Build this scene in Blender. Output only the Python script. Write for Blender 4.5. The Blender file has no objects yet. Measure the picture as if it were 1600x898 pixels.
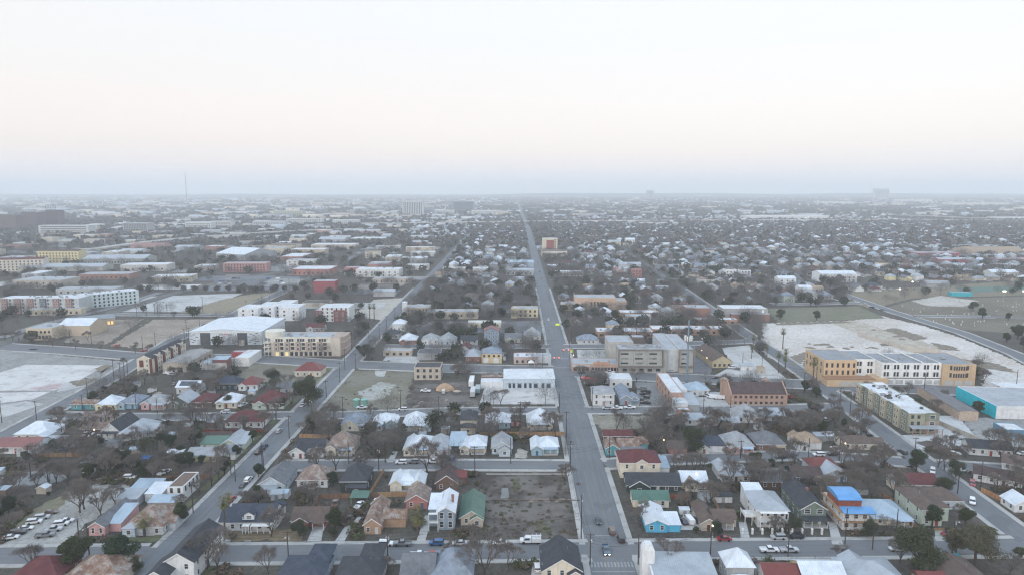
import bpy, math, random
import numpy as np
from mathutils import Vector
R = math.radians
random.seed(7)
rng = np.random.default_rng(11)
scene = bpy.context.scene
# ------------------------------------------------------------------ camera
CAMH, PITCH, F = 110.0, R(8.16), 1067.0
cam = bpy.data.objects.new('camera', bpy.data.cameras.new('camera'))
scene.collection.objects.link(cam)
cam.location = (0, 0, CAMH)
cam.rotation_euler = (R(90) - PITCH, 0, 0)
cam.data.sensor_width = 36.0
cam.data.lens = 36.0 * F / 1600
cam.data.clip_start = 1.0
cam.data.clip_end = 60000
scene.camera = cam
# ------------------------------------------------------------------ sky
SUN_EL, SUN_AZ = R(24), R(215)      # dusk light, from behind the viewpoint and to the left
w = bpy.data.worlds.new('World'); scene.world = w; w.use_nodes = True
nt = w.node_tree; nt.nodes.clear()
N = nt.nodes.new; L = nt.links.new
out = N('ShaderNodeOutputWorld'); bg1 = N('ShaderNodeBackground'); bg2 = N('ShaderNodeBackground'); addn = N('ShaderNodeAddShader')
sky = N('ShaderNodeTexSky'); sky.sky_type = 'NISHITA'; sky.sun_disc = False
sky.sun_elevation = SUN_EL; sky.sun_rotation = SUN_AZ; sky.dust_density = 2.0
L(sky.outputs[0], bg1.inputs[0]); bg1.inputs[1].default_value = 0.03
tc = N('ShaderNodeTexCoord'); sep = N('ShaderNodeSeparateXYZ'); L(tc.outputs['Generated'], sep.inputs[0])
asn = N('ShaderNodeMath'); asn.operation = 'ARCSINE'; L(sep.outputs[2], asn.inputs[0])
mr = N('ShaderNodeMapRange'); mr.inputs[1].default_value = 0.0; mr.inputs[2].default_value = R(90); L(asn.outputs[0], mr.inputs[0])
# faint veils of cloud push the bands up and down a little
mp = N('ShaderNodeMapping'); mp.inputs['Scale'].default_value = (1.6, 1.6, 22); L(tc.outputs['Generated'], mp.inputs[0])
cn = N('ShaderNodeTexNoise'); cn.inputs['Scale'].default_value = 1.4; cn.inputs['Detail'].default_value = 4; L(mp.outputs[0], cn.inputs['Vector'])
cm = N('ShaderNodeMath'); cm.operation = 'MULTIPLY_ADD'; cm.inputs[1].default_value = 0.05; cm.inputs[2].default_value = -0.025
L(cn.outputs['Fac'], cm.inputs[0])
ad = N('ShaderNodeMath'); ad.operation = 'ADD'; L(mr.outputs[0], ad.inputs[0]); L(cm.outputs[0], ad.inputs[1])
ramp = N('ShaderNodeValToRGB'); L(ad.outputs[0], ramp.inputs[0])
SKY = [(0.0, (0.715, 0.70, 0.72)), (0.018, (0.75, 0.70, 0.70)), (0.036, (0.79, 0.695, 0.665)), (0.070, (0.815, 0.735, 0.69)),
       (0.12, (0.79, 0.762, 0.735)), (0.19, (0.79, 0.80, 0.815)), (0.45, (0.84, 1.02, 1.24)), (1.0, (0.88, 1.14, 1.48))]
el = ramp.color_ramp.elements
while len(el) > 1: el.remove(el[-1])
el[0].position = SKY[0][0]; el[0].color = (*SKY[0][1], 1)
for p, c in SKY[1:]:
    e = el.new(p); e.color = (*c, 1)
ng = N('ShaderNodeMath'); ng.operation = 'MULTIPLY'; ng.inputs[1].default_value = -1.0; ng.use_clamp = True; L(sep.outputs[1], ng.inputs[0])
ngp = N('ShaderNodeMath'); ngp.operation = 'POWER'; ngp.inputs[1].default_value = 1.5; L(ng.outputs[0], ngp.inputs[0])
gm = N('ShaderNodeVectorMath'); gm.operation = 'SCALE'; gm.inputs[0].default_value = (0.55, 0.58, 0.64); L(ngp.outputs[0], gm.inputs['Scale'])   # brighter sky on the sunset side, behind the viewpoint
gadd = N('ShaderNodeVectorMath'); gadd.operation = 'ADD'; L(ramp.outputs[0], gadd.inputs[0]); L(gm.outputs[0], gadd.inputs[1])
L(gadd.outputs[0], bg2.inputs[0]); bg2.inputs[1].default_value = 1.0
L(bg1.outputs[0], addn.inputs[0]); L(bg2.outputs[0], addn.inputs[1]); L(addn.outputs[0], out.inputs[0])
sl = bpy.data.lights.new('sun', 'SUN'); sl.energy = 0.6; sl.angle = R(25); sl.color = (1.0, 0.9, 0.8)
so = bpy.data.objects.new('sun', sl); scene.collection.objects.link(so)
sd = Vector((math.sin(SUN_AZ) * math.cos(SUN_EL), math.cos(SUN_AZ) * math.cos(SUN_EL), math.sin(SUN_EL)))
so.rotation_euler = sd.to_track_quat('Z', 'Y').to_euler()
so.location = sd * 400
vs = scene.view_settings
vs.view_transform = 'Standard'; vs.look = 'None'; vs.gamma = 1.0; vs.exposure = 0.16; vs.use_curve_mapping = False
cy = scene.cycles
cy.use_denoising = True; cy.max_bounces = 5; cy.diffuse_bounces = 2; cy.glossy_bounces = 2
cy.transmission_bounces = 2; cy.volume_bounces = 2; cy.transparent_max_bounces = 8
cy.pixel_filter_type = 'BLACKMAN_HARRIS'; cy.filter_width = 1.2; cy.use_adaptive_sampling = True; cy.adaptive_threshold = 0.02
scene.render.use_persistent_data = False

# ------------------------------------------------------------------ photo point -> place on the ground
SP, CP = math.sin(PITCH), math.cos(PITCH)
def tt(py): return CAMH / (SP + (py - 449.0) / F * CP)
def G(px, py):
    t = tt(py)
    return (px - 800.0) / F * t, t * (CP - (py - 449.0) / F * SP)
def mpp(py): return tt(py) / F
def px_of(x, y, z=0.0):
    dz = z - CAMH
    dep = y * CP - dz * SP
    return 800 + F * x / dep, 449 - F * (y * SP + dz * CP) / dep

# ------------------------------------------------------------------ mesh helpers
COL = scene.collection
class MB:
    def __init__(s): s.v = []; s.f = []; s.m = []
    def face(s, pts, m=0):
        b = len(s.v); s.v += [tuple(p) for p in pts]; s.f.append(tuple(range(b, b + len(pts)))); s.m.append(m)
    def raw(s, v, f, m=0):
        b = len(s.v); s.v += [tuple(p) for p in v]
        for q in f: s.f.append(tuple(b + i for i in q)); s.m.append(m)
    def box(s, x0, y0, z0, x1, y1, z1, m=0):
        s.raw([(x0,y0,z0),(x1,y0,z0),(x1,y1,z0),(x0,y1,z0),(x0,y0,z1),(x1,y0,z1),(x1,y1,z1),(x0,y1,z1)],
              [(0,3,2,1),(4,5,6,7),(0,1,5,4),(1,2,6,5),(2,3,7,6),(3,0,4,7)], m)
    def taper(s, b, t, m=0):      # bottom rect (x0,y0,x1,y1,z) to top rect
        x0,y0,x1,y1,z = b; a0,b0,a1,b1,c = t
        s.raw([(x0,y0,z),(x1,y0,z),(x1,y1,z),(x0,y1,z),(a0,b0,c),(a1,b0,c),(a1,b1,c),(a0,b1,c)],
              [(0,3,2,1),(4,5,6,7),(0,1,5,4),(1,2,6,5),(2,3,7,6),(3,0,4,7)], m)
    def slab(s, q, th, m=0):      # thick quad, q top corners counter-clockwise seen from above
        lo = [(p[0], p[1], p[2] - th) for p in q]
        n = len(q)
        s.raw(list(q) + lo, [tuple(range(n)), tuple(range(2*n-1, n-1, -1))] + [(i, i+n, (i+1) % n + n, (i+1) % n) for i in range(n)], m)
    def cyl(s, x, y, z0, z1, r0, r1=None, n=8, m=0, cap=True):
        r1 = r0 if r1 is None else r1
        a = [2*math.pi*i/n for i in range(n)]
        v = [(x+r0*math.cos(t), y+r0*math.sin(t), z0) for t in a] + [(x+r1*math.cos(t), y+r1*math.sin(t), z1) for t in a]
        f = [(i, (i+1) % n, (i+1) % n + n, i+n) for i in range(n)]
        if cap: f += [tuple(range(2*n-1, n-1, -1))[::-1], tuple(range(n))[::-1]]
        s.raw(v, f, m)
    def tube(s, p, q, r0, r1, n=4, m=0):
        p = Vector(p); q = Vector(q); d = (q-p)
        if d.length < 1e-6: return
        d.normalize(); a = d.orthogonal().normalized(); b = d.cross(a)
        ring = [(a*math.cos(2*math.pi*i/n) + b*math.sin(2*math.pi*i/n)) for i in range(n)]
        s.raw([p + c*r0 for c in ring] + [q + c*r1 for c in ring], [(i, (i+1) % n, (i+1) % n + n, i+n) for i in range(n)], m)
    def mesh(s, name, mats):
        me = bpy.data.meshes.new(name)
        me.from_pydata(s.v, [], s.f)
        for mt in mats: me.materials.append(mt)
        if len(mats) > 1: me.polygons.foreach_set('material_index', s.m)
        me.update(); return me
    def build(s, name, mats, parent=None, loc=(0,0,0), rz=0.0):
        if not isinstance(mats, (list, tuple)): mats = [mats]
        return put(name, s.mesh(name, mats), parent, loc, rz)
def put(name, me, parent=None, loc=(0,0,0), rz=0.0, mat=None):
    o = bpy.data.objects.new(name, me); COL.objects.link(o)
    o.location = loc; o.rotation_euler = (0, 0, rz)
    if parent is not None: o.parent = parent
    if mat is not None: o.material_slots[0].link = 'OBJECT'; o.material_slots[0].material = mat
    return o
def empty(name, loc, rz=0.0):
    o = bpy.data.objects.new(name, None); COL.objects.link(o); o.location = loc; o.rotation_euler = (0, 0, rz)
    o.empty_display_size = 0.5; return o
def tag(o, label=None, cat=None, group=None, kind=None):
    if label: o['label'] = label
    if cat: o['category'] = cat
    if group: o['group'] = group
    if kind: o['kind'] = kind
    return o
def big_mesh(name, V, Fq, midx, mats):
    V = np.asarray(V, np.float32); Fq = np.asarray(Fq, np.int32)
    me = bpy.data.meshes.new(name)
    me.vertices.add(len(V)); me.vertices.foreach_set('co', V.ravel())
    n = Fq.shape[1]
    me.loops.add(Fq.size); me.loops.foreach_set('vertex_index', Fq.ravel())
    me.polygons.add(len(Fq)); me.polygons.foreach_set('loop_start', np.arange(0, Fq.size, n, dtype=np.int32))
    me.polygons.foreach_set('loop_total', np.full(len(Fq), n, np.int32))
    for m in mats: me.materials.append(m)
    me.polygons.foreach_set('material_index', np.asarray(midx, np.int32))
    me.update(calc_edges=True)
    o = bpy.data.objects.new(name, me); COL.objects.link(o); return o

# ------------------------------------------------------------------ materials
_M = {}
def M(kind, col=(0.5,0.5,0.5), **k):
    key = (kind, tuple(col), tuple(sorted(k.items())))
    if key in _M: return _M[key]
    m = bpy.data.materials.new(kind); m.use_nodes = True; _M[key] = m
    t = m.node_tree; nn = t.nodes; b = nn['Principled BSDF']; ln = t.links.new
    def nd(ty, **kw):
        n = nn.new(ty)
        for a, v in kw.items(): setattr(n, a, v)
        return n
    geo = nd('ShaderNodeNewGeometry'); tco = nd('ShaderNodeTexCoord')
    def noise(sc, det=4, rough=0.6, vec=None, scl=None):
        n = nd('ShaderNodeTexNoise'); n.inputs['Scale'].default_value = sc; n.inputs['Detail'].default_value = det; n.inputs['Roughness'].default_value = rough
        src = vec or geo.outputs['Position']
        if scl:
            mpn = nd('ShaderNodeMapping'); mpn.inputs['Scale'].default_value = scl; ln(src, mpn.inputs[0]); src = mpn.outputs[0]
        ln(src, n.inputs['Vector']); return n.outputs['Fac']
    def rmp(fac, stops):
        r = nd('ShaderNodeValToRGB'); e = r.color_ramp.elements
        e[0].position = stops[0][0]; e[0].color = (*stops[0][1], 1); e[1].position = stops[-1][0]; e[1].color = (*stops[-1][1], 1)
        for p, c in stops[1:-1]:
            q = e.new(p); q.color = (*c, 1)
        ln(fac, r.inputs[0]); return r.outputs[0]
    def mix(f, a, c, mode='MIX'):
        x = nd('ShaderNodeMix', data_type='RGBA', blend_type=mode)
        for i, s in ((0, f), (6, a), (7, c)):
            if isinstance(s, (int, float)): x.inputs[i].default_value = s
            elif isinstance(s, tuple): x.inputs[i].default_value = (*s, 1)
            else: ln(s, x.inputs[i])
        return x.outputs[2]
    def sc(c, f): return tuple(min(1, x*f) for x in c)
    if kind in ('wall', 'brick', 'stucco', 'siding', 'rust') and max(col) > .2 and not (col[2] > 2.5*col[0]):
        l_ = .3*col[0]+.6*col[1]+.1*col[2]; col = tuple(l_+(c_-l_)*.74 for c_ in col)
    ro = 0.85; b.inputs['Specular IOR Level'].default_value = 0.25
    base = None
    if kind in ('wall', 'stucco', 'siding'):
        base = rmp(noise(0.5, 5), [(0.3, sc(col, 0.80)), (0.5, col), (0.75, sc(col, 1.07))])
        base = mix(mul_fac(nd, ln, noise(1.3, 3, scl=(1,1,0.15)), 0.6), base, sc(col, 0.62))
    elif kind == 'brick':
        br = nd('ShaderNodeTexBrick'); br.inputs['Scale'].default_value = 2.0; ln(tco.outputs['Object'], br.inputs['Vector'])
        br.inputs['Color1'].default_value = (*col, 1); br.inputs['Color2'].default_value = (*sc(col, 0.75), 1); br.inputs['Mortar'].default_value = (*sc(col, 1.2), 1)
        base = mix(0.5, br.outputs[0], rmp(noise(0.35, 5), [(0.3, sc(col, 0.75)), (0.7, sc(col, 1.15))]))
    elif kind == 'shingle':
        base = rmp(noise(0.45, 6, 0.7), [(0.28, sc(col, 0.55)), (0.5, col), (0.75, sc(col, 1.7))])
        base = mix(0.35, base, rmp(noise(6, 2), [(0.3, sc(col, 0.6)), (0.7, sc(col, 1.6))]))
        ro = 0.9
    elif kind in ('metal', 'rust'):
        sp = nd('ShaderNodeSeparateXYZ'); ln(tco.outputs['Object'], sp.inputs[0])
        sn = nd('ShaderNodeSeparateXYZ'); ln(tco.outputs['Normal'], sn.inputs[0])
        ax = nd('ShaderNodeMath', operation='ABSOLUTE'); ln(sn.outputs[0], ax.inputs[0])
        ay = nd('ShaderNodeMath', operation='ABSOLUTE'); ln(sn.outputs[1], ay.inputs[0])
        gt = nd('ShaderNodeMath', operation='GREATER_THAN'); ln(ax.outputs[0], gt.inputs[0]); ln(ay.outputs[0], gt.inputs[1])
        sel = nd('ShaderNodeMix', data_type='FLOAT'); ln(gt.outputs[0], sel.inputs[0]); ln(sp.outputs[0], sel.inputs[2]); ln(sp.outputs[1], sel.inputs[3])
        mm = nd('ShaderNodeMath', operation='MULTIPLY'); ln(sel.outputs[0], mm.inputs[0]); mm.inputs[1].default_value = 1.6
        fr = nd('ShaderNodeMath', operation='FRACT'); ln(mm.outputs[0], fr.inputs[0])
        seam = nd('ShaderNodeMath', operation='GREATER_THAN'); ln(fr.outputs[0], seam.inputs[0]); seam.inputs[1].default_value = 0.86
        sm = nd('ShaderNodeMath', operation='MULTIPLY'); ln(seam.outputs[0], sm.inputs[0]); sm.inputs[1].default_value = 0.32
        if kind == 'metal':
            base = rmp(noise(0.25, 5), [(0.3, sc(col, 0.82)), (0.5, col), (0.75, sc(col, 1.12))])
            base = mix(mul_fac(nd, ln, noise(0.9, 4), 0.5), base, (col[0]*0.7, col[1]*0.66, col[2]*0.62))
        else:
            base = rmp(noise(0.45, 7, 0.75), [(0.28, sc(col, 0.5)), (0.42, col), (0.52, (0.23,0.165,0.125)), (0.6, (0.30,0.29,0.28)), (0.75, sc(col, 0.8))])
        base = mix(sm.outputs[0], base, sc(col, 0.5))
        ro = 0.42 if kind == 'metal' else 0.8
        b.inputs['Metallic'].default_value = 0.15 if kind == 'metal' else 0
    elif kind == 'flatroof':
        base = rmp(noise(0.12, 6, 0.7), [(0.3, sc(col, 0.72)), (0.5, col), (0.7, sc(col, 1.1))])
        base = mix(mul_fac(nd, ln, noise(0.6, 5), 0.6), base, sc(col, 0.6)); ro = 0.8
    elif kind == 'ground':
        a = rmp(noise(0.018, 9, 0.66), [(0.30, (0.026,0.023,0.020)), (0.43, (0.047,0.042,0.037)), (0.52, (0.056,0.057,0.038)), (0.62, (0.10,0.091,0.079)), (0.76, (0.19,0.175,0.155))])
        a = mix(rmp(noise(0.11, 6, 0.7), [(0.44, (0,0,0)), (0.62, (0.8,0.8,0.8))]), a, (0.085,0.074,0.063))
        a = mix(rmp(noise(0.07, 5, 0.7, scl=(1,2.2,1)), [(0.56, (0,0,0)), (0.66, (0.7,0.7,0.7))]), a, (0.040,0.046,0.024))
        a = mix(rmp(noise(0.28, 8, 0.8), [(0.47, (0,0,0)), (0.64, (0.75,0.75,0.75))]), a, (0.15,0.138,0.122))
        a = mix(rmp(noise(0.19, 7, 0.75, scl=(1.3,1,1)), [(0.52, (0,0,0)), (0.66, (0.8,0.8,0.8))]), a, (0.036,0.029,0.024))
        base = mix(0.4, a, rmp(noise(0.8, 7, 0.85), [(0.35, (0.018,0.015,0.012)), (0.5, (0.07,0.06,0.048)), (0.70, (0.22,0.20,0.17))]))
        ro = 0.95
    elif kind == 'lot':
        c2 = k.get('c2', sc(col, 0.6)); s = k.get('s', 0.06)
        f = noise(s, 8, 0.65)
        e = k.get('e', 0.0)
        a = rmp(f, [(0.42 + e, col), (0.60 + e, c2)])
        base = mix(0.5, a, rmp(noise(0.45, 9, 0.88), [(0.36, sc(c2, 0.3)), (0.5, col), (0.66, sc(col, 1.8))]))
        ro = 0.95
    elif kind == 'slab':
        a = rmp(noise(0.05, 7, 0.7), [(0.3, sc(col, 0.7)), (0.5, col), (0.7, sc(col, 1.12))])
        f = noise(0.16, 8, 0.75)
        base = mix(rmp(f, [(0.52, (0,0,0)), (0.62, (0.7,0.7,0.7))]), a, sc(col, 0.55)); ro = 0.9
    elif kind == 'road':
        a = rmp(noise(0.03, 6, 0.6), [(0.3, sc(col, 0.82)), (0.6, col), (0.8, sc(col, 1.15))])
        f = noise(0.5, 5, 0.7, scl=(1.6,0.07,1) if k.get('ax') == 'y' else (0.07,1.6,1))
        a = mix(0.35, a, rmp(f, [(0.3, sc(col, 0.6)), (0.7, sc(col, 1.3))]))
        f2 = noise(0.09, 3, 0.4)
        a = mix(mul_fac(nd, ln, noise(0.22, 8, 0.8), 0.35), a, sc(col, 0.62))
        base = mix(rmp(f2, [(0.62, (0,0,0)), (0.63, (0.4,0.4,0.4))]), a, sc(col, 0.6)); ro = 0.8
    elif kind == 'bark':
        base = rmp(noise(2.0, 4), [(0.3, sc(col, 0.6)), (0.7, sc(col, 1.3))]); ro = 0.95
    elif kind == 'leaf':
        oi = nd('ShaderNodeObjectInfo')
        a = rmp(noise(0.9, 3), [(0.3, sc(col, 0.6)), (0.5, col), (0.75, (col[0]*1.6, col[1]*1.45, col[2]*1.1))])
        base = mix(mulr(nd, ln, oi.outputs['Random'], 0.45), a, (col[0]*1.5, col[1]*1.2, col[2]*0.9)); ro = 0.8
    elif kind == 'twig':
        oi = nd('ShaderNodeObjectInfo')
        a = rmp(noise(k.get('ns', 0.15), 4, 0.7), [(0.3, sc(col, 0.65)), (0.5, col), (0.75, sc(col, 1.5))])
        base = mix(mulr(nd, ln, oi.outputs['Random'], 0.6), a, (col[0]*1.5, col[1]*1.35, col[2]*1.2)); ro = 0.95
    elif kind == 'glass':
        base = rmp(noise(0.4, 2), [(0.35, sc(col, 0.6)), (0.7, sc(col, 1.8))]); ro = 0.15; b.inputs['Specular IOR Level'].default_value = 0.6
    elif kind == 'paint':      # car paint
        base = mix(0.25, col, rmp(noise(1.2, 3), [(0.3, sc(col, 0.7)), (0.7, col)])); ro = 0.3; b.inputs['Specular IOR Level'].default_value = 0.5
        b.inputs['Coat Weight'].default_value = 0.5
    elif kind == 'wood':
        base = rmp(noise(1.5, 4, 0.7, scl=(1,1,0.2)), [(0.3, sc(col, 0.55)), (0.5, col), (0.75, sc(col, 1.35))]); ro = 0.9
    elif kind == 'glow':
        b.inputs['Base Color'].default_value = (*col, 1); b.inputs['Emission Color'].default_value = (*col, 1); b.inputs['Emission Strength'].default_value = k.get('e', 3.0); return m
    elif kind == 'plain':
        base = rmp(noise(0.8, 3), [(0.3, sc(col, 0.8)), (0.7, sc(col, 1.1))])
    ln(base, b.inputs['Base Color']) if base is not None else None
    b.inputs['Roughness'].default_value = ro
    return m
def mul_fac(nd, ln, fac, s):   # turns a noise into a patchy 0..s factor
    a = nd('ShaderNodeMapRange'); a.inputs[1].default_value = 0.5; a.inputs[2].default_value = 0.75; a.inputs[4].default_value = s; ln(fac, a.inputs[0]); return a.outputs[0]
def mulr(nd, ln, fac, s):
    a = nd('ShaderNodeMath', operation='MULTIPLY'); ln(fac, a.inputs[0]); a.inputs[1].default_value = s; return a.outputs[0]

RC = dict(white=('metal',(0.58,0.62,0.66)), silver=('metal',(0.33,0.36,0.39)), bluem=('metal',(0.33,0.41,0.48)), bluegrey=('shingle',(0.19,0.22,0.26)),
          slate=('shingle',(0.045,0.055,0.075)), char=('shingle',(0.045,0.048,0.055)), grey=('shingle',(0.13,0.135,0.145)), brown=('shingle',(0.105,0.078,0.066)),
          dbrown=('shingle',(0.07,0.05,0.048)), tan=('shingle',(0.28,0.21,0.15)), red=('metal',(0.16,0.045,0.04)), dred=('shingle',(0.10,0.035,0.036)), lgrey=('shingle',(0.26,0.27,0.28)),
          salmon=('metal',(0.23,0.10,0.09)), green=('metal',(0.075,0.15,0.115)), rust=('rust',(0.165,0.095,0.07)), rustg=('rust',(0.17,0.13,0.12)), wroof=('flatroof',(0.54,0.56,0.58)),
          groof=('flatroof',(0.33,0.35,0.37)), broof=('flatroof',(0.16,0.115,0.09)), droof=('flatroof',(0.06,0.06,0.065)), blue=('metal',(0.06,0.25,0.6)))
WC = dict(white=(0.62,0.63,0.63), cream=(0.66,0.58,0.43), yellow=(0.68,0.60,0.28), pink=(0.60,0.30,0.29), blue=(0.25,0.42,0.52), sky=(0.10,0.42,0.62), pblue=(0.44,0.53,0.60),
          bg=(0.24,0.31,0.38), sage=(0.15,0.185,0.155), pgreen=(0.42,0.50,0.40), tanb=(0.42,0.24,0.13), beige=(0.48,0.40,0.31), brown=(0.16,0.10,0.075), dark=(0.04,0.055,0.055),
          grey=(0.33,0.34,0.35), lgrey=(0.52,0.53,0.54), teal=(0.10,0.30,0.34), peach=(0.43,0.25,0.17), orange=(0.50,0.32,0.17), red=(0.28,0.045,0.05), turq=(0.03,0.50,0.58), brick=(0.30,0.12,0.08), salmon=(0.50,0.17,0.14))
def roofm(n): return M(*RC[n])
def wallm(n, kind='wall'): return M(kind, WC[n])
GLASS = M('glass', (0.035,0.04,0.048)); TRIM = M('plain', (0.68,0.68,0.66)); DTRIM = M('plain', (0.09,0.085,0.08)); TYRE = M('plain', (0.02,0.02,0.02))
WOOD = M('wood', (0.20,0.12,0.075)); WOOD2 = M('wood', (0.32,0.20,0.11)); CONC = M('slab', (0.40,0.395,0.38)); STEEL = M('plain', (0.3,0.31,0.32)); POLE = M('wood', (0.06,0.045,0.038))

# ------------------------------------------------------------------ occupancy of the ground (keeps trees and houses off streets and each other)
OX0, OY0, OC = -1400.0, 100.0, 2.0
OCC = np.zeros((1700, 1500), bool)   # [y, x]
gy, gx = np.mgrid[0:OCC.shape[0], 0:OCC.shape[1]]
GX = OX0 + (gx + .5) * OC; GY = OY0 + (gy + .5) * OC
def _win(x0, x1, y0, y1):
    a = max(0, int((x0-OX0)/OC)); b = min(OCC.shape[1], int((x1-OX0)/OC)+1); c = max(0, int((y0-OY0)/OC)); d = min(OCC.shape[0], int((y1-OY0)/OC)+1)
    return slice(c, max(c,d)), slice(a, max(a,b))
def mark_rect(x0, x1, y0, y1): OCC[_win(x0, x1, y0, y1)] = True
def mark_seg(p, q, r):
    w_ = _win(min(p[0],q[0])-r, max(p[0],q[0])+r, min(p[1],q[1])-r, max(p[1],q[1])+r)
    X = GX[w_]; Y = GY[w_]; dx, dy = q[0]-p[0], q[1]-p[1]; l2 = dx*dx+dy*dy+1e-9
    t = np.clip(((X-p[0])*dx+(Y-p[1])*dy)/l2, 0, 1)
    OCC[w_] |= (X-p[0]-t*dx)**2 + (Y-p[1]-t*dy)**2 < r*r
def in_poly(X, Y, P):
    r = np.zeros(np.shape(X), bool); n = len(P)
    for i in range(n):
        (x1, y1), (x2, y2) = P[i], P[(i+1) % n]
        c = ((y1 > Y) != (y2 > Y)) & (X < (x2-x1)*(Y-y1)/((y2-y1) or 1e-9)+x1)
        r ^= c
    return r
def mark_poly(P):
    xs = [p[0] for p in P]; ys = [p[1] for p in P]; w_ = _win(min(xs), max(xs), min(ys), max(ys))
    OCC[w_] |= in_poly(GX[w_], GY[w_], P)
def busy(x, y, r=0):
    i = int((y-OY0)/OC); j = int((x-OX0)/OC); k = int(r/OC)
    if i < 0 or j < 0 or i >= OCC.shape[0] or j >= OCC.shape[1]: return False
    return bool(OCC[max(0,i-k):i+k+1, max(0,j-k):j+k+1].any())
# ================================================================== THE SETTING
FAR = 15000.0
g = MB()
gs = np.linspace(-14000, 14000, 29); gyv = [60] + list(np.linspace(1000, FAR, 15))
for i in range(28):
    for j in range(15):
        g.face([(gs[i],gyv[j],0),(gs[i+1],gyv[j],0),(gs[i+1],gyv[j+1],0),(gs[i],gyv[j+1],0)])
tag(g.build('ground', M('ground')), kind='structure')
# far rising ground on the horizon
h = MB()
nx = 120; hx = np.linspace(-13500, 13500, nx)
def hz(x, b): return max(6, 34 + 13*math.sin(x/2300+b) + 9*math.sin(x/900+b*3) + 5*math.sin(x/410+b))
for i in range(nx-1):
    for b, (ya, yb, yc) in enumerate(((9000, 11500, 13000),)):
        h.face([(hx[i],ya,0.3),(hx[i+1],ya,0.3),(hx[i+1],yb,hz(hx[i+1],b)),(hx[i],yb,hz(hx[i],b))])
        h.face([(hx[i],yb,hz(hx[i],b)),(hx[i+1],yb,hz(hx[i+1],b)),(hx[i+1],yc,0.3),(hx[i],yc,0.3)])
tag(h.build('hills', M('twig', (0.07,0.08,0.07), ns=0.006)), kind='structure')

# ------------------------------------------------------------------ streets
ASP = M('road', (0.150,0.158,0.168), ax='y'); ASPX = M('road', (0.155,0.160,0.166), ax='x'); ASPL = M('road', (0.20,0.205,0.205), ax='x')
ROADS = []   # (points, halfwidth)
zr = [0.150]
def road(name, pts, width, mat, world=False, walk=True, mark=True):
    P = list(pts) if world else [G(*p) for p in pts]
    zr[0] += 0.004; z = zr[0]
    m = MB(); L_, R_ = [], []
    for i, p in enumerate(P):
        a = P[max(0, i-1)]; b = P[min(len(P)-1, i+1)]
        d = Vector((b[0]-a[0], b[1]-a[1])).normalized(); n = Vector((-d.y, d.x)) * width/2
        L_.append((p[0]+n.x, p[1]+n.y, z)); R_.append((p[0]-n.x, p[1]-n.y, z))
    for i in range(len(P)-1): m.face([R_[i], R_[i+1], L_[i+1], L_[i]])
    tag(m.build(name, mat), kind='structure')
    ROADS.append((P, width/2, walk))
    for i in range(len(P)-1):
        mark_seg(P[i], P[i+1], width/2 + 2.5)
    return P
def avx(Y): return 27.9 + 0.0089*Y if Y < 1900 else 44.8
AV = road('avenue', [(avx(y), y) for y in (110, 400, 800, 1300, 1900, 3000, 6000)], 13.4, ASP, world=True)
SB = road('cross_street', [(-260,190.0),(-155,193.5),(0,196.3),(160,199),(300,200)], 9.6, ASPX, world=True)
road('cross_street', [(436,727),(700,726),(890,727)], 8.6, ASPX)
road('cross_street', [(944,725),(1040,718),(1240,711),(1340,716),(1440,724),(1600,734)], 8.2, ASPX)
road('cross_street', [(60,647),(180,651),(300,651),(478,648)], 8.5, ASPX)
road('cross_street', [(484,650),(600,646),(700,642),(872,641)], 8.6, ASPX)
road('cross_street', [(915,641),(1100,640),(1240,637),(1330,634)], 8.8, ASPX)
road('main_street', [(-90,527),(0,541),(110,548),(220,557),(400,560),(540,569),(640,573),(700,575),(868,578)], 17, ASPX)
road('main_street', [(872,580),(940,585),(1095,592),(1232,599),(1420,607),(1600,614),(1800,622)], 17, ASPX)
road('cross_street', [(600,541),(780,541),(866,541)], 9, ASPX)
road('cross_street', [(868,541),(1000,541),(1060,537),(1180,533)], 10, ASPX)
road('cross_street', [(175,491),(250,492),(355,492)], 9, ASPX)
road('side_street', [(x, y) for x, y in ((-105.5,120),(-104.5,220),(-104,420),(-105,700),(-104,1300),(-100,2400))], 10.4, ASP, world=True)
road('side_street', [(-233,200),(-229,300),(-233,360),(-244,450),(-250,490),(-247,600),(-250,760),(-258,960),(-265,1300)], 9.8, ASP, world=True)
road('side_street', [(160,120),(163,200),(167,260),(172,330),(176,400),(180,500),(186,670),(191,790),(197,1000),(215,1700)], 9.2, ASP, world=True)
road('side_street', [(300,340),(326,400),(340,450),(349,519),(346,612),(352,745),(368,880),(395,1200)], 9.5, ASP, world=True)
road('side_street', [(470,560),(430,585),(356,590)], 7.5, ASP, world=True)
road('cross_street', [(1205,475),(1270,475),(1345,473)], 8, ASPX)
road('cross_street', [(645,470),(750,471),(848,470)], 8, ASPX)
road('cross_street', [(556,437),(700,438),(842,436)], 8, ASPX)
road('cross_street', [(858,438),(1000,437),(1180,433)], 8, ASPX)
# rail corridor at the far left
road('railway', [(-60,556),(0,538),(85,511),(175,488),(280,456),(360,438),(470,420)], 14, M('lot', (0.11,0.105,0.10), c2=(0.17,0.16,0.15)), walk=False)
road('path', [(0,528),(60,508),(170,482),(250,457)], 9, ASPL, walk=False)
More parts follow.
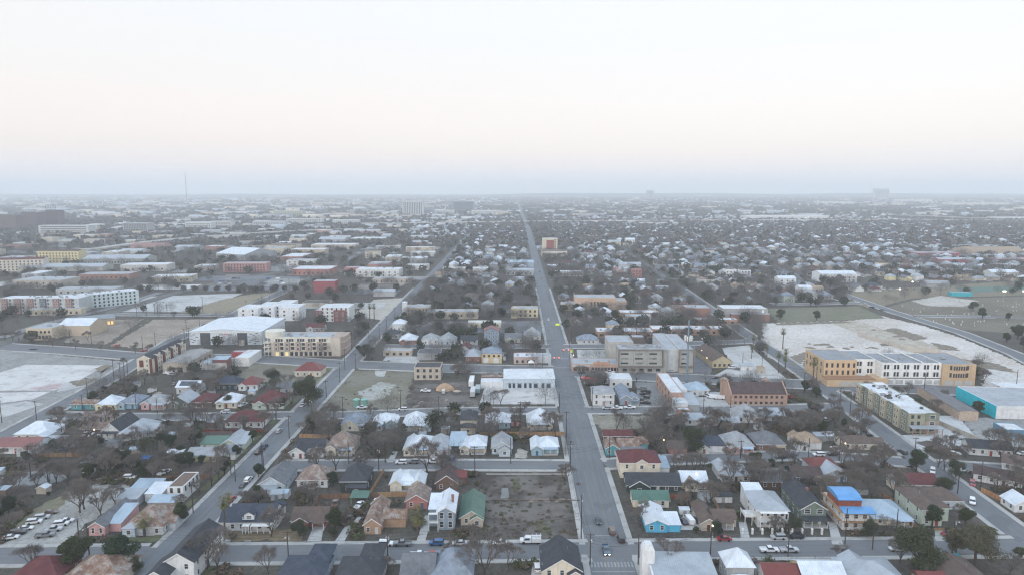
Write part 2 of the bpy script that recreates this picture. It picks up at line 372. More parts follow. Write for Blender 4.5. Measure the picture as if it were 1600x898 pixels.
# sidewalks with a real kerb step, broken where streets cross
def near_road(x, y, skip, pad):
    for k, (P, hw, _) in enumerate(ROADS):
        if k == skip: continue
        for i in range(len(P)-1):
            (x1, y1), (x2, y2) = P[i], P[i+1]
            dx, dy = x2-x1, y2-y1; l2 = dx*dx+dy*dy+1e-9
            t = min(1, max(0, ((x-x1)*dx+(y-y1)*dy)/l2))
            if (x-x1-t*dx)**2+(y-y1-t*dy)**2 < (hw+pad)**2: return True
    return False
WALK = M('slab', (0.36,0.355,0.34))
for k, (P, hw, walk) in enumerate(ROADS):
    if not walk: continue
    for side in (-1, 1):
        m = MB(); run = None
        for i in range(len(P)-1):
            a, b = Vector(P[i]), Vector(P[i+1]); ln_ = (b-a).length; d = (b-a)/ln_; n = Vector((-d.y, d.x))*side
            s = 0.0
            while s < ln_:
                e = min(s+6, ln_); mid = a+d*((s+e)/2)+n*(hw+1.0)
                if mid.y < 760 and abs(mid.x) < 420 and not near_road(mid.x, mid.y, k, 0.6):
                    p, q = a+d*s+n*hw, a+d*e+n*hw; p2, q2 = p+n*1.9, q+n*1.9
                    zk = 0.28+k*.004; m.slab([(p.x,p.y,zk),(q.x,q.y,zk),(q2.x,q2.y,zk),(p2.x,p2.y,zk)][::(-1 if side > 0 else 1)], 0.27)
                s = e
        if m.f: tag(m.build('sidewalk', WALK), kind='structure')
# painted markings on the avenue
mk = MB(); y_ = 120
YEL = M('plain', (0.26,0.22,0.13)); WHT = M('plain', (0.27,0.28,0.28))
while y_ < 760:
    if not any(abs(y_-c) < 9 for c in (197, 264, 346, 425, 488)):
        for o in (-1.6, 1.6): mk.face([(avx(y_)+o-0.06,y_,0.30),(avx(y_)+o+0.06,y_,0.30),(avx(y_+8)+o+0.06,y_+8,0.30),(avx(y_+8)+o-0.06,y_+8,0.30)])
    y_ += 8
for o in mk.v[:0]: pass
tag(mk.build('road_markings', YEL, loc=(0,0,-0.135)), kind='structure')
mk = MB()
def bars_x(y0, y1, n):   # crosswalk across the avenue
    for i in range(n):
        x = avx(y0) - 6.0 + i*12.0/(n-1); mk.face([(x-0.28,y0,0.17),(x+0.28,y0,0.17),(x+0.28,y1,0.17),(x-0.28,y1,0.17)])
bars_x(187.2, 190.0, 13); bars_x(414, 417, 12); bars_x(437, 440, 12)
for yy in (184.6, 205.5, 411.5): mk.face([(avx(yy)-6.2,yy,0.171),(avx(yy)+6.2,yy,0.171),(avx(yy)+6.2,yy+0.5,0.171),(avx(yy)-6.2,yy+0.5,0.171)])
for y_ in range(210, 410, 12):
    for o in (-3.9, 3.9): mk.face([(avx(y_)+o-0.05,y_,0.172),(avx(y_)+o+0.05,y_,0.172),(avx(y_)+o+0.05,y_+3,0.172),(avx(y_)+o-0.05,y_+3,0.172)])
tag(mk.build('road_markings', WHT, loc=(0,0,0.004)), kind='structure')

# ------------------------------------------------------------------ open lots: paving, dirt, grass
zp = [0.008]
def lot(name, pts, mat, clear=True):
    zp[0] += 0.003
    P = [G(*p) for p in pts]
    a = sum(P[i][0]*P[(i+1) % len(P)][1]-P[(i+1) % len(P)][0]*P[i][1] for i in range(len(P)))
    if a < 0: P = P[::-1]
    if 'lot' == mat.name.split('.')[0]:       # earth and grass have ragged edges
        Q = []; n = len(P)
        for i in range(n):
            a_, b_ = P[i], P[(i+1) % n]; L_ = math.hypot(b_[0]-a_[0], b_[1]-a_[1]); k_ = max(1, int(L_/1.6)); am = min(1.3, L_*.08)
            for j in range(k_):
                t = j/k_; w_ = am*(math.sin(i*3.1+j*1.7)+.7*math.sin(i+j*.63)+random.uniform(-.6,.6))*.6*(1 if j else .3)
                nx_, ny_ = -(b_[1]-a_[1])/(L_+1e-6), (b_[0]-a_[0])/(L_+1e-6); Q.append((a_[0]+(b_[0]-a_[0])*t+nx_*w_, a_[1]+(b_[1]-a_[1])*t+ny_*w_))
        P2 = Q
    else: P2 = P
    m = MB(); m.face([(x, y, zp[0]) for x, y in P2])
    tag(m.build(name, mat), kind='structure')
    if clear: mark_poly(P)
GRAV = M('lot', (0.26,0.26,0.25), c2=(0.17,0.165,0.155)); PALE = M('lot', (0.50,0.49,0.465), c2=(0.36,0.35,0.33), s=0.04)
DIRT = M('lot', (0.25,0.215,0.175), c2=(0.15,0.125,0.10)); DRY = M('lot', (0.23,0.20,0.14), c2=(0.19,0.165,0.12)); GRASS = M('lot', (0.13,0.12,0.078), c2=(0.22,0.21,0.18), s=0.045, e=-0.06)
SOIL = M('lot', (0.055,0.046,0.040), c2=(0.22,0.20,0.18), s=0.07, e=-0.03); DARKS = M('lot', (0.075,0.062,0.052), c2=(0.12,0.10,0.085), s=0.09)
SCRUB = M('lot', (0.085,0.082,0.050), c2=(0.12,0.10,0.08), s=0.3); SLABW = M('slab', (0.50,0.49,0.475)); SLABG = M('slab', (0.40,0.40,0.39)); SLABP = M('slab', (0.42,0.34,0.33)); LAWN = M('lot', (0.105,0.115,0.05), c2=(0.13,0.115,0.085), s=0.2); ASPK = M('slab', (0.15,0.155,0.165))
lot('gravel_lot', [(-160,560),(-40,542),(215,566),(150,600),(90,640),(30,668),(-160,730)], GRAV)
lot('concrete_lot', [(-60,600),(40,569),(165,570),(112,600),(85,609),(-60,610)], SLABW)
lot('concrete_lot', [(-60,614),(80,611),(52,623),(-60,636)], SLABW)
lot('concrete_lot', [(45,606),(98,597),(92,607),(60,609)], SLABP)
lot('concrete_lot', [(100,597),(160,589),(140,601),(88,612)], SLABG)
lot('concrete_lot', [(-60,640),(40,626),(70,630),(10,650),(-60,660)], SLABG)
lot('dirt_lot', [(98,534),(140,508),(176,499),(225,498),(165,538)], DIRT)
lot('dirt_lot', [(172,540),(240,499),(352,498),(296,520),(262,546)], M('lot', (0.30,0.255,0.21), c2=(0.17,0.135,0.105), s=0.03))
lot('concrete_lot', [(185,487),(232,463),(380,458),(330,478),(290,487)], SLABG)
lot('dry_field', [(280,488),(345,468),(400,458),(452,457),(398,475),(350,490)], DRY)
lot('parking_lot', [(322,455),(342,431),(470,432),(455,452)], ASPK)
lot('grass_lot', [(499,641),(549,578),(649,580),(631,636),(560,641)], GRASS)
lot('concrete_lot', [(560,612),(595,596),(618,600),(600,622),(570,628)], M('lot', (0.33,0.33,0.31), c2=(0.20,0.20,0.15), s=0.12))
lot('concrete_lot', [(586,579),(604,579),(600,588),(586,587)], CONC)
lot('dirt_lot', [(631,637),(652,594),(742,598),(751,637)], SOIL)
lot('plaza', [(749,631),(757,606),(865,606),(867,631)], M('slab', (0.47,0.46,0.44)))
lot('grass_lot', [(352,600),(398,566),(522,574),(498,600)], GRASS)
lot('bare_lot', [(766,842),(742,737),(893,737),(912,842)], SOIL)
lot('grass_patch', [(838,826),(838,812),(852,810),(864,828),(850,836)], SCRUB)
lot('grass_patch', [(800,765),(802,748),(812,746),(815,762),(810,770)], SCRUB)
lot('concrete_pad', [(782,778),(784,762),(794,762),(796,778)], M('slab', (0.20,0.20,0.195)))
lot('gravel_lot', [(2,853),(60,812),(85,790),(100,768),(150,755),(203,757),(205,770),(170,795),(130,822),(110,842),(90,851)], M('lot', (0.31,0.305,0.285), c2=(0.22,0.215,0.20)))
lot('grass_patch', [(15,825),(70,785),(108,770),(112,778),(60,815),(20,842)], M('lot', (0.16,0.15,0.09), c2=(0.22,0.20,0.15)))
lot('gravel_lot', [(30,740),(75,722),(125,734),(95,752),(20,762)], M('lot', (0.20,0.21,0.21), c2=(0.14,0.14,0.14)))
lot('gravel_lot', [(150,748),(170,736),(230,738),(215,748)], GRAV, False)
lot('dirt_lot', [(-60,735),(60,718),(190,700),(330,726),(320,745),(150,748),(60,735),(-60,760)], DARKS, False)
lot('concrete_lot', [(1198,557),(1190,505),(1336,500),(1372,492),(1440,508),(1500,527),(1580,560),(1640,592),(1660,616),(1535,602),(1540,570),(1270,548),(1250,575)], M('lot', (0.52,0.485,0.45), c2=(0.34,0.30,0.255), s=0.022))
lot('rubble_strip', [(1345,523),(1300,505),(1335,500),(1400,520),(1480,545),(1440,552)], M('lot', (0.32,0.28,0.22), c2=(0.50,0.46,0.40), s=0.15))
lot('parking_lot', [(1106,592),(1142,572),(1128,543),(1170,539),(1232,594)], M('slab', (0.42,0.415,0.40)))
lot('parking_lot', [(1050,588),(1078,540),(1112,543),(1112,590)], ASPK)
lot('park_lawn', [(1196,482),(1342,478),(1384,497),(1216,504)], M('lot', (0.135,0.135,0.09), c2=(0.18,0.165,0.125)))
lot('cemetery_lawn', [(1372,484),(1428,468),(1640,462),(1640,525),(1505,515),(1440,500)], M('lot', (0.13,0.113,0.085), c2=(0.19,0.17,0.13), s=0.03))
lot('dry_field', [(1325,472),(1330,455),(1640,436),(1640,460),(1425,466),(1362,482)], M('lot', (0.17,0.145,0.10), c2=(0.23,0.20,0.14), s=0.03), False)
lot('sports_court', [(1490,449),(1640,445),(1640,452),(1505,458)], M('lot', (0.09,0.15,0.12), c2=(0.12,0.17,0.13)))
lot('dirt_lot', [(1424,470),(1470,462),(1530,470),(1505,479),(1450,478)], M('lot', (0.42,0.40,0.36), c2=(0.25,0.22,0.18)))
lot('parking_lot', [(1400,680),(1463,676),(1452,648),(1497,650),(1532,690),(1528,700),(1440,702)], M('slab', (0.44,0.45,0.45)))
lot('flower_bed', [(1430,690),(1466,688),(1482,700),(1455,702)], DARKS)
lot('yard', [(1530,690),(1600,700),(1700,690),(1700,655),(1560,655),(1498,648)], GRAV)
lot('parking_lot', [(903,563),(901,546),(1000,546),(1012,562)], M('slab', (0.40,0.40,0.385)))
lot('parking_lot', [(780,520),(640,518),(672,503),(846,501),(850,520)], ASPK)
lot('dirt_lot', [(548,494),(585,468),(652,464),(622,490),(600,500)], M('lot', (0.40,0.37,0.32), c2=(0.28,0.25,0.21)))
lot('dirt_lot', [(560,447),(612,432),(645,434),(630,446),(600,452)], M('lot', (0.36,0.33,0.29), c2=(0.25,0.22,0.2)), False)
lot('parking_lot', [(598,563),(606,553),(655,557),(655,569)], SLABG)
lot('parking_lot', [(938,636),(935,616),(950,636)], SLABG)
lot('parking_lot', [(1000,636),(992,596),(1040,598),(1052,636)], ASPL)
lot('dirt_lot', [(926,655),(922,648),(1040,650),(1010,668),(940,672)], M('lot', (0.24,0.22,0.18), c2=(0.15,0.14,0.1)))
lot('parking_lot', [(1085,640),(1088,620),(1120,620),(1130,640)], SLABG)
lot('driveway', [(480,845),(502,845),(506,822),(490,822)], CONC); lot('driveway', [(523,846),(538,846),(556,812),(546,812)], SLABG)
lot('driveway', [(350,846),(360,846),(368,828),(362,828)], CONC); lot('driveway', [(381,846),(392,846),(400,829),(391,829)], CONC)
lot('driveway', [(650,847),(664,847),(676,805),(664,805)], SLABG); lot('driveway', [(1300,850),(1318,852),(1306,815),(1294,815)], SLABG)
lot('driveway', [(604,722),(614,722),(622,705),(614,705)], CONC); lot('driveway', [(1063,828),(1096,828),(1090,800),(1068,800)], SLABG)
lot('driveway', [(803,716),(822,716),(826,705),(812,700)], M('lot', (0.34,0.32,0.28), c2=(0.24,0.22,0.18))); lot('driveway', [(832,878),(846,878),(850,900),(830,900)], CONC)
lot('driveway', [(1130,636),(1108,612),(1125,612),(1140,634)], SLABG)
lot('driveway', [(1158,843),(1172,843),(1166,815),(1154,815)], SLABG); lot('driveway', [(1462,845),(1478,845),(1472,828),(1460,828)], CONC)
lot('lawn', [(150,847),(300,846),(318,815),(296,812),(230,838)], M('lot', (0.09,0.11,0.05), c2=(0.14,0.13,0.09)), False)
lot('lawn', [(320,845),(470,846),(480,828),(345,826)], M('lot', (0.15,0.115,0.07), c2=(0.21,0.17,0.11)), False)
lot('lawn', [(205,757),(195,748),(215,744),(235,752),(225,760)], LAWN, False)
lot('lawn', [(1395,798),(1420,790),(1440,800),(1412,810)], LAWN, False)
lot('yard', [(1510,840),(1500,800),(1520,795),(1580,838)], DARKS, False)
lot('lawn', [(1110,800),(1155,796),(1165,812),(1120,820)], LAWN, False)
# verge grass between sidewalk and kerb along the side street
for i in range(9):
    y0 = 215 + i*24
    zp[0] += 0.001
    m = MB(); m.face([(-115.6,y0,0.12),(-113.2,y0,0.12),(-112.9,y0+17,0.12),(-115.3,y0+17,0.12)]); tag(m.build('grass_verge', LAWN), kind='structure')

RUB = M('lot', (0.16,0.135,0.10), c2=(0.26,0.23,0.19), s=.3)
for P_ in ([(1232,558),(1262,549),(1270,556),(1240,572)],[(1375,537),(1392,535),(1396,539),(1378,541)],[(1380,515),(1400,512),(1450,528),(1430,532)],[(1455,535),(1490,541),(1500,548),(1470,546)],[(1270,538),(1294,536),(1298,539),(1273,540)],[(1210,505),(1320,501),(1330,504),(1215,508)],[(1500,560),(1560,568),(1590,582),(1530,575)],[(1385,552),(1440,553),(1450,558),(1390,557)],[(150,575),(165,569),(176,571),(158,583)],[(110,596),(150,590),(158,593),(120,604)]):
    lot('rubble_strip', P_, RUB, False)

lot('rubble_strip', [(1545,604),(1535,575),(1570,580),(1640,612),(1640,616)], PALE)

rl = random.Random(9)
for k in range(150):      # paved yards of the industrial quarter
    X = rl.uniform(-1100,-125); Y = rl.uniform(640,1900); w_, d_ = rl.uniform(30,90), rl.uniform(25,60); px, py = px_of(X, Y)
    if px < -60 or (px < 480 and 452 < py < 560): continue
    zp[0] += .002; m = MB(); m.face([(X-w_/2,Y-d_/2,zp[0]),(X+w_/2,Y-d_/2,zp[0]),(X+w_/2,Y+d_/2,zp[0]),(X-w_/2,Y+d_/2,zp[0])]); tag(m.build('paved_yard', rl.choice((GRAV,SLABG,ASPK,PALE,DIRT,ASPK))), kind='structure')
# ================================================================== HOUSES
LAND = []          # (x, y, short name) landmarks that labels of neighbours refer to
WINM = {}
def win_mesh(w_, h_, dark=False, glow=None, arch=False):
    k = (round(w_,1), round(h_,1), dark, glow, arch)
    if k not in WINM:
        m = MB(); b = 0.13
        m.box(-w_/2-b, -0.05, -b, w_/2+b, 0.02, 0, 0); m.box(-w_/2-b, -0.05, h_, w_/2+b, 0.02, h_+b, 0)
        m.box(-w_/2-b, -0.05, 0, -w_/2, 0.02, h_, 0); m.box(w_/2, -0.05, 0, w_/2+b, 0.02, h_, 0)
        m.box(-w_/2, -0.02, 0, w_/2, 0.02, h_, 1); m.box(-w_/2, -0.035, h_/2-0.03, w_/2, -0.021, h_/2+0.03, 0)
        WINM[k] = m.mesh('window', [DTRIM if dark else TRIM, M('glow', (1.0,0.72,0.35), e=1.2) if glow else GLASS])
    return WINM[k]
def add_win(parent, x, y, z, w_, h_, rz=0, **k): return put('window', win_mesh(w_, h_, **k), parent, (x, y, z), rz)
def add_door(parent, x, y, z, w_, h_, mat, rz=0):
    m = MB(); m.box(-w_/2, -0.05, 0, w_/2, 0.02, h_, 0); m.box(-w_/2-.1, -0.07, h_, w_/2+.1, 0.02, h_+.1, 1)
    return m.build('door', [mat, TRIM], parent, (x, y, z), rz)
def volume(W, Rf, x0, x1, y0, y1, H, kind, pitch=0.55, oh=0.45, z0=0.0, th=0.14, tr=None):
    """walls and roof of one block; tr gets the trim boards under the gables"""
    cx, cy_ = (x0+x1)/2, (y0+y1)/2
    W.box(x0, y0, z0, x1, y1, H)
    if kind == 'gy':
        hw = (x1-x0)/2; P = hw*pitch; o = oh*pitch
        W.face([(x0,y0,H),(x1,y0,H),(cx,y0,H+P)]); W.face([(x1,y1,H),(x0,y1,H),(cx,y1,H+P)])
        a, b = y0-oh, y1+oh; e = 0.03
        Rf.slab([(x0-oh,a,H-o+th+e),(cx,a,H+P+th+e),(cx,b,H+P+th+e),(x0-oh,b,H-o+th+e)], th)
        Rf.slab([(cx,a,H+P+th+e),(x1+oh,a,H-o+th+e),(x1+oh,b,H-o+th+e),(cx,b,H+P+th+e)], th)
        if tr is not None:
            for s, xx in ((-1, x0-oh), (1, x1+oh)):
                q = [(xx,a-0.04,H-o+th+e+.02),(cx,a-0.04,H+P+th+e+.02),(cx,a-0.04,H+P-th),(xx,a-0.04,H-o-th)]
                tr.face(q if s > 0 else q[::-1])
    elif kind == 'gx':
        hw = (y1-y0)/2; P = hw*pitch; o = oh*pitch
        W.face([(x1,y0,H),(x1,y1,H),(x1,cy_,H+P)]); W.face([(x0,y1,H),(x0,y0,H),(x0,cy_,H+P)])
        a, b = x0-oh, x1+oh; e = 0.03
        Rf.slab([(a,y0-oh,H-o+th+e),(b,y0-oh,H-o+th+e),(b,cy_,H+P+th+e),(a,cy_,H+P+th+e)], th)
        Rf.slab([(a,cy_,H+P+th+e),(b,cy_,H+P+th+e),(b,y1+oh,H-o+th+e),(a,y1+oh,H-o+th+e)], th)
    elif kind in ('hip', 'pyr'):
        a, b, c, d = x0-oh, x1+oh, y0-oh, y1+oh; hw = min(b-a, d-c)/2
        P = hw*pitch; z = H-0.06
        Rf.slab([(a,c,z+0.12),(b,c,z+0.12),(b,d,z+0.12),(a,d,z+0.12)], 0.12)
        z += 0.12
        if b-a > d-c: r0, r1 = (a+hw, (c+d)/2, z+P), (b-hw, (c+d)/2, z+P)
        else: r0, r1 = ((a+b)/2, c+hw, z+P), ((a+b)/2, d-hw, z+P)
        A, B, C, D = (a,c,z), (b,c,z), (b,d,z), (a,d,z)
        if b-a > d-c: F_ = [[A,B,r1,r0],[B,C,r1],[C,D,r0,r1],[D,A,r0]]
        else: F_ = [[A,B,r0],[B,C,r1,r0],[C,D,r1],[D,A,r0,r1]]
        for f in F_: Rf.face(f)
    elif kind == 'flat':
        t = 0.3
        Rf.slab([(x0+t,y0+t,H-0.25),(x1-t,y0+t,H-0.25),(x1-t,y1-t,H-0.25),(x0+t,y1-t,H-0.25)], 0.05)
        W.f.pop(-5); W.m.pop(-5)      # open the top of the wall block, give it a parapet ring
        for q in ([(x0,y0,H),(x1,y0,H),(x1-t,y0+t,H),(x0+t,y0+t,H)], [(x1,y0,H),(x1,y1,H),(x1-t,y1-t,H),(x1-t,y0+t,H)],
                  [(x1,y1,H),(x0,y1,H),(x0+t,y1-t,H),(x1-t,y1-t,H)], [(x0,y1,H),(x0,y0,H),(x0+t,y0+t,H),(x0+t,y1-t,H)]): W.face(q)
        for q in ([(x0+t,y0+t,H),(x1-t,y0+t,H),(x1-t,y0+t,H-.3),(x0+t,y0+t,H-.3)], [(x1-t,y0+t,H),(x1-t,y1-t,H),(x1-t,y1-t,H-.3),(x1-t,y0+t,H-.3)],
                  [(x1-t,y1-t,H),(x0+t,y1-t,H),(x0+t,y1-t,H-.3),(x1-t,y1-t,H-.3)], [(x0+t,y1-t,H),(x0+t,y0+t,H),(x0+t,y0+t,H-.3),(x0+t,y1-t,H-.3)]): W.face(q)
    elif kind == 'shed':
        P = (y1-y0)*pitch*0.3
        W.face([(x1,y0,H),(x1,y1,H),(x1,y1,H+P)]); W.face([(x0,y1,H),(x0,y0,H),(x0,y1,H+P)][::-1]); W.face([(x1,y1,H),(x0,y1,H),(x0,y1,H+P),(x1,y1,H+P)])
        Rf.slab([(x0-oh,y0-oh,H-oh*pitch*.3+.12),(x1+oh,y0-oh,H-oh*pitch*.3+.12),(x1+oh,y1+.1,H+P+.16),(x0-oh,y1+.1,H+P+.16)], 0.1)
def porch(root, cx, y, w_, d, h, rmat, fl=CONC, n=None, deck=0.35, post=TRIM, slope=0.25):
    p = MB(); p.slab([(cx-w_/2,y-d,h),(cx+w_/2,y-d,h),(cx+w_/2,y+0.05,h+d*slope),(cx-w_/2,y+0.05,h+d*slope)], 0.12)
    po = p.build('porch_roof', rmat, root)
    f = MB(); f.box(cx-w_/2+.1, y-d+.1, 0.01, cx+w_/2-.1, y-0.02, deck); f.build('porch_floor', fl, po)
    n = n or max(2, int(w_/2.4)+1)
    for i in range(n):
        q = MB(); x = cx-w_/2+.25+i*(w_-.5)/(n-1); q.box(x-.09, y-d+.15, deck, x+.09, y-d+.33, h-.05); q.build('post', post, po)
    return po
def house(x, y, W_, D_, H, kind, roof, wall, label, short=None, cat='house', name=None, rz=None, world=False, pitch=None, wings=(), po=None, st=1, nw=None, ws=True, dor=None, chim=None, grp=None, ww=1.0, wh=1.4, wk='wall', tr=True, gar=None, door=True, extra=None, oh=0.45, sidewin=None, lit=False):
    X, Y = (x, y) if world else G(x, y)
    if rz is None: rz = 0.4 if X < avx(Y) else -1.6
    root = empty(name or 'house', (X, Y, 0), R(rz))
    tag(root, label, cat, grp)
    if short: LAND.append((X, Y+D_/2, short))
    pitch = pitch or {'gy':0.62,'gx':0.5,'hip':0.58,'pyr':0.6,'shed':0.5,'flat':0}[kind]
    Wm, Rm = MB(), MB(); T = MB() if (tr and kind == 'gy') or any(w[5] == 'gy' for w in wings) else None
    volume(Wm, Rm, -W_/2, W_/2, 0, D_, H, kind, pitch, oh=oh, tr=T)
    mats = wallm(wall, wk) if isinstance(wall, str) else wall
    rm = roofm(roof) if isinstance(roof, str) else roof
    wingobjs = []
    for wg in wings:
        dx, dy, w_, d_, h_, k_ = wg[:6]
        if len(wg) > 6:      # a wing with its own materials: separate wall and roof parts
            a, b = MB(), MB(); volume(a, b, dx-w_/2, dx+w_/2, dy, dy+d_, h_, k_, wg[8] if len(wg) > 8 else {'gy':0.6,'gx':0.5}.get(k_,0.5), oh=0.3, tr=T)
            wr, wl = wg[6], wg[7]
            a.build('wall', wallm(wl) if isinstance(wl, str) else wl, root); b.build('roof', roofm(wr) if isinstance(wr, str) else wr, root)
        else: volume(Wm, Rm, dx-w_/2, dx+w_/2, dy, dy+d_, h_, k_, pitch if k_ == kind else {'gy':0.6,'gx':0.5,'hip':0.55,'shed':0.5,'flat':0,'pyr':.6}[k_], oh=0.35, tr=T)
    Wm.build('wall', mats, root)
    ro = Rm.build('roof', rm, root)
    if kind in ('gx','hip') and W_*D_ > 60:
        gtr = MB(); gtr.box(-W_/2-oh, -oh-.14, H-oh*pitch*(kind == 'gx')-.12, W_/2+oh, -oh-.01, H-oh*pitch*(kind == 'gx')+.02); gtr.build('gutter', TRIM, ro)
    if kind == 'gy' and W_*D_ > 60:
        rc_ = MB(); z_ = H+W_/2*pitch+.17; rc_.box(-.14, -oh, z_, .14, D_+oh, z_+.07); rc_.build('ridge_cap', rm, ro)
    if T is not None and T.f: T.build('gable_trim', TRIM, root)
    sx = 1 if X < 0 else -1
    step = 3.0
    n = nw if nw is not None else max(2, int(W_/3.2))
    blocked = [(w[0]-w[2]/2-.3, w[0]+w[2]/2+.3) for w in wings if w[1] < 0]
    for s in range(st):
        z = 0.95+s*step
        for i in range(n):
            wx = -W_/2+(i+.5)*W_/n
            if any(a < wx < b for a, b in blocked): continue
            if s == 0 and door and i == n//2:
                add_door(root, wx, 0, 0.1, 1.0, 2.15, M('plain', random.choice([(0.1,0.06,0.04),(0.5,0.5,0.5),(0.25,0.05,0.04),(0.07,0.12,0.2)])))
            else: add_win(root, wx, 0, z, ww, wh, lit=False) if False else add_win(root, wx, 0, z, ww, wh)
        if ws:
            k = sidewin if sidewin is not None else max(2, int(D_/4.5))
            for i in range(k): add_win(root, sx*W_/2, (i+.5)*D_/k, z, 0.9, wh, R(90*sx))
    for wg in wings:
        if wg[1] < 0 and wg[4] > 2.2: add_win(root, wg[0], wg[1], 0.95, min(1.2, wg[2]*.4), 1.3)
        if wg[1] < 0 and wg[4] > 5: add_win(root, wg[0], wg[1], 3.95, min(1.2, wg[2]*.4), 1.3)
    if po:
        porch(root, po[0], (po[3] if len(po) > 3 else 0), po[1], po[2], (po[4] if len(po) > 4 else 2.6), roofm(po[5]) if len(po) > 5 else rm)
    if chim:
        c = MB(); c.box(chim[0]-.4, chim[1]-.35, H-.5, chim[0]+.4, chim[1]+.35, chim[2]); c.box(chim[0]-.48, chim[1]-.43, chim[2], chim[0]+.48, chim[1]+.43, chim[2]+.15); c.build('chimney', M('brick', WC['brick']), ro)
    elif W_*D_ > 60 and kind != 'flat' and name is None:
        c = MB(); rx = W_*0.2; c.cyl(rx, D_*.6, H, H+pitch*(W_*.3)+.7 if kind == 'gy' else H+1.9+pitch, 0.09, n=6); c.build('vent_pipe', STEEL, ro)
    if dor:      # a dormer: (x, y, z, w, depth, h)
        dx, dy, dz, dw, dd, dh = dor; a, b = MB(), MB(); volume(a, b, dx-dw/2, dx+dw/2, dy, dy+dd, dz+dh, 'gy', 0.6, 0.25, z0=dz)
        dm = a.build('dormer', mats, root); b.build('roof', rm, dm); add_win(dm, dx, dy, dz+.3, dw*.5, dh*.6)
    if gar:      # garage door: (x, y, w, h)
        q = MB(); q.box(gar[0]-gar[2]/2, gar[1]-.05, 0.05, gar[0]+gar[2]/2, gar[1]+.02, gar[3]); q.build('garage_door', M('plain', (0.6,0.6,0.58)), root)
    if extra: extra(root, rm, mats)
    m_ = 1.5
    xs = [-W_/2] + [w[0]-w[2]/2 for w in wings]; xe = [W_/2] + [w[0]+w[2]/2 for w in wings]
    ys = [0] + [w[1] for w in wings]; ye = [D_] + [w[1]+w[3] for w in wings]
    mark_rect(X+min(xs)-m_, X+max(xe)+m_, Y+min(ys)-m_-(po[2] if po else 0), Y+max(ye)+m_)
    return root
def shed(x, y, W_, D_, H, kind, roof, wall, label, **k):
    X, Y = G(x, y); root = empty(k.get('name', 'shed'), (X, Y, 0), R(k.get('rz', 0.4))); tag(root, label, k.get('cat', 'shed'), k.get('grp'))
    if k.get('short'): LAND.append((X, Y, k['short']))
    a, b = MB(), MB(); volume(a, b, -W_/2, W_/2, 0, D_, H, kind, k.get('pitch', 0.4), oh=0.25)
    if k.get('open'):
        r = b.build('roof', roofm(roof), root)
        for px_ in (-W_/2+.2, W_/2-.2):
            for py_ in (.2, D_-.2):
                q = MB(); q.box(px_-.08, py_-.08, 0, px_+.08, py_+.08, H); q.build('post', STEEL, root)
    else:
        a.build('wall', wallm(wall), root); b.build('roof', roofm(roof), root)
        q = MB(); q.box(-.6, -.05, 0.05, .6, .02, min(2.0, H-.3)); q.build('door', M('plain', (0.3,0.3,0.3)), root)
    mark_rect(X-W_/2-1, X+W_/2+1, Y-1, Y+D_+1)
    return root
def block(x, y, W_, D_, H, roof, wall, label, short=None, cat='building', name='building', rz=None, world=False, wf=None, wsd=None, kind='flat', wk='stucco', units=0, pitch=0.12, wings=(), extra=None, dark=True, grp=None, both=False):
    """a larger building: wf/wsd = (columns, rows, w, h, first sill, floor height[, x0, x1]) for the front and the visible side"""
    X, Y = (x, y) if world else G(x, y)
    if rz is None: rz = 0.5 if X < avx(Y) else -2.0
    root = empty(name, (X, Y, 0), R(rz)); tag(root, label, cat, grp)
    if short: LAND.append((X, Y+D_/2, short))
    a, b = MB(), MB(); volume(a, b, -W_/2, W_/2, 0, D_, H, kind, pitch, oh=0.25)
    wm = wallm(wall, wk) if isinstance(wall, str) else wall
    a.build('wall', wm, root); ro = b.build('roof', roofm(roof) if isinstance(roof, str) else roof, root)
    for dx, dy, w_, d_, h_, k_, r_, l_ in wings:
        a, b = MB(), MB(); volume(a, b, dx-w_/2, dx+w_/2, dy, dy+d_, h_, k_, 0.35, oh=0.25)
        a.build('wall', wallm(l_, wk) if isinstance(l_, str) else l_, root); b.build('roof', roofm(r_) if isinstance(r_, str) else r_, root)
    def grid(spec, wd, fn):
        c, r, w_, h_, z, fh = spec[:6]; x0, x1 = (spec[6], spec[7]) if len(spec) > 6 else (0.03*wd, 0.97*wd)
        for i in range(c):
            for j in range(r): fn(x0+(i+.5)*(x1-x0)/c, z+j*fh, w_, h_)
    if wf: grid(wf, W_, lambda u, z, w_, h_: add_win(root, -W_/2+u, 0, z, w_, h_, dark=dark))
    s = 1 if X < 0 else -1
    if wsd: grid(wsd, D_, lambda u, z, w_, h_: add_win(root, s*W_/2, u, z, w_, h_, R(90*s), dark=dark))
    rr = random.Random(int(abs(X)*7+Y))
    for i in range(units):
        ux, uy = rr.uniform(-W_*.4, W_*.4), rr.uniform(D_*.15, D_*.85); q = MB(); s_ = rr.uniform(.6, 1.1)
        base = H-.25 if kind == 'flat' else H+.1
        q.box(ux-s_, uy-s_*.8, base, ux+s_, uy+s_*.8, base+1.1); q.cyl(ux, uy, base+1.1, base+1.25, s_*.55, n=8); q.build('roof_unit', STEEL, ro)
    if extra: extra(root)
    xs = [-W_/2] + [w[0]-w[2]/2 for w in wings]; xe = [W_/2] + [w[0]+w[2]/2 for w in wings]
    ys = [0] + [w[1] for w in wings]; ye = [D_] + [w[1]+w[3] for w in wings]
    mark_rect(X+min(xs)-2, X+max(xe)+2, Y+min(ys)-2, Y+max(ye)+2)
    return root

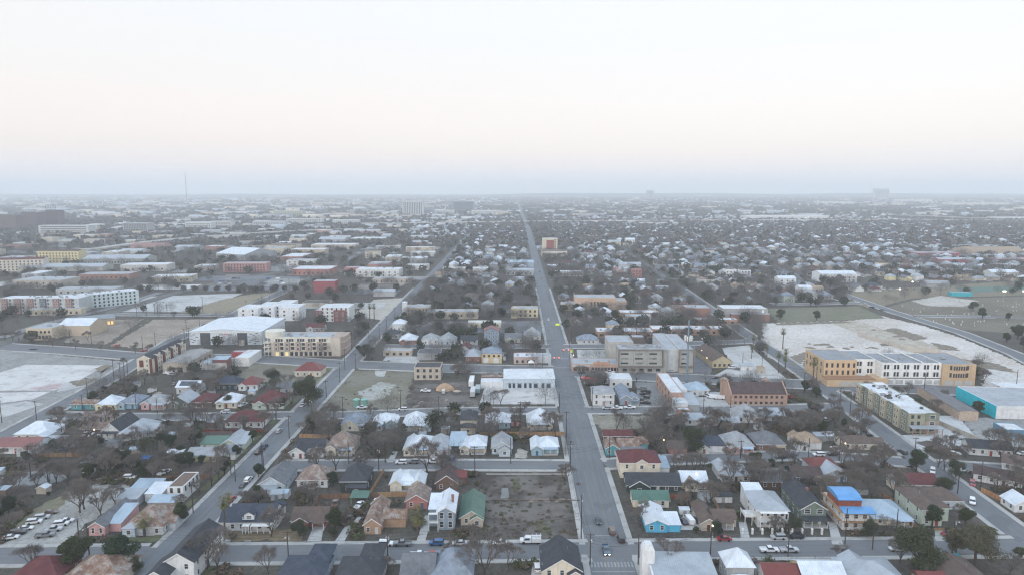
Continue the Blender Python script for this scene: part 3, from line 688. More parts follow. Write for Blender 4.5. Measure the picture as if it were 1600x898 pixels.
# ------------------------------------------------------------------ vehicles
def car_meshes(kind):
    B, Gs = MB(), MB()
    def prof(mb, pts, hw, top_in=None):     # side profile (y forward, z up) extruded, upper points pulled in
        n = len(pts); v = []
        for s in (-1, 1):
            for (y, z) in pts: v.append((s*(hw-(top_in(z) if top_in else 0)), y, z))
        f = [tuple(range(n))[::-1], tuple(range(n, 2*n))] + [(i, (i+1) % n, (i+1) % n+n, i+n) for i in range(n)]
        mb.raw(v, f)
    ti = lambda z: 0.04 if z < .5 else 0.0 if z < .8 else 0.28*(z-.8)
    if kind == 'sedan':
        prof(B, [(-2.3,.35),(2.25,.35),(2.32,.62),(1.9,.78),(1.0,.9),(-1.6,.95),(-2.25,.9),(-2.36,.6)], .9, ti)
        prof(Gs, [(1.15,.88),(.35,1.36),(-.9,1.38),(-1.75,.93)], .84, lambda z: .28*(z-.85)); prof(B, [(.3,1.34),(.28,1.41),(-.88,1.43),(-.95,1.36)], .68)
        L_, w_, wy, wr = 4.6, .9, 1.4, .33
    elif kind == 'suv':
        prof(B, [(-2.3,.4),(2.25,.4),(2.35,.8),(2.2,1.0),(1.1,1.08),(-2.3,1.12),(-2.38,.7)], .95, lambda z: 0.03)
        prof(Gs, [(1.2,1.05),(.55,1.62),(-2.0,1.66),(-2.28,1.1)], .90, lambda z: .22*(z-1)); prof(B, [(.6,1.6),(.5,1.72),(-2.0,1.76),(-2.1,1.62)], .77)
        L_, w_, wy, wr = 4.7, .95, 1.42, .38
    elif kind == 'pickup':
        prof(B, [(-2.85,.5),(2.75,.5),(2.85,.9),(2.7,1.1),(1.3,1.15),(-.7,1.16),(-.7,.8),(-2.7,.8),(-2.85,.8)], .97, lambda z: 0.02)
        for s in (-1, 1): B.box(s*.97-.06, -2.85, .8, s*.97+.06, -.7, 1.16)
        B.box(-.97, -2.9, .6, .97, -2.78, 1.16)
        prof(Gs, [(1.35,1.13),(.7,1.72),(-.55,1.74),(-.72,1.15)], .90, lambda z: .2*(z-1.1)); prof(B, [(.75,1.7),(.65,1.8),(-.55,1.83),(-.6,1.72)], .78)
        L_, w_, wy, wr = 5.7, .97, 1.75, .42
    elif kind == 'van':
        prof(B, [(-2.8,.45),(2.5,.45),(2.65,.9),(2.3,1.2),(1.7,2.0),(-2.8,2.1)], .98, lambda z: .06*max(0,z-1))
        prof(Gs, [(2.22,1.25),(1.72,1.92),(1.1,1.93),(1.1,1.25)], 1.0, lambda z: .06*max(0,z-1)+.001)
        L_, w_, wy, wr = 5.4, .98, 1.75, .38
    else:       # utility truck with service boxes and a ladder rack
        prof(B, [(-.2,.5),(3.3,.5),(3.4,1.0),(3.2,1.25),(2.2,1.3),(1.6,2.1),(-.2,2.15)], 1.05, lambda z: .05*max(0,z-1.2))
        prof(Gs, [(2.2,1.32),(1.64,2.0),(.3,2.02),(.3,1.35)], 1.065, lambda z: .05*max(0,z-1.2))
        B.box(-1.1, -3.4, .6, 1.1, -.3, 1.0); B.box(-1.15, -3.3, 1.0, -.45, -.35, 2.0); B.box(.45, -3.3, 1.0, 1.15, -.35, 2.0); B.box(-.45, -1.4, 1.0, .45, -.4, 1.7)
        for y_ in (-3.1, -1.8, -.5): B.box(-1.1, y_-.05, 2.0, -1.02, y_+.05, 2.6); B.box(1.02, y_-.05, 2.0, 1.1, y_+.05, 2.6); B.box(-1.1, y_-.05, 2.55, 1.1, y_+.05, 2.63)
        B.box(-.6, -3.4, 2.64, -.5, 1.6, 2.72); B.box(-.2, -3.4, 2.64, -.1, 1.6, 2.72)
        L_, w_, wy, wr = 6.8, 1.05, 2.2, .45
    Wm = MB(); n = 12; a = [2*math.pi*i/n for i in range(n)]
    Wm.raw([(-.12, wr*math.cos(t), wr*math.sin(t)) for t in a] + [(.12, wr*math.cos(t), wr*math.sin(t)) for t in a],
           [tuple(range(n))[::-1], tuple(range(n, 2*n))] + [(i, i+n, (i+1) % n+n, (i+1) % n)[::-1] for i in range(n)])
    Hl = MB(); Hl.box(-.22, -.04, -.08, .22, .05, .08)
    return dict(body=B.mesh('body', [TRIM]), glass=Gs.mesh('glass', [GLASS]), wheel=Wm.mesh('wheel', [TYRE]), lamp=Hl.mesh('headlight', [M('plain', (0.5,0.5,0.5))]), tail=Hl.mesh('tail_light', [M('plain', (0.35,0.02,0.02))]),
                w=w_, wy=wy, wr=wr, fr=(2.3 if kind != 'pickup' and kind != 'truck' else 2.8 if kind == 'pickup' else 3.35), hz=.68 if kind != 'truck' else .9)
CARS = {k: car_meshes(k) for k in ('sedan','suv','pickup','van','truck')}
CC = dict(white=(0.70,0.71,0.72), silver=(0.42,0.44,0.46), grey=(0.16,0.17,0.18), black=(0.018,0.019,0.022), red=(0.28,0.02,0.025), blue=(0.02,0.10,0.26), brown=(0.14,0.09,0.06), darkblue=(0.03,0.06,0.11), yellow=(0.6,0.4,0.05), slate=(0.06,0.11,0.16))
CARLIST = []
def car(x, y, kind, col, rz, world=False, z=0.02, lights=False, state='parked', label=None, grp=None, detail=True):
    X, Y = (x, y) if world else G(x, y)
    c = CARS[kind]; root = empty({'truck':'utility_truck','van':'van','pickup':'pickup_truck'}.get(kind, 'car'), (X, Y, z), R(rz))
    tag(root, label, {'pickup':'pickup truck','van':'van','truck':'truck'}.get(kind, 'car'), grp or ('vehicles driving on the avenue' if state == 'driving' else 'vehicles parked in the streets and yards'))
    put('body', c['body'], root, mat=M('paint', CC[col])); put('window', c['glass'], root)
    if detail:
        for sx in (-1, 1):
            for sy in (-1, 1): put('wheel', c['wheel'], root, (sx*(c['w']-.08), sy*c['wy']*(1 if sy > 0 else (.9 if kind != 'truck' else 1)), c['wr']))
        for sx in (-1, 1):
            put('headlight', c['lamp'], root, (sx*.62, c['fr'], c['hz']), mat=M('glow', (1,0.93,0.8), e=14) if lights else None)
            put('tail_light', c['tail'], root, (sx*.66, -2.34 if kind in ('sedan','suv') else -2.88 if kind == 'pickup' else -2.78 if kind == 'van' else -3.38, c['hz']+.1))
    CARLIST.append((root, X, Y, kind, col, state, label))
    return root

# ------------------------------------------------------------------ trees
def rot_about(v, ax, a):
    c, s = math.cos(a), math.sin(a); return v*c + ax.cross(v)*s + ax*ax.dot(v)*(1-c)
def bare_tree_mesh(seed, H, spread, ntw=26, lod=0):
    r = random.Random(seed); T, C = MB(), MB(); th = H*r.uniform(.11,.17)
    p = Vector((0,0,-.1)); d = Vector((r.uniform(-.12,.12), r.uniform(-.12,.12), 1)).normalized(); r0 = H*.016+.05
    q = p+d*(th*.6); T.tube(p, q, r0*1.3, r0, 7); p2 = q; q = p2+rot_about(d, Vector((1,0,0)), r.uniform(-.15,.15))*th*.5; T.tube(p2, q, r0, r0*.85, 7)
    def grow(p, d, L_, rad, lv):
        if lv == 0:
            n = ntw
            for i in range(n):
                a = Vector((r.gauss(0,1), r.gauss(0,1), r.gauss(.25,.8))).normalized(); a = (d*.8+a).normalized(); l = r.uniform(.4,1.35)*L_
                s = p + d*r.uniform(-L_*.5, L_*.7); e = s+a*l
                w_ = r.uniform(.009,.017); b = a.orthogonal().normalized()*w_; b = rot_about(b, a, r.uniform(0,3.14))
                C.face([s-b, s+b, e+b*.5, e-b*.5])
            return
        k = r.choice((3,4)) if lv > 1 else 4
        for i in range(k):
            ax = d.orthogonal().normalized(); ax = rot_about(ax, d, 2*math.pi*(i+r.uniform(-.25,.25))/k)
            nd_ = rot_about(d, ax, r.uniform(.25,.72)*(1.0 if lv > 1 else 1.15)*spread); nd_ = (nd_+Vector((0,0,.20))).normalized()
            l = L_*r.uniform(.72,1.05); mid = p+nd_*l*.5+Vector((r.uniform(-1,1),r.uniform(-1,1),r.uniform(-.3,.6)))*l*.08; e = p+nd_*l
            (T if lv >= 4 else C).tube(p, mid, rad, rad*.8, 5 if lv > 2 else 3); (T if lv >= 4 else C).tube(mid, e, rad*.8, rad*.6, 5 if lv > 2 else 3)
            grow(e, (nd_+(nd_-d)*.1).normalized(), l*.74, rad*.6, lv-1)
    grow(q, d, H*.30, r0*.72, 4)
    return T.mesh('trunk', [M('bark', (0.075,0.064,0.056))]), C.mesh('crown', [M('twig', (0.135,0.122,0.113))])
def leaf_mass(mb, cx, cy_, cz, rx, ry, rz_, n, size, r):
    for i in range(n):
        u = Vector((r.gauss(0,1), r.gauss(0,1), r.gauss(0,1))).normalized()*(r.random()**.4)
        p = Vector((cx+u.x*rx, cy_+u.y*ry, cz+u.z*rz_)); a = Vector((r.gauss(0,1), r.gauss(0,1), r.gauss(0,1))).normalized(); b = a.orthogonal().normalized(); b = rot_about(b, a, r.uniform(0,6.28)); c = a.cross(b)
        s = size*r.uniform(.6,1.3); mb.face([p-b*s-c*s*.6, p+b*s-c*s*.6, p+b*s+c*s*.6, p-b*s+c*s*.6])
def leafy_tree_mesh(seed, H, W_, n=9500, size=.115, col=(0.045,0.062,0.03)):
    r = random.Random(seed); T, C = MB(), MB(); T.tube((0,0,-.1),(r.uniform(-.2,.2),r.uniform(-.2,.2),H*.35), .3, .2, 7)
    k = 11
    for i in range(k):
        a = 2*math.pi*i/k+r.uniform(-.3,.3); rad = W_/2*r.uniform(.25,.68); z = H*r.uniform(.36,.8); c = (rad*math.cos(a), rad*math.sin(a), z)
        T.tube((0,0,H*.28), c, .12, .04, 5); s = W_*r.uniform(.13,.24)
        leaf_mass(C, *c, s, s, s*.75, n//k, size, r)
    leaf_mass(C, 0, 0, H*.72, W_*.26, W_*.26, H*.24, n//4, size, r)
    return T.mesh('trunk', [M('bark', (0.07,0.055,0.045))]), C.mesh('crown', [M('leaf', col)])
def palm_mesh(seed, H, cr=1.9, skirt=True):
    r = random.Random(seed); T, C = MB(), MB(); n = 6
    for i in range(n): T.cyl(0.05*math.sin(i), 0.05*math.cos(i), H*i/n-.1*(i == 0), H*(i+1)/n, .26-.02*i, .25-.02*i, 8, cap=False)
    for i in range(46):
        a = r.uniform(0, 6.28); el = r.uniform(-.9, 1.3) if i < 34 else r.uniform(-1.4,-.9); d = Vector((math.cos(a)*math.cos(el), math.sin(a)*math.cos(el), math.sin(el)))
        p = Vector((0,0,H)); mid = p+d*cr*.55; b = d.cross(Vector((0,0,1))); b = b.normalized() if b.length > .01 else Vector((1,0,0))
        C.tube(p, mid, .03, .02, 3)
        for j in range(9):
            t = (j-4)/4.0; e = mid+(d*math.cos(t*1.1)+b*math.sin(t*1.1))*cr*.5*r.uniform(.8,1)+Vector((0,0,-.22*cr*abs(t)-.12)); s = b*.07
            C.face([mid-s*.5, mid+s*.5, e+s*.4, e-s*.4])
    if skirt: leaf_mass(C, 0, 0, H-cr*.55, cr*.32, cr*.32, cr*.5, 90, .16, r)
    return T.mesh('trunk', [M('bark', (0.10,0.08,0.065))]), C.mesh('crown', [M('leaf', (0.11,0.115,0.05))])
TREES = []
def tree(kind, ms, X, Y, s, rz, sz=None, label=None, size='', look='', grp=None):
    root = empty(kind, (X, Y, 0), rz); root.scale = (s, s, sz or s)
    tag(root, label, {'bare_tree':'bare tree','evergreen_tree':'evergreen tree','palm_tree':'palm tree','bush':'bush'}[kind], grp or {'bare_tree':'bare winter trees around the houses','evergreen_tree':'evergreen trees around the houses','palm_tree':'palm trees of the district','bush':'bushes in the yards'}[kind])
    put('trunk', ms[0], root); put('crown', ms[1], root)
    TREES.append((root, X, Y, kind, look, label)); return root
def pole(x, y, h, arms=1, lamp=False, label=None, world=False, ang=0.0):
    X, Y = (x, y) if world else G(x, y)
    root = empty('utility_pole', (X, Y, 0), R(ang)); tag(root, label, 'utility pole', 'wooden utility poles along the streets')
    m = MB(); m.cyl(0, 0, -.2, h, .19, .13, 8); m.build('pole', POLE, root)
    for i in range(arms):
        c = MB(); z = h-.6-i*1.0; c.box(-1.25, -.09, z, 1.25, .09, z+.16)
        for xx in (-1.1, -.5, .5, 1.1): c.cyl(xx, 0, z+.16, z+.36, .05, .04, 5)
        c.build('crossarm', POLE, root)
    if arms: t = MB(); t.cyl(.38, 0, h-2.9, h-2.0, .24, .24, 8); t.build('transformer', M('plain', (0.32,0.33,0.34)), root)
    if lamp:
        a = MB(); a.tube((0,0,h-1.6), (0,-1.7,h-1.1), .05, .04, 5); ar = a.build('lamp_arm', STEEL, root)
        l = MB(); l.taper((-.14,-2.2,.14,-1.6,h-1.2), (-.08,-2.15,.08,-1.65,h-1.0)); l.build('lamp_head', M('plain', (0.55,0.55,0.52)), ar)
    POLES.append((root, X, Y, label)); return root
POLES = []
def fence(a, b, h=1.8, label='wooden board fence', mat=WOOD, kind='wooden_fence', zs=2.4):
    A, B = Vector(G(*a)), Vector(G(*b)); d = B-A; L_ = d.length; rz = math.atan2(d.y, d.x)
    root = empty(kind, (A.x, A.y, 0), rz); tag(root, label, 'fence', 'board fences between the yards'); p = MB(); p.box(0, -.03, .05, L_, .03, h); p.box(0, .03, .4, L_, .08, .5); p.box(0, .03, h-.4, L_, .08, h-.3)
    if 'iron' in label:
        p = MB(); p.box(0, -.02, .25, L_, .02, .3); p.box(0, -.02, h-.1, L_, .02, h-.05)
        for i in range(int(L_/.45)): p.box(i*.45-.012, -.012, .05, i*.45+.012, .012, h)
    p.build('panel', mat, root); n = max(2, int(L_/6)+1)
    for i in range(n): q = MB(); xx = i*L_/(n-1); q.box(xx-.06, -.1, 0, xx+.06, -.031, h+.1); q.build('post', mat, root)
    FENCES.append((root, (A.x+B.x)/2, (A.y+B.y)/2, mat)); mark_seg((A.x,A.y),(B.x,B.y),1.0)
FENCES = []
# ================================================================== HOUSES OF THE PHOTOGRAPH, near rows first
H_ = house
def _solar(r):
    m = MB(); p, hw = .5, 4.5
    f = lambda y: 4.0+.3+y*.5
    m.slab([(-4.6,.6,f(.6)),(4.4,.6,f(.6)),(4.4,3.8,f(3.8)),(-4.6,3.8,f(3.8))], .06); m.build('solar_panel', M('glass',(0.03,0.035,0.05)), r)
# --- nearest row, along the bottom edge (their fronts lie below the frame)
H_(55,918,13,11,3.2,'hip','dred','brown','low house with dark red hip roof beside the bare tree at the bottom edge','the dark red hip roof')
H_(143,922,15,12,3.6,'hip','rust','beige','wide house with rust streaked tan hip roof at the bottom edge','the rust streaked hip roof',wings=[(-4,-2.5,5,5,3.5,'gy')])
H_(281,908,8.5,20,6.0,'gy','char','white','tall narrow white house with long charcoal gable roof by the corner of the side street','the tall white gable house',st=2,wings=[(-4.2,-5,6,10,4.2,'gy')])
H_(468,922,12.5,12,3.6,'hip','slate','bg','blue grey house with dark standing seam roof and a steep rear gable','the slate metal roof house',wings=[(3.0,8,6.2,9,4.4,'hip')],pitch=.5)
H_(558,924,12.5,12,3.6,'hip','char','grey','house with charcoal hip roof and steep rear gable, beside the bare shrubs','the charcoal twin gable roof',wings=[(2.0,8,6.2,9.5,4.6,'hip')],pitch=.5)
H_(652,920,9,12,4.2,'gx','grey','beige','small house with weathered brown grey shingle roof next to a charcoal roof','the weathered shingle roof',wings=[(1,-3,5,5,4,'gy')])
H_(707,922,11,13,4.4,'hip','bluegrey','cream','house with pointed blue grey hip roof behind the big bare tree','the pointed blue grey roof',pitch=.75)
H_(878,918,10.8,13,5.3,'gy','char','cream','cream two storey house with charcoal gable roof on the avenue corner','the cream corner house',st=2,wings=[(3.6,-1.5,4,8,4.6,'gy')])
def church(root, rm, wm):
    a = MB(); x0, x1, y0, y1 = -10.9, -7.4, 9.5, 13.0
    a.box(x0, y0, 0, x1, y1, 10.2); a.taper((x0,y0,x1,y1,10.2), (x0+.5,y0+.3,x1-.5,y1-.3,11.3)); a.box(x0+.9,y0+.5,11.3,x1-.9,y1-.5,11.8); t = a.build('tower', wm, root)
    for i in range(3):
        b = MB(); b.raw([(-3.5+i*3.6-.7,1.0,6.1),(-3.5+i*3.6+.7,1.0,6.1),(-3.5+i*3.6,1.0,6.75),(-3.5+i*3.6,2.6,6.95)],[(0,1,2),(1,3,2),(0,2,3)]); b.build('roof_vent', M('plain', (0.1,0.13,0.16)), root)
    f = MB(); f.box(-9.0,0,0,-8.5,9.4,6.4); f.build('parapet', wm, root)
H_(1075,946,17.2,15,5.2,'shed','silver','white','white stucco hall with pale metal roof, three roof vents and a stepped tower','the white stucco hall',cat='hall',name='hall',extra=church,nw=4,pitch=.4)
H_(1156,914,7.6,7.6,5.6,'pyr','white','grey','narrow grey house with tall white metal pyramid roof and lower porch roof','the white pyramid roof',st=2,pitch=.9,wings=[(0,-2.4,5,2.6,3.2,'hip')])
H_(1231,928,11.5,10,3.6,'gx','red','white','low white house with deep red metal roof and small roof box','the deep red metal roof')
H_(1290,930,11.5,11,4.2,'gx','white','yellow','yellow trimmed house with white metal roof and front gable','the yellow trimmed white roof',wings=[(-1,-3,5,5,4,'gy'),(3.5,-4,5,4,3.4,'shed')])
H_(1374,934,15,13,4.4,'hip','silver','bg','blue grey house with broad pale metal cross gable roof by the evergreen','the broad pale metal roof',wings=[(-2.5,5,6,8.5,4.7,'gy'),(4.5,-3,7,6,3.6,'hip')],pitch=.42)
H_(1527,938,11,15,3.6,'gy','brown','beige','beige house with reddish brown gable roof under the olive grey tree','the reddish brown gable roof',pitch=.4)
H_(1460,924,7,6,2.8,'gx','red','brown','small shed like house with red roof beside the evergreen tree')
# --- first block behind the cross street
H_(152,836,5.0,17,3.1,'gy','grey','pink','pink gabled house with white trim and grey roof beside the gravel lot','the pink gabled house',wings=[(4.2,2.5,4.2,11,2.9,'shed','bluem','pink')],nw=2,door=False,ww=.8,wh=1.6)
H_(226,836,12,14,3.2,'hip','rust','lgrey','old house with rusted patchy hip roof and cluttered yard on the corner','the rusted corner house',wings=[(5.5,3,6,8,3,'gx'),(-4.5,-1,4,6,2.9,'hip','silver','pblue')])
block(275,783,5.6,13,5.6,'broof','white','white two storey stucco building with flat brown roof by the side street','the white stucco cube',cat='house',name='house',wf=(2,1,.8,1.6,3.4,3),wsd=(4,1,.8,1.7,3.4,3))
shed(225,774,9.5,7,2.8,'shed','bluem','grey','long shed with pale blue metal roof behind the gravel lot',short='the pale blue metal shed')
shed(198,791,7.5,7,2.8,'shed','silver','grey','low shed with silver blue metal roof behind the pink gabled house')
shed(252,796,9,5,2.7,'shed','bluem','beige','lean to shed with blue metal roof in front of the white stucco cube')
shed(240,783,6,8,2.9,'shed','white','white','shed with bright white metal roof beside the white stucco cube')
def h8(root, rm, wm):
    for i, dx in enumerate((-.9, 3.9)):
        w_ = (2.4, 6.4)[i]; p = MB(); p.box(dx-w_/2, -2.2, 2.6, dx+w_/2, .02, 2.85); po = p.build('porch_roof', TRIM, root)
        for k in range(3 if i == 0 else 4): q = MB(); xx = dx-w_/2+.15+k*(w_-.3)/(2 if i == 0 else 3); q.box(xx-.12, -2.15, .3, xx+.12, -1.9, 2.6); q.build('post', TRIM, po)
        r = MB(); r.box(dx-w_/2, -2.18, .9, dx+w_/2, -2.1, 1.0); r.build('railing', TRIM, po)
    b = MB(); b.box(-2.4,-.4,4.2,1.4,.1,4.3); b.box(-2.4,-.4,4.3,-2.3,-.3,5.1); b.box(1.3,-.4,4.3,1.4,-.3,5.1); b.box(-2.4,-.42,5.0,1.4,-.3,5.1); b.build('balcony', TRIM, root)
H_(392,829,14.6,11,3.4,'gx','slate','white','white house with steep navy roof, front dormer balcony and arched porch','the white house with navy roof',pitch=.62,dor=(-.5,.3,3.9,3.2,4.5,1.6),wings=[(-8.0,0.6,4.6,9,3.1,'gx'),(5.6,2.5,4.2,9,4.0,'gy')],extra=h8,nw=5)
H_(483,823,11.4,9,2.7,'gx','brown','brick','low brick ranch house with grey brown roof and small white front gable','the brick ranch house',wings=[(-2.4,-1.6,5,5,2.7,'gy')],po=(3.6,4,2.5))
shed(561,787,6,4.5,2.4,'shed','green','grey','open carport with bright lime green roof over a white pickup',open=True,cat='carport',name='carport').children[0].material_slots[0].material = M('plain',(0.22,0.42,0.12))
H_(582,834,5.4,17,3.4,'gy','rust','tanb','tan timber house with rusty orange cross gable roof','the tan rusty roofed house',wk='siding',wings=[(6.3,4.5,7.4,6.5,3.2,'gx')],pitch=.75,nw=2)
H_(651,794,7.5,10,2.9,'gy','rustg','salmon','small house with patched silver grey roof behind the tan rusty roofed house')
def gallery(root, W_, d, st, x0=0.0, rail=True, w2=None):
    w_ = w2 or W_
    for s in range(1, st+1):
        z = s*3.0; p = MB(); p.box(x0-w_/2, -d, z-.12, x0+w_/2, -.02, z); po = p.build('gallery_floor', TRIM, root)
        n = max(2, int(w_/2.5)+1)
        for k in range(n): q = MB(); xx = x0-w_/2+.12+k*(w_-.24)/(n-1); q.box(xx-.11, -d+.02, z-3+.05, xx+.11, -d+.24, z-.12); q.build('post', TRIM, po)
        if rail and s < st: r = MB(); r.box(x0-w_/2, -d+.05, z+.9, x0+w_/2, -d+.12, z+1.0); r.build('railing', TRIM, po)
H_(697,827,5.6,14,6.2,'gy','white','bg','narrow blue grey two storey house with white metal roof and stacked side porches','the blue grey porch house',st=2,nw=2,ww=1.2,wh=2.0,pitch=.6,wings=[(-4.0,2.5,3.4,9,6.0,'shed')],chim=(1.8,6,9.2),extra=lambda r,a,b: gallery(r,3.2,1.2,2,-4.0),door=False)
H_(737,820,7.2,16,3.0,'gy','green','beige','long house with green metal gable roof beside the vacant lot','the green gable house',pitch=.62,wings=[(1.8,-1.5,4,9,2.8,'gy')],nw=2,oh=.6)
# second row left
H_(424,769,9.8,15,3.1,'gy','grey','pblue','pale blue house with broad grey shingle gable roof and low rear addition','the broad grey gable house',wings=[(-1,-3,7,3,2.4,'shed','silver','lgrey')])
H_(488,761,11.4,10,3.0,'hip','rustg','white','square white house with rust mottled hip roof and small entry hood','the white house with mottled hip roof',pitch=.75,po=(0,2.4,1.8,0,2.2))
H_(553,768,9.5,12,4.2,'hip','char','dark','black painted house with steep charcoal roof','the black painted house',pitch=.85,wings=[(1.5,-3,7,4,3,'shed')],door=False)
H_(619,767,4.4,10,3.0,'gy','white','cream','cream house with bright white metal roof and twin front gables','the twin gable white roof house',wings=[(8,0,4.6,9,3,'gy'),(4,1.8,6,9.5,3.2,'hip')],po=(3.8,4.4,2.4,1.8),nw=1)
H_(698,766,8,11,3.2,'gy','dbrown','brown','dark brown house with weathered shingle roof half hidden by trees','the dark brown house',pitch=.7,wings=[(5,5,4,6,3,'gx','red','brown')])
shed(432,781,4,4,2.3,'gx','silver','lgrey','little grey metal shed behind the broad grey gable house',rz=5)
shed(441,779,4,3.5,2.2,'gx','bluem','lgrey','little blue roofed metal shed behind the broad grey gable house')
# second row right of the avenue
H_(1000,746,15.3,12,6.2,'hip','dred','cream','large cream two storey house with dark red hip roof on the avenue','the large cream house',st=2,nw=3,wh=1.5,ww=.9,pitch=.5,wings=[(0.5,-.4,4.5,4,6.3,'gy'),(9.6,3,4.4,9,2.9,'shed','bluem','white')],door=False)
H_(1021,768,19.5,9,2.9,'gx','char','dark','long dark green house with black shingle roof behind the green roofed cottage','the long dark green house',wings=[(-5.5,-2,7,6,3,'gy')],pitch=.6)
H_(1017,792,12.4,7,3.0,'gx','green','cream','cream cottage with green L shaped metal roof','the green roofed cottage',wings=[(-2,-6,4.6,9,2.9,'gy')],pitch=.5,tr=False)
H_(1026,831,6.8,13,2.9,'gy','white','sky','sky blue cottage with rounded white metal roof','the sky blue cottage',wings=[(5.3,.4,4.8,7,2.5,'shed','white','sky')],nw=2,pitch=.45,door=False)
H_(1107,829,4.8,14,2.9,'gy','brown','beige','beige bungalow with brown L shaped roof and front porch','the brown L roof bungalow',wings=[(6,3,7.5,7,2.8,'gx')],po=(6,5,2.4,3),nw=1)
shed(1102,784,3.4,4,2.6,'gx','silver','pblue','small pale blue shed with grey roof behind the brown L roof bungalow')
shed(1130,785,6.4,4,2.3,'gx','char','white','white storage shed with dark roof in the fenced yard',short='the white storage shed')
shed(1070,803,3.2,2,1.6,'shed','white','white','tiny white shed against the fence behind the sky blue cottage')
def h30(root, rm, wm):
    gallery(root, 9.0, 2.4, 2)
    b = MB(); b.box(-8.4, 1, 2.9, -4.55, 6, 3.1); d = b.build('deck', TRIM, root)
    for a_, c_ in ((-8.3,1.1),(-8.3,5.8),(-6,1.1)): q = MB(); q.box(a_-.1,c_-.1,0,a_+.1,c_+.1,2.9); q.build('post', TRIM, d)
    q = MB(); q.box(-8.4,.98,3.1,-4.6,1.05,4.0); q.box(-8.42,1,3.1,-8.36,6,4.0); q.build('railing', TRIM, d)
H_(1205,823,9,13,6.2,'hip','silver','white','white two storey house with double front gallery and side deck','the white double gallery house',st=2,nw=4,pitch=.5,oh=1.1,wings=[(-1.5,12,6,7,6.0,'shed','white','white')],extra=h30,wh=1.8)
H_(1270,819,8.2,18,5.6,'gy','char','sage','dark sage green two storey house with charcoal gable roof','the sage green house',st=2,nw=2,ww=1.8,wh=1.5,po=(0,8.2,2.6,0,2.6,'char'),chim=(1.5,10,8.3))
def h32(root, rm, wm):
    X = M('lot',(0.24,0.075,0.05),c2=(0.17,0.055,0.04),s=2.0); a = MB(); a.box(-4.3,3.0,6.2,3.0,12,8.5); a.build('sheathing', X, root)
    BT = M('metal',(0.12,0.30,0.56)); b = MB(); n = 8
    for i in range(n):
        t0, t1 = i/n, (i+1)/n; f = lambda t: (2.8+t*9.4, 8.55+1.5*math.sin(math.pi*min(1,t*.72+.06)))
        (y0,z0),(y1,z1) = f(t0), f(t1); b.face([(-4.5,y0,z0),(3.4,y0,z0),(3.4,y1,z1),(-4.5,y1,z1)]); b.face([(-4.5,y0,8.5),(-4.5,y0,z0),(-4.5,y1,z1),(-4.5,y1,8.5)]); b.face([(3.4,y0,8.5),(3.4,y1,8.5),(3.4,y1,z1),(3.4,y0,z0)])
    b.build('tarpaulin', BT, root); c = MB(); c.slab([(-4.6,-1.6,6.3),(6.0,-1.6,6.3),(6.0,2.6,6.9),(-4.6,2.6,6.9)], .06); c.build('tarpaulin', BT, root)
    for s in (1, 2):
        q = MB(); q.box(-4.3,-1.4,s*3-.05,5.6,-.03,s*3+.1); q.build('scaffold_deck', WOOD2, root)
        q = MB(); q.box(-5.3,0,s*3-.05,-4.32,15,s*3+.06); q.build('scaffold_deck', WOOD2, root)
    for xx in (-4.2,-1,2.2,5.5): q = MB(); q.box(xx-.06,-1.4,0,xx+.06,-1.28,6.2); q.build('scaffold_post', WOOD2, root)
    for yy in (.5,5,10,14.5): q = MB(); q.box(-5.28,yy-.05,0,-5.18,yy+.05,8.2); q.build('scaffold_post', WOOD2, root)
H_(1336,827,8.6,15,6.1,'flat','wroof','white','house under construction in white house wrap with red upper storey and blue tarpaulins','the house under construction',st=2,nw=3,extra=h32,ww=1.2,door=False)
H_(1393,820,11.5,13,2.7,'hip','bluem','cream','cream bungalow with wide pale blue metal hip roof and open porch','the pale hip roof bungalow',pitch=.45,oh=.9,po=(3,6,2.2,0,2.5))
H_(1455,821,6.6,17,5.6,'hip','brown','pgreen','pale green two storey house with brown hip roof inside a board fence','the pale green two storey house',st=2,nw=2,wings=[(5,3.5,5,7,5,'hip')],pitch=.42)
H_(1473,795,13,11,3.2,'hip','brown','pblue','wide pale blue house with low brown hip roof','the wide brown hip roof',pitch=.42)
H_(1435,767,14.5,9,2.9,'gx','dred','cream','cream house with maroon roof and metal roofed front wing','the maroon roof house',wings=[(-6.5,-1,4.4,7,3,'gy','silver','cream')],pitch=.5,tr=False)
H_(1306,752,8.5,9,3.0,'gy','silver','pblue','light blue cottage with silver roof and red roofed rear','the light blue cottage',wings=[(-1.5,6,11,9,3.3,'hip','red','pblue')],pitch=.5)
H_(1262,755,11,9,2.9,'gx','dbrown','dark','dark house with brown black roof among bare trees','the dark tree shaded house',wings=[(3,-2,4,4,2.8,'gy')])
H_(1085,763,9.5,9,2.9,'gx','white','cream','cream house with light metal roof and rusty front gable','the light roof house with rusty gable',wings=[(-1.5,-2.5,4.6,5,2.8,'gy','rustg','cream')],tr=False)
H_(1150,753,10.5,10,2.9,'hip','silver','lgrey','grey house with pale metal hip roof and lit porch lamp','the lamp lit grey house',wings=[(-3.5,3,5,9,3.3,'gy')],pitch=.5)
H_(1216,763,13,10,2.9,'hip','grey','brown','low brown house with dull grey roof hidden behind bare branches','the low brown house')
H_(1558,757,15,8,3.0,'gx','dbrown','white','long white house with dark roof beyond the side street','the long white house',rz=-34)
H_(1597,738,13,9,3.0,'gx','brown','white','white house with brown roof beyond the long white house','the far brown roof house',rz=-34)
H_(1603,800,8,7,2.7,'gy','white','white','small white building at the edge behind a board fence')
H_(1548,712,16,9,3.2,'gx','char','white','white house with black roof beside the iron fenced car park','the black roof house',rz=-12)
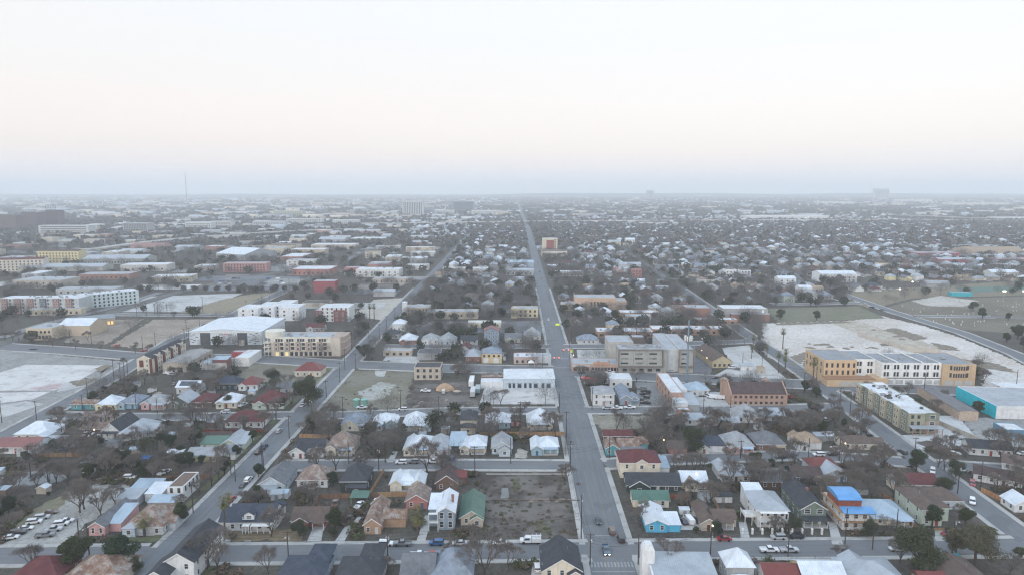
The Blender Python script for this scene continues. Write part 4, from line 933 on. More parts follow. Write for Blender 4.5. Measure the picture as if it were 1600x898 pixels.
# --- block between the second and third cross streets, left of the avenue
H_(464,716,6,9,3.0,'gy','char','white','white cottage with charcoal roof beside the side street','the charcoal roof cottage',wings=[(4.2,4,12,9,3.2,'gx'),(8,1.5,5,6,3,'gy')],nw=2)
H_(531,709,12,12,3.1,'hip','rustg','cream','cream house with pinkish silver mottled hip roof and blue metal porch','the mottled silver roof house',pitch=.8,wings=[(-3.6,-1.2,4.4,5,3,'gy')],po=(2.6,6,2.4,0,2.7,'bluem'))
H_(640,712,5,14,3.1,'gy','white','cream','cream house with maroon trimmed front gable and white hip roof','the maroon gable house',wings=[(4,2.2,9.5,12,3.3,'hip')],po=(5.3,6,2.2,2.2,2.7,'bluem'),nw=2)
H_(686,712,9,13,3.0,'pyr','silver','lgrey','grey house with pale pyramid roof beside a tall metal carport','the pale pyramid roof house',pitch=.8,wings=[(-1,-2,5,5,2.9,'gy')])
shed(714,708,6.5,13,3.4,'shed','bluem','grey','tall open carport with blue grey metal roof',open=True,cat='carport',name='carport',short='the tall metal carport')
H_(726,710,3.8,12,3.1,'gy','white','cream','cream house with white metal roof, bay front and long side porch','the bay fronted cream house',wings=[(5,2.2,8,11,3.2,'hip')],po=(5.5,6,2.2,2.2,2.7,'silver'),nw=2)
H_(784,709,8.4,12,3.0,'gy','lgrey','pblue','pale blue cottage with light grey gable roof and small gabled porch','the pale blue gable cottage',wings=[(1.2,-2.6,4.6,5,2.6,'gy')],nw=3)
H_(839,711,4.6,12,3.0,'gy','white','blue','blue cottage with white hip roof and front gable by the avenue','the blue avenue cottage',wings=[(5,2.0,8.5,10.5,3.1,'hip')],po=(5.6,6.4,2,2.0,2.7,'bluem'),nw=1)
H_(553,671,11.5,12,3.0,'hip','bluegrey','cream','cream bungalow with dark blue grey roof and wide front gable','the cream bungalow',wings=[(-1.5,-1.6,8,6,2.9,'gy')],po=(4,3.6,2))
H_(589,671,5,10,3.0,'gy','white','blue','blue house with twin white gables and green lawn','the blue twin gable house',wings=[(6.4,1.2,5,9,3,'gy'),(3.2,2.6,10,9,3.3,'hip')],po=(0,5,1.8,0,2.5,'bluem'),nw=2)
H_(648,671,10.6,12,3.0,'hip','white','cream','cream house with plain broad white metal roof','the broad white roof house',pitch=.7,oh=.5,po=(0,10.6,2,0,2.7))
shed(667,674,3.6,4,2.4,'shed','bluem','pblue','small shed with light blue roof beside the broad white roof house')
H_(732,673,7.4,12,5.4,'pyr','char','cream','narrow cream two storey house with stacked black hip roofs','the narrow black roof house',st=2,nw=2,pitch=.6,wings=[(0,-4,6.6,4.5,3.2,'hip')],door=False)
H_(778,669,11.5,11,3.1,'hip','white','blue','blue house with white hip roof behind a large bare tree','the blue house behind the bare tree',pitch=.62,wings=[(-3.4,-1.2,4.4,5,3,'gy')])
H_(805,665,4,4,2.6,'gx','dbrown','pink','tiny pink outbuilding with brown roof between two white roofed houses',nw=1)
H_(844,669,11.8,12,3.1,'hip','white','cream','cream house with tall white hip roof and screened porch near the avenue','the screened porch house',pitch=.8,po=(0,9.5,2.2,0,2.7))
# --- left field blocks
H_(25,708,17,10,3.1,'gx','salmon','white','white house with salmon red metal roof and porch','the salmon red roof house',wings=[(5,-3.5,4.4,6,2.9,'gy')],pitch=.45,tr=False)
H_(50,688,14.5,12,3.2,'hip','white','white','white house with bright white metal hip roof','the bright white hip roof',pitch=.62,wings=[(6,-4,4.6,8,3,'gy')],tr=False)
shed(78,701,8,7,2.6,'shed','silver','grey','open carport with flat white roof beside the bright white hip roof',open=True,cat='carport',name='carport')
H_(174,684,7.6,16,3.6,'gy','char','white','steep charcoal gable house with white gable end','the steep charcoal gable',pitch=.9,nw=2,po=(0,7.6,2,0,2.8))
H_(148,678,12,8,2.9,'gx','rust','brown','low house with rusty brown roof and lit porch lamp','the rusty brown roof',pitch=.4)
H_(152,658,15,7,2.8,'gx','rustg','beige','long low house with pinkish mottled roof facing the cross street','the pinkish mottled roof',pitch=.35)
H_(207,686,11,15,3.2,'hip','silver','white','white house with silver metal roof and several small gables','the silver many gabled house',pitch=.6,wings=[(-2.5,-2,4.4,5,3,'gy'),(6.5,4,4,8,2.8,'gx')],tr=False)
shed(175,699,4.8,4.5,2.4,'hip','grey','grey','small dark grey shed in the yard of the steep charcoal gable',rz=8)
H_(333,703,10.5,7,2.9,'shed','green','pgreen','low pale green house with dull green roof','the dull green roof house')
H_(359,703,6.6,13,2.9,'gy','silver','pgreen','pale green cottage with silver metal gable roof','the silver gable cottage',wings=[(4.6,1,3,11,2.5,'shed')],nw=2)
H_(322,721,15.5,9,2.9,'gx','lgrey','yellow','long pale yellow house with grey blue roof near the side street','the long pale yellow house',wings=[(8,2,6,8,2.9,'gx','bluegrey','white')],pitch=.35)
shed(269,719,6.5,5,2.4,'shed','white','white','flat white carport behind a row of round evergreen trees',open=True,cat='carport',name='carport')
H_(340,690,11,5,2.7,'gx','dbrown','beige','low house with narrow maroon brown roof between the green roof and the red fence')
H_(381,668,17.5,11,3.1,'hip','dred','white','wide white house with dark red hip roof and red fence','the wide dark red hip roof',pitch=.62)
H_(131,639,12.5,7,2.9,'gx','rust','teal','small turquoise house with orange rusty roof at the end of the row','the turquoise house',pitch=.35,nw=3)
H_(167,640,9.8,10,3.0,'hip','white','yellow','bright yellow house with white hip roof behind a white picket fence','the bright yellow house',pitch=.7,wings=[(-3,-1.4,3.8,4,2.9,'gy')],tr=False)
H_(200,638,9.5,12,3.0,'hip','bluegrey','blue','light blue house with blue grey roof in the row','the light blue row house',wings=[(-2.8,-1.4,3.6,5,2.9,'gy')])
H_(240,638,12.5,11,2.9,'hip','lgrey','pink','pale pink house with light grey roof and front porch','the pale pink row house',po=(3,6.4,2.2,0,2.6,'silver'),wings=[(-3.6,-1.2,4,4,2.9,'gy')])
H_(279,637,10,13,3.0,'gy','silver','sage','grey green house with light metal gable roofs','the grey green row house',wings=[(-2,-1.2,5,6,2.8,'gy')])
H_(293,615,12,9,4.0,'gx','white','lgrey','pale house with dark solar panels on its white metal roof','the solar panel house',extra=lambda r,a,b: _solar(r))
H_(315,636,10,12,3.0,'hip','dred','brown','brown house with dark red roof and deep shaded porch','the deep porch dark red house',po=(0,9,2.4,0,2.5))
H_(354,637,10.5,12,3.1,'hip','white','cream','cream house with white metal roof and arched windows behind a round evergreen','the cream arched window house',wings=[(-2.8,-1.4,4,5,3,'gy')],tr=False)
H_(355,609,13,9,3.8,'hip','slate','dark','dark navy house with black roof','the dark navy house',pitch=.7)
H_(388,609,10.5,11,3.2,'hip','red','white','white house with bright red hip roof and small gable','the bright red hip roof',pitch=.62,wings=[(-3,-1,4,4,3,'gy')],tr=False)
H_(419,638,16,13,3.1,'hip','dred','pgreen','pale green corner house with large dark red cross gable roof','the pale green corner house',pitch=.7,wings=[(-3.5,-2,6,6,3,'gy')])
H_(448,614,12,9,2.9,'gx','grey','lgrey','grey house with dark roof beside the largest dark evergreen','the grey house by the dark evergreen')
H_(481,588,15.5,12,3.6,'hip','red','cream','cream house with faded red pyramid roof on the grassy corner','the faded red corner house',pitch=.62)
# --- right of the avenue, third row
H_(957,711,5.4,9,3.2,'gy','rust','teal','teal Victorian house with rusty roof, bay front and long dark porch','the teal rusty roof house',wings=[(7,2.5,9,8,3.2,'gx'),(13,5,5,7,3.4,'gx')],po=(8.2,11,2.4,2.5,2.7,'grey'),nw=2)
H_(966,690,12.5,7,3.0,'gx','dred','brown','dark red roofed house behind the teal rusty roof house','the low dark red roof',pitch=.4)
H_(1060,710,7,8,2.8,'gx','brown','salmon','small salmon red cottage with brown roof facing the street','the salmon red cottage',nw=1)
H_(1100,709,4.4,13,3.0,'gy','slate','white','white cottage with dark blue grey roof beside an evergreen','the white front gable cottage',wings=[(5,2,9,10,3.1,'hip')],nw=1,tr=False)
H_(1157,707,11,13,3.0,'hip','lgrey','pink','faded pink house with grey hip roof and blue awning','the faded pink house',pitch=.7,wings=[(-3,-2,4,6,2.9,'gy')],po=(2.6,4.5,2.2,0,2.6,'bluem'))
H_(1204,704,12,13,3.0,'hip','grey','brown','brown grey house with dull hip roof and tan awning','the dull brown grey house',po=(3.4,4.5,2.4,0,2.5,'tan'))
H_(1257,704,5,13,3.0,'gy','tan','white','white house with weathered tan roof and front gable','the weathered tan roof',wings=[(3.4,2,9,11,3.1,'hip')],nw=1)
shed(1283,689,4.5,4,2.4,'shed','silver','grey','small shed with grey metal roof in the yard of the weathered tan roof')
shed(1298,688,4,4,2.2,'shed','white','grey','small shed with pale roof beside the grey metal shed')
H_(1338,702,11,9,3.0,'gx','brown','cream','cream house with terracotta brown roof on the corner','the terracotta brown roof',wings=[(8.5,.5,7,7,2.7,'gx')],pitch=.4)
H_(1090,664,11,9,2.9,'gx','silver','white','white cottage with pale metal roof behind bare trees','the pale metal cottage',pitch=.4,wings=[(3.5,-2,4,4,2.8,'gy')],tr=False)
H_(1123,664,8,9,3.2,'hip','rustg','white','white house with rust spotted roof and white garage','the rust spotted roof',wings=[(4.6,-4,8,7,2.8,'gx','silver','white')],pitch=.7)
H_(1170,660,11,12,3.1,'hip','lgrey','white','white house with light grey pyramid roof in the second street','the light grey pyramid roof',pitch=.75)
H_(1208,657,11,9,2.9,'gx','silver','lgrey','grey cottage with faded metal roof among tall bare trees','the faded metal roof cottage')
H_(1091,617,11.5,11,3.0,'hip','bluem','white','white cottage with blue grey metal hip roof between the long orange building and the motel','the blue roofed white cottage',pitch=.55,wings=[(-2.5,-2,4.5,5,2.8,'gy')],tr=False)
H_(943,633,11,12,6.4,'hip','lgrey','white','white two storey classical house with front columns and grey hip roof','the white columned house',st=2,nw=3,wh=1.7,ww=1.0,pitch=.42,extra=lambda r,a,b: gallery(r,4.6,1.6,2,1.8,rail=False))
H_(978,632,6.2,22,3.4,'gy','bluegrey','bg','blue grey cottage with dark gables beside the white columned house','the dark gabled cottage',wings=[(4.2,.4,5,8,3.0,'gy')],nw=1,po=(4.4,4.6,2,.4,2.6))
block(970,605,12.5,13,5,'wroof','white','low white commercial building with bright white roof behind the dark gabled cottage','the bright white roof building',wf=(3,1,1,1.2,1.5,3))
# ================================================================== LARGER BUILDINGS
B_ = block
def _sidewall(r):
    a = MB(); a.box(-19.2,.2,0,-19.01,33.8,6.35); a.build('wall_panel', M('stucco',(0.02,0.46,0.56)), r)
def _gym(r):
    a = MB(); a.box(-13,-5,0,19,-.02,6.2); a.build('lower_wall', M('brick',(0.26,0.13,0.10)), r); b = MB(); b.box(-13.2,-5.2,6.2,19.2,-.02,6.45); b.build('lower_roof', roofm('groof'), r)
    for x in (4,14): q = MB(); q.box(x,-.06,6.7,x+1.6,-.01,9); q.build('window', TRIM, r)
def _fire(r):
    for x in (-3.6,2.9):
        a = MB(); n = 8; a.face([(x-1.6,-.08,.1),(x+1.6,-.08,.1)]+[(x+1.6*math.cos(math.pi*k/n),-.08,2.4+1.2*math.sin(math.pi*k/n)) for k in range(n+1)]); a.build('garage_door', M('plain',(0.66,0.66,0.64)), r)
def _glowwin():
    if 'g' not in WINM: m = MB(); m.box(-.8,-.05,0,.8,.03,2.6); WINM['g'] = m.mesh('window', [M('glow',(1.0,0.66,0.28),e=.45)])
    return WINM['g']
# white hall with arched doors on the avenue
def hall(root):
    fr = M('plain', (0.12,0.15,0.17))
    for i, u in enumerate((-10.9,-8.6,-5.5,-2.2,0.6,3.6,7.7,10.8)):
        big = i in (2, 5, 7); w_ = 1.9 if big else 1.1; a = MB(); n = 7
        a.box(u-w_/2, -.06, .3, u+w_/2, .02, 2.3); arc = [(u+w_/2*math.cos(math.pi*k/n), -.06, 2.3+(w_/2 if not big else .3)*math.sin(math.pi*k/n)) for k in range(n+1)]; a.face(arc[::-1]); d = a.build('door', GLASS, root)
        s = MB(); s.box(u-w_/2-.2, -.1, .3, u-w_/2, .02, 2.9); s.box(u+w_/2, -.1, .3, u+w_/2+.2, .02, 2.9); s.box(u-w_/2-.35, -.12, 2.9, u+w_/2+.35, .02, 3.15); s.build('frame', fr, d)
B_(827,606,28.5,17,5.4,'wroof','pblue','pale blue hall with white sloping roof and arched doors facing the plaza','the arched door hall',kind='shed',extra=hall,pitch=.25)
B_(769,606,12.8,8,3.8,'wroof','white','small flat roofed white building beside the arched door hall','the small flat white box',wings=[(0,8.1,12,4,4.4,'gx','rustg','brown')])
B_(668,593,15.5,13,7.6,'droof','beige','beige two storey brick corner building with dark flat roof and parapet','the beige two storey brick block',wf=(4,2,1.3,1.6,1.2,3.6),wsd=(3,2,1.2,1.6,1.2,3.6))
B_(1057,635,6.6,38,7.6,'wroof','peach','long orange walled building with bright white roof and white lower front','the long orange white roofed building',wsd=(5,2,1.2,1.6,1.4,3.6),wings=[(0.6,-9,6.2,9,5.0,'flat','wroof','white'),(0.6,-13.5,6.0,4.5,3.0,'flat','wroof','peach'),(7.0,-8,5.6,16,3.6,'shed','silver','grey'),(5.2,8,3.8,24,6.8,'flat','wroof','white')],rz=-1)
def motel(root):
    P = wallm('peach','stucco')
    for s in (-1, 1):
        m = MB(); x0 = s*14.2; a, b = x0-.25, x0+.25
        m.raw([(a,-.4,0),(b,-.4,0),(b,15.4,0),(a,15.4,0),(a,-.4,6.6),(b,-.4,6.6),(b,7.5,11.4),(a,7.5,11.4),(b,15.4,6.6),(a,15.4,6.6)],[(0,3,2,1),(0,1,5,4),(4,5,6,7),(7,6,8,9),(2,3,9,8),(1,2,8,6,5),(3,0,4,7,9)]); m.build('parapet', P, root)
    for x in (-13.5, 8.5):
        m = MB(); m.box(x-1.6,13.5,0,x+1.6,17,9.6); m.build('turret', P, root); r = MB(); r.raw([(x-2.2,13,9.6),(x+2.2,13,9.6),(x+2.2,17.5,9.6),(x-2.2,17.5,9.6),(x,15.2,11.0)],[(0,1,4),(1,2,4),(2,3,4),(3,0,4),(0,3,2,1)]); r.build('turret_roof', roofm('rust'), root)
B_(1185,633,28,15,6.2,'dbrown','peach','peach stucco two storey motel with long dark brown roof between raised gable ends','the peach motel',kind='gx',pitch=.55,wf=(10,2,1.1,1.1,1.0,3.0),extra=motel,rz=-1.2)
# new apartment block, green and tan
def apt(root):
    gr = M('siding',(0.20,0.225,0.15)); tn = M('siding',(0.42,0.36,0.22)); br = M('siding',(0.36,0.25,0.19))
    for i in range(8):      # projecting bays down the long side
        y0 = 1.0+i*6.2; a = MB(); m_ = (gr, tn)[i % 2]; d = .7 if i % 2 else .45
        a.box(-6.7-d, y0, 0, -6.68, y0+4.6, 9.7-(i % 2)*.5); b = a.build('bay', m_, root)
        for f in range(3): 
            for yy in (1.3, 3.3): add_win(b, -6.7-d, y0+yy, 1.0+f*3, 1.0, 1.5, R(-90))
    a = MB(); a.box(.8, -.35, 0, 6.9, -.02, 6.0); a.build('bay', br, root); a = MB(); a.box(.8,-.36,6.0,6.9,-.02,9.6); p = a.build('bay', gr, root)
    for f in range(3): add_win(p, 3.8, -.36, 1.0+f*3, 2.2, 1.5)
    a = MB(); a.slab([(-6.9,-4.2,3.5),(7.2,-4.2,3.5),(7.2,-.4,3.9),(-6.9,-.4,3.9)], .15); aw = a.build('awning', roofm('silver'), root)
    for i in range(5): q = MB(); q.box(-6.6+i*3.3,-4,0,-6.35+i*3.3,-3.7,3.4); q.build('post', M('brick',WC['tanb']), aw)
    for i in range(16): a = MB(); x, y = random.uniform(-4.5,4.5), random.choice((8,24,26,40,42))+random.uniform(-2,2); a.box(x-.6,y-.5,9.05,x+.6,y+.5,9.9); a.build('roof_unit', DTRIM, root)
    for x, y, w_, d_ in ((-4,10,5,7),(4,20,5,8),(-3,30,5,8),(4,44,5,6)):
        a = MB(); a.box(x-w_/2,y,9.0,x+w_/2,y+d_,9.75); a.build('parapet', M('flatroof',(0.6,0.62,0.64)), root)
B_(1441,676,13.4,50,9.3,'wroof',M('siding',(0.30,0.30,0.20)),'new three storey apartment block in green and tan siding with long white roof','the green and tan apartment block',wf=(2,3,1.1,1.4,1.0,3.0,.4,6),extra=apt,units=4,rz=-1.5)
# the old three storey refrigeration works: orange brick ends, white middle
def works(root):
    O = M('brick',(0.56,0.36,0.17)); Wt = M('stucco',(0.72,0.71,0.68)); gr = M('flatroof',(0.24,0.255,0.27)); st = M('stucco',(0.42,0.43,0.42))
    def seg(x0, x1, y0, d, h, m_, n, rows, nm='wall', z=5.2, pair=False, ry=0):
        a, b = MB(), MB(); volume(a, b, x0, x1, y0, y0+d, h, 'flat', 0, 0); s = a.build(nm, m_, root); b.build('roof', gr, root)
        for i in range(n):
            for r_ in range(rows):
                u = x0+(i+.5)*(x1-x0)/n
                if pair:
                    for o in (-.85, .85): add_win(s, u+o, y0, z+r_*4.2, .95, 2.3, dark=True)
                else: add_win(s, u, y0, z+r_*4.2, 1.0, 2.3, dark=True)
        return s
    seg(-42,-23.5, 3, 27, 13.6, O, 6, 2); seg(-23.45,-11, 7, 22, 13.2, Wt, 2, 2, pair=True)
    seg(-10.95, 22.4, 0, 24, 13.0, Wt, 6, 2, pair=True); s = seg(22.45, 41, -1.2, 30, 12.6, O, 2, 2)
    for i in range(6):
        for r_ in range(2): add_win(s, 29.0+i*1.35, -1.2, 5.0+r_*4.2, .75, 2.1, dark=True)
    # street level shops
    a = MB(); a.box(-43,-4.5,0,-16,2.9,4.3); a.build('shopfront', O, root); a = MB(); a.box(-43.3,-4.8,4.3,-15.8,3,4.6); a.build('cornice', M('plain',(0.3,0.17,0.1)), root)
    a = MB(); a.box(-15.9,-2,0,-8,6.9,4.4); a.build('shopfront', O, root)
    for i in range(6): q = MB(); q.box(-36+i*3.5,-4.56,.6,-33.2+i*3.5,-4.4,3.2); q.build('shop_window', st, root)
    for i in range(9): q = MB(); x = -8+i*5.4; q.box(x,-1.3 if x>21 else -.1,.6,x+4.1,0,3.0); q.build('shop_window', st, root)
    q = MB(); q.box(-10.9,-.2,4.0,22.3,-.02,4.4); q.build('cornice', DTRIM, root)
    for x in (-2, 12): q = MB(); q.box(x-.3, .4, 12.95, x+.3, 23.5, 13.5); q.build('parapet', Wt, root)
    for i in range(5): add_win(root, -42, 7+i*5, 5.2, 1, 2.2, R(-90), dark=True); add_win(root, -42, 7+i*5, 9.4, 1, 2.2, R(-90), dark=True)
    for u in ((-7,5),(-1,14),(5,10),(14,18),(19,6),(30,12)): q = MB(); q.box(u[0]-1.2,u[1]-1,12.7,u[0]+1.2,u[1]+1,13.7); q.build('roof_unit', STEEL, root)
X_, Y_ = G(1406,601)
r_ = empty('factory', (X_, Y_, 0), R(-1.5)); tag(r_, 'long old three storey works with orange brick ends and white middle section', 'factory'); LAND.append((X_, Y_+12, 'the old orange and white works')); works(r_); mark_rect(X_-46, X_+44, Y_-8, Y_+34)
B_(1620,655,38,34,6.4,'groof','white','large warehouse with turquoise side wall, white front and grey roof','the turquoise walled warehouse',extra=lambda r: _sidewall(r),rz=-4)
B_(1513,657,8.5,44,4.6,M('flatroof',(0.15,0.15,0.155)),M('stucco',(0.48,0.35,0.25)),'long low tan warehouse with dark grey roof beside the concrete wall','the long tan warehouse',rz=-7,kind='gy',pitch=.15)
def redbank(root):
    Rd = M('stucco',(0.50,0.02,0.03)); Wt = M('stucco',(0.72,0.72,0.70))
    a = MB(); a.box(-12.26,1,1.0,-12.0,9,4.8); a.build('wall_panel', Rd, root); a = MB(); a.box(-4,-.22,.6,12,-.02,4.6); a.build('wall_panel', Rd, root)
    a = MB(); a.slab([(-13.4,1,1.2),(-12.3,1,1.5),(-12.3,9,1.5),(-13.4,9,1.2)], .15); a.build('awning', Wt, root)
B_(1612,624,24,16,5,'wroof','white','red and white flat roofed building behind the turquoise walled warehouse','the red and white building',extra=redbank,rz=-4)
B_(1588,683,9,10,3.6,'wroof',M('metal',(0.12,0.24,0.34)),'blue metal walled shed with white roof near the turquoise walled warehouse','the blue metal shed',rz=-6)
# concrete hotel
def hotel(root):
    Fm = M('stucco',(0.20,0.18,0.165)); Pn = M('stucco',(0.35,0.345,0.31))
    for x0, x1 in ((-15,12.2),(21.5,31)):
        for q_ in ((x0,-1.2,3.6,x1,-.02,4.2),(x0,-1.2,14.2,x1,-.02,14.8),(x0,-1.2,4.2,x0+.6,-.02,14.2),(x1-.6,-1.2,4.2,x1,-.02,14.2)):
            a = MB(); a.box(*q_); a.build('frame', Fm, root)
        n = 3 if x0 < 0 else 1
        for i in range(n):
            w_ = (x1-x0-1.4)/n; a = MB(); a.box(x0+.8+i*w_,-.35,4.6,x0+.6+(i+1)*w_,-.02,13.8); p = a.build('panel', Pn, root)
            for f in range(3): q = MB(); q.box(x0+1.6+i*w_,-.42,5.6+f*2.9,x0+w_*.72+i*w_,-.36,6.6+f*2.9); q.build('window', M('glass',(0.20,0.21,0.20)) if (i+f) % 2 else GLASS, p)
    for i in range(5): q = MB(); q.box(-12+i*5,-.08,1,-9.4+i*5,-.01,2.7); q.build('window', GLASS, root)
B_(1004,582,29,14,14.6,'groof',M('stucco',(0.34,0.32,0.285)),'large four storey concrete hotel with framed panels and crowded grey roof','the concrete hotel',extra=hotel,units=22,
   wings=[(18.8,3,8,46,14.2,'flat','groof',M('stucco',(0.50,0.52,0.53))),(26.2,.5,8.6,46,14.4,'flat','groof',M('stucco',(0.42,0.37,0.30))),(-10,24,16,20,13.8,'flat','groof',M('stucco',(0.44,0.42,0.38))),(2,30,8,8,15.6,'flat','groof',M('stucco',(0.13,0.11,0.10)))],rz=-1)
def shops(root):
    q = MB(); q.box(-4,-.6,4.2,6,-.02,6.2); q.build('gable_front', M('brick',(0.52,0.26,0.15)), root)
    for i in range(11): w_ = MB(); w_.box(-5+i*1.95,-.1,.5,-3.5+i*1.95,-.01,2.7); w_.build('shop_window', GLASS, root)
    for i in range(4): w_ = MB(); w_.box(-16+i*2.5,-.1,.5,-14+i*2.5,-.01,2.6); w_.build('shop_window', GLASS, root)
    q = MB(); q.box(-17.0,-.3,3.1,-6.2,-.02,4.0); q.build('fascia', M('plain',(0.55,0.58,0.6)), root)
B_(937,580,34,15,4.8,'groof',M('brick',(0.48,0.30,0.21)),'row of low peach brick shops with grey roofs on the corner of the avenue','the peach brick shop row',extra=shops,units=3)
# school: low orange brick wings with white roofs
Ob = M('brick',(0.46,0.25,0.15))
for i, (x, y, W_, D_, H) in enumerate(((953,527,20,16,4.6),(998,527,22,16,4.6),(1066,523,46,15,4.6),(1122,523,15,14,4.6),(970,508,17,12,4.2),(1000,497,34,14,5.0),(1120,507,34,10,4.4))):
    B_(x, y, W_, D_, H, 'wroof', Ob, ['low orange brick school wing nearest the avenue with white roof','square orange brick school wing with white roof behind the hotel','longest orange brick school wing with white roof','end school wing of orange brick beside bare trees','narrow covered school wing with white roof','white roofed school hall behind the glass entrance','rear school wing with white roof near the brown gym'][i], ['the first school wing','the second school wing','the long school wing','the end school wing',None,'the school hall',None][i], wf=(max(2,int(W_/6)),1,2.6,1.5,1.2,3), units=3, grp='orange brick school buildings')
B_(998,506,20,9,7,'groof',M('stucco',(0.45,0.46,0.46)),'tall glass fronted school entrance with grey columns','the glass school entrance',wf=(3,1,4.5,4.8,1.2,3))
B_(1091,497,21,18,9,'groof',M('brick',(0.30,0.14,0.10)),'square red brick auditorium beside the school','the red brick auditorium',units=1)
B_(930,483,38,20,11,'groof',M('stucco',(0.55,0.36,0.23)),'big orange tan theatre block with flat roof right of the avenue','the orange theatre block',wf=(4,1,1.2,3.4,3.6,3,14,26),wings=[(-22,-7,20,14,6,'flat','groof',M('stucco',(0.52,0.36,0.24))),(24,1,10,18,8,'flat','groof',M('stucco',(0.50,0.36,0.25)))])
B_(1164,500,38,20,10,'wroof',M('stucco',(0.34,0.33,0.31)),'grey gym with white roof and brown brick lower front','the grey gym',extra=lambda r: _gym(r))
B_(1128,574,12.6,34,4.2,'brown',M('stucco',(0.46,0.37,0.20)),'long house shaped restaurant with brown gable roof and cream front','the brown gabled restaurant',kind='gy',pitch=.55,rz=3,wf=(4,1,1.2,1.4,1,3))
shed(1168,579,8,5,3.2,'shed','silver','white','filling station kiosk with flat roof beside the mobile phone mast',name='kiosk',cat='kiosk')
shed(1190,583,4,4,3.6,'hip','tan','beige','tiny drive through booth with tan roof',name='kiosk',cat='kiosk')
# left of the avenue, beyond the main street
B_(821,568,15,12,4.6,'wroof',M('stucco',(0.50,0.36,0.32)),'low pink stucco cafe with white roof and white tent beside the avenue','the pink stucco cafe',wf=(4,1,1.2,1.6,.8,3),wings=[(12,2,9,10,4.4,'flat','groof','lgrey')],units=2)
B_(768,567,13.2,13,6.4,'bluegrey',M('stucco',(0.60,0.45,0.22)),'yellow brick fire station with grey hip roof and two white arched doors','the yellow fire station',kind='hip',pitch=.5,extra=lambda r: _fire(r),wf=(4,1,1.1,1.2,4.2,3))
H_(739,564,10,14,3.4,'hip','silver','brick','brown timber house with silver roof beside the yellow fire station','the brown timber house')
B_(670,562,15,13,4.6,M('flatroof',(0.10,0.105,0.115)),'grey','dark roofed building with a white roof patch beside the cluttered yard','the dark roofed workshop')
B_(621,556,19,8,3.8,'groof',M('stucco',(0.46,0.36,0.26)),'tan filling station with flat canopy on the corner','the tan filling station',wf=(4,1,1.6,1.6,.8,3))
H_(611,529,12,12,3.6,'hip','slate','white','white house with dark roof on the hillside corner of the side street','the white corner house',pitch=.4)
H_(637,538,12,13,3.4,'hip','white','brick','red brick cottage with bright white roof','the red brick cottage',pitch=.6,wings=[(-3,-1.5,5,5,3,'gy')])
H_(672,537,12,12,3.2,'hip','lgrey','white','white cottage with grey hip roof next to the red brick cottage','the grey hip roofed white cottage',pitch=.6,wings=[(-3,-1.5,5,5,3,'gy')])
H_(699,538,12,12,3.2,'gy','lgrey','pblue','pale cottage with front facing grey gable','the grey gabled cottage',pitch=.6)
H_(733,537,12,9,3.2,'gx','char','white','white cottage with black roof and columned porch','the black roofed porch cottage',po=(0,10,2.2,0,2.7))
B_(768,535,11,11,8.6,'red',M('siding',(0.20,0.28,0.38)),'tall blue grey three storey house with red roof','the tall blue grey house',cat='house',name='house',kind='gy',pitch=.4,wf=(4,3,.9,1.3,1,2.8),dark=False)
H_(803,535,13,11,3.4,'gx','grey','pgreen','pale green house with grey roof facing the cross street','the pale green grey roofed house',wings=[(-3.5,-2,5,6,3,'gy')])
H_(832,531,12,12,3.6,'pyr','lgrey','lgrey','grey house with steep pale pyramid roof beside the avenue','the steep pale pyramid',pitch=.85)
B_(650,494,24,16,8,'groof',M('stucco',(0.50,0.38,0.27)),'tan church school block with small white bell tower','the tan church block',wings=[(-9.8,-.5,4,4,12.5,'pyr','white','white')],wf=(7,2,1.1,1.6,1.2,3.6))
B_(707,498,44,14,6.4,'groof',M('stucco',(0.55,0.46,0.33)),'long cream hall next to the tan church block','the long cream hall',wf=(8,1,1.3,1.6,2.4,3),units=2)
B_(757,511,27,9,4.2,'wroof',M('stucco',(0.62,0.56,0.38)),'low pale yellow building with white roof behind the cottages','the low pale yellow building',wf=(6,1,1.2,1.4,1,3))
B_(821,496,22,14,8,'groof',M('stucco',(0.58,0.48,0.28)),'yellow stucco two storey building beside the avenue','the yellow stucco building',wf=(5,2,1.5,1.8,1.2,3.6),wings=[(-10,-2.5,5,5,9,'flat','silver',M('stucco',(0.58,0.48,0.28)))])
# left part of the town
def bigbox(root):
    Dk = M('plain',(0.085,0.09,0.10)); Gp = M('plain',(0.17,0.21,0.25))
    for x0, x1 in ((-18,-10.8),(8.5,15.6)): a = MB(); a.box(x0,-.12,0.1,x1,-.01,8.6); a.build('wall_panel', Dk, root)
    for i,(x,z) in enumerate(((-25.5,8.2),(-22.5,7.4),(-24.5,6.6),(-20.5,5.6),(-24.3,4.2),(-22.2,3.3),(-26,2.6),(-23.5,1.8),(18.2,7.6),(20.3,6.7),(22.4,8.4),(16.4,5.8),(20.6,4.2),(18.6,3.3),(22.8,2.4),(17,1.9),(20.8,1.0))):
        a = MB(); a.box(x-.9,-.1,z-.28,x+.9,-.01,z+.28); a.build('wall_panel', Gp, root)
    a = MB(); a.box(10,-2.6,0,13.6,-.15,3.6); a.build('entrance', M('stucco',(0.6,0.52,0.42)), root)
    for k, (u, col) in enumerate(((-3.3,(0.05,0.07,0.11)),(0,(0.6,0.03,0.04)),(3.2,(0.05,0.07,0.11)))):      # row of small sign letters
        for j in range(5): a = MB(); x = u-1.2+j*.6; a.box(x,-.1,7.1+(.25 if k == 1 else 0),x+.4,-.01,7.7+(.25 if k == 1 else 0)); a.build('sign_letter', M('plain',col), root) if k != 1 or j < 4 else None
    a = MB(); a.slab([(-29,-.3,9.3),(24.6,-.3,9.3),(24.6,0.1,9.3),(-29,.1,9.3)], .5); a.build('parapet', TRIM, root)
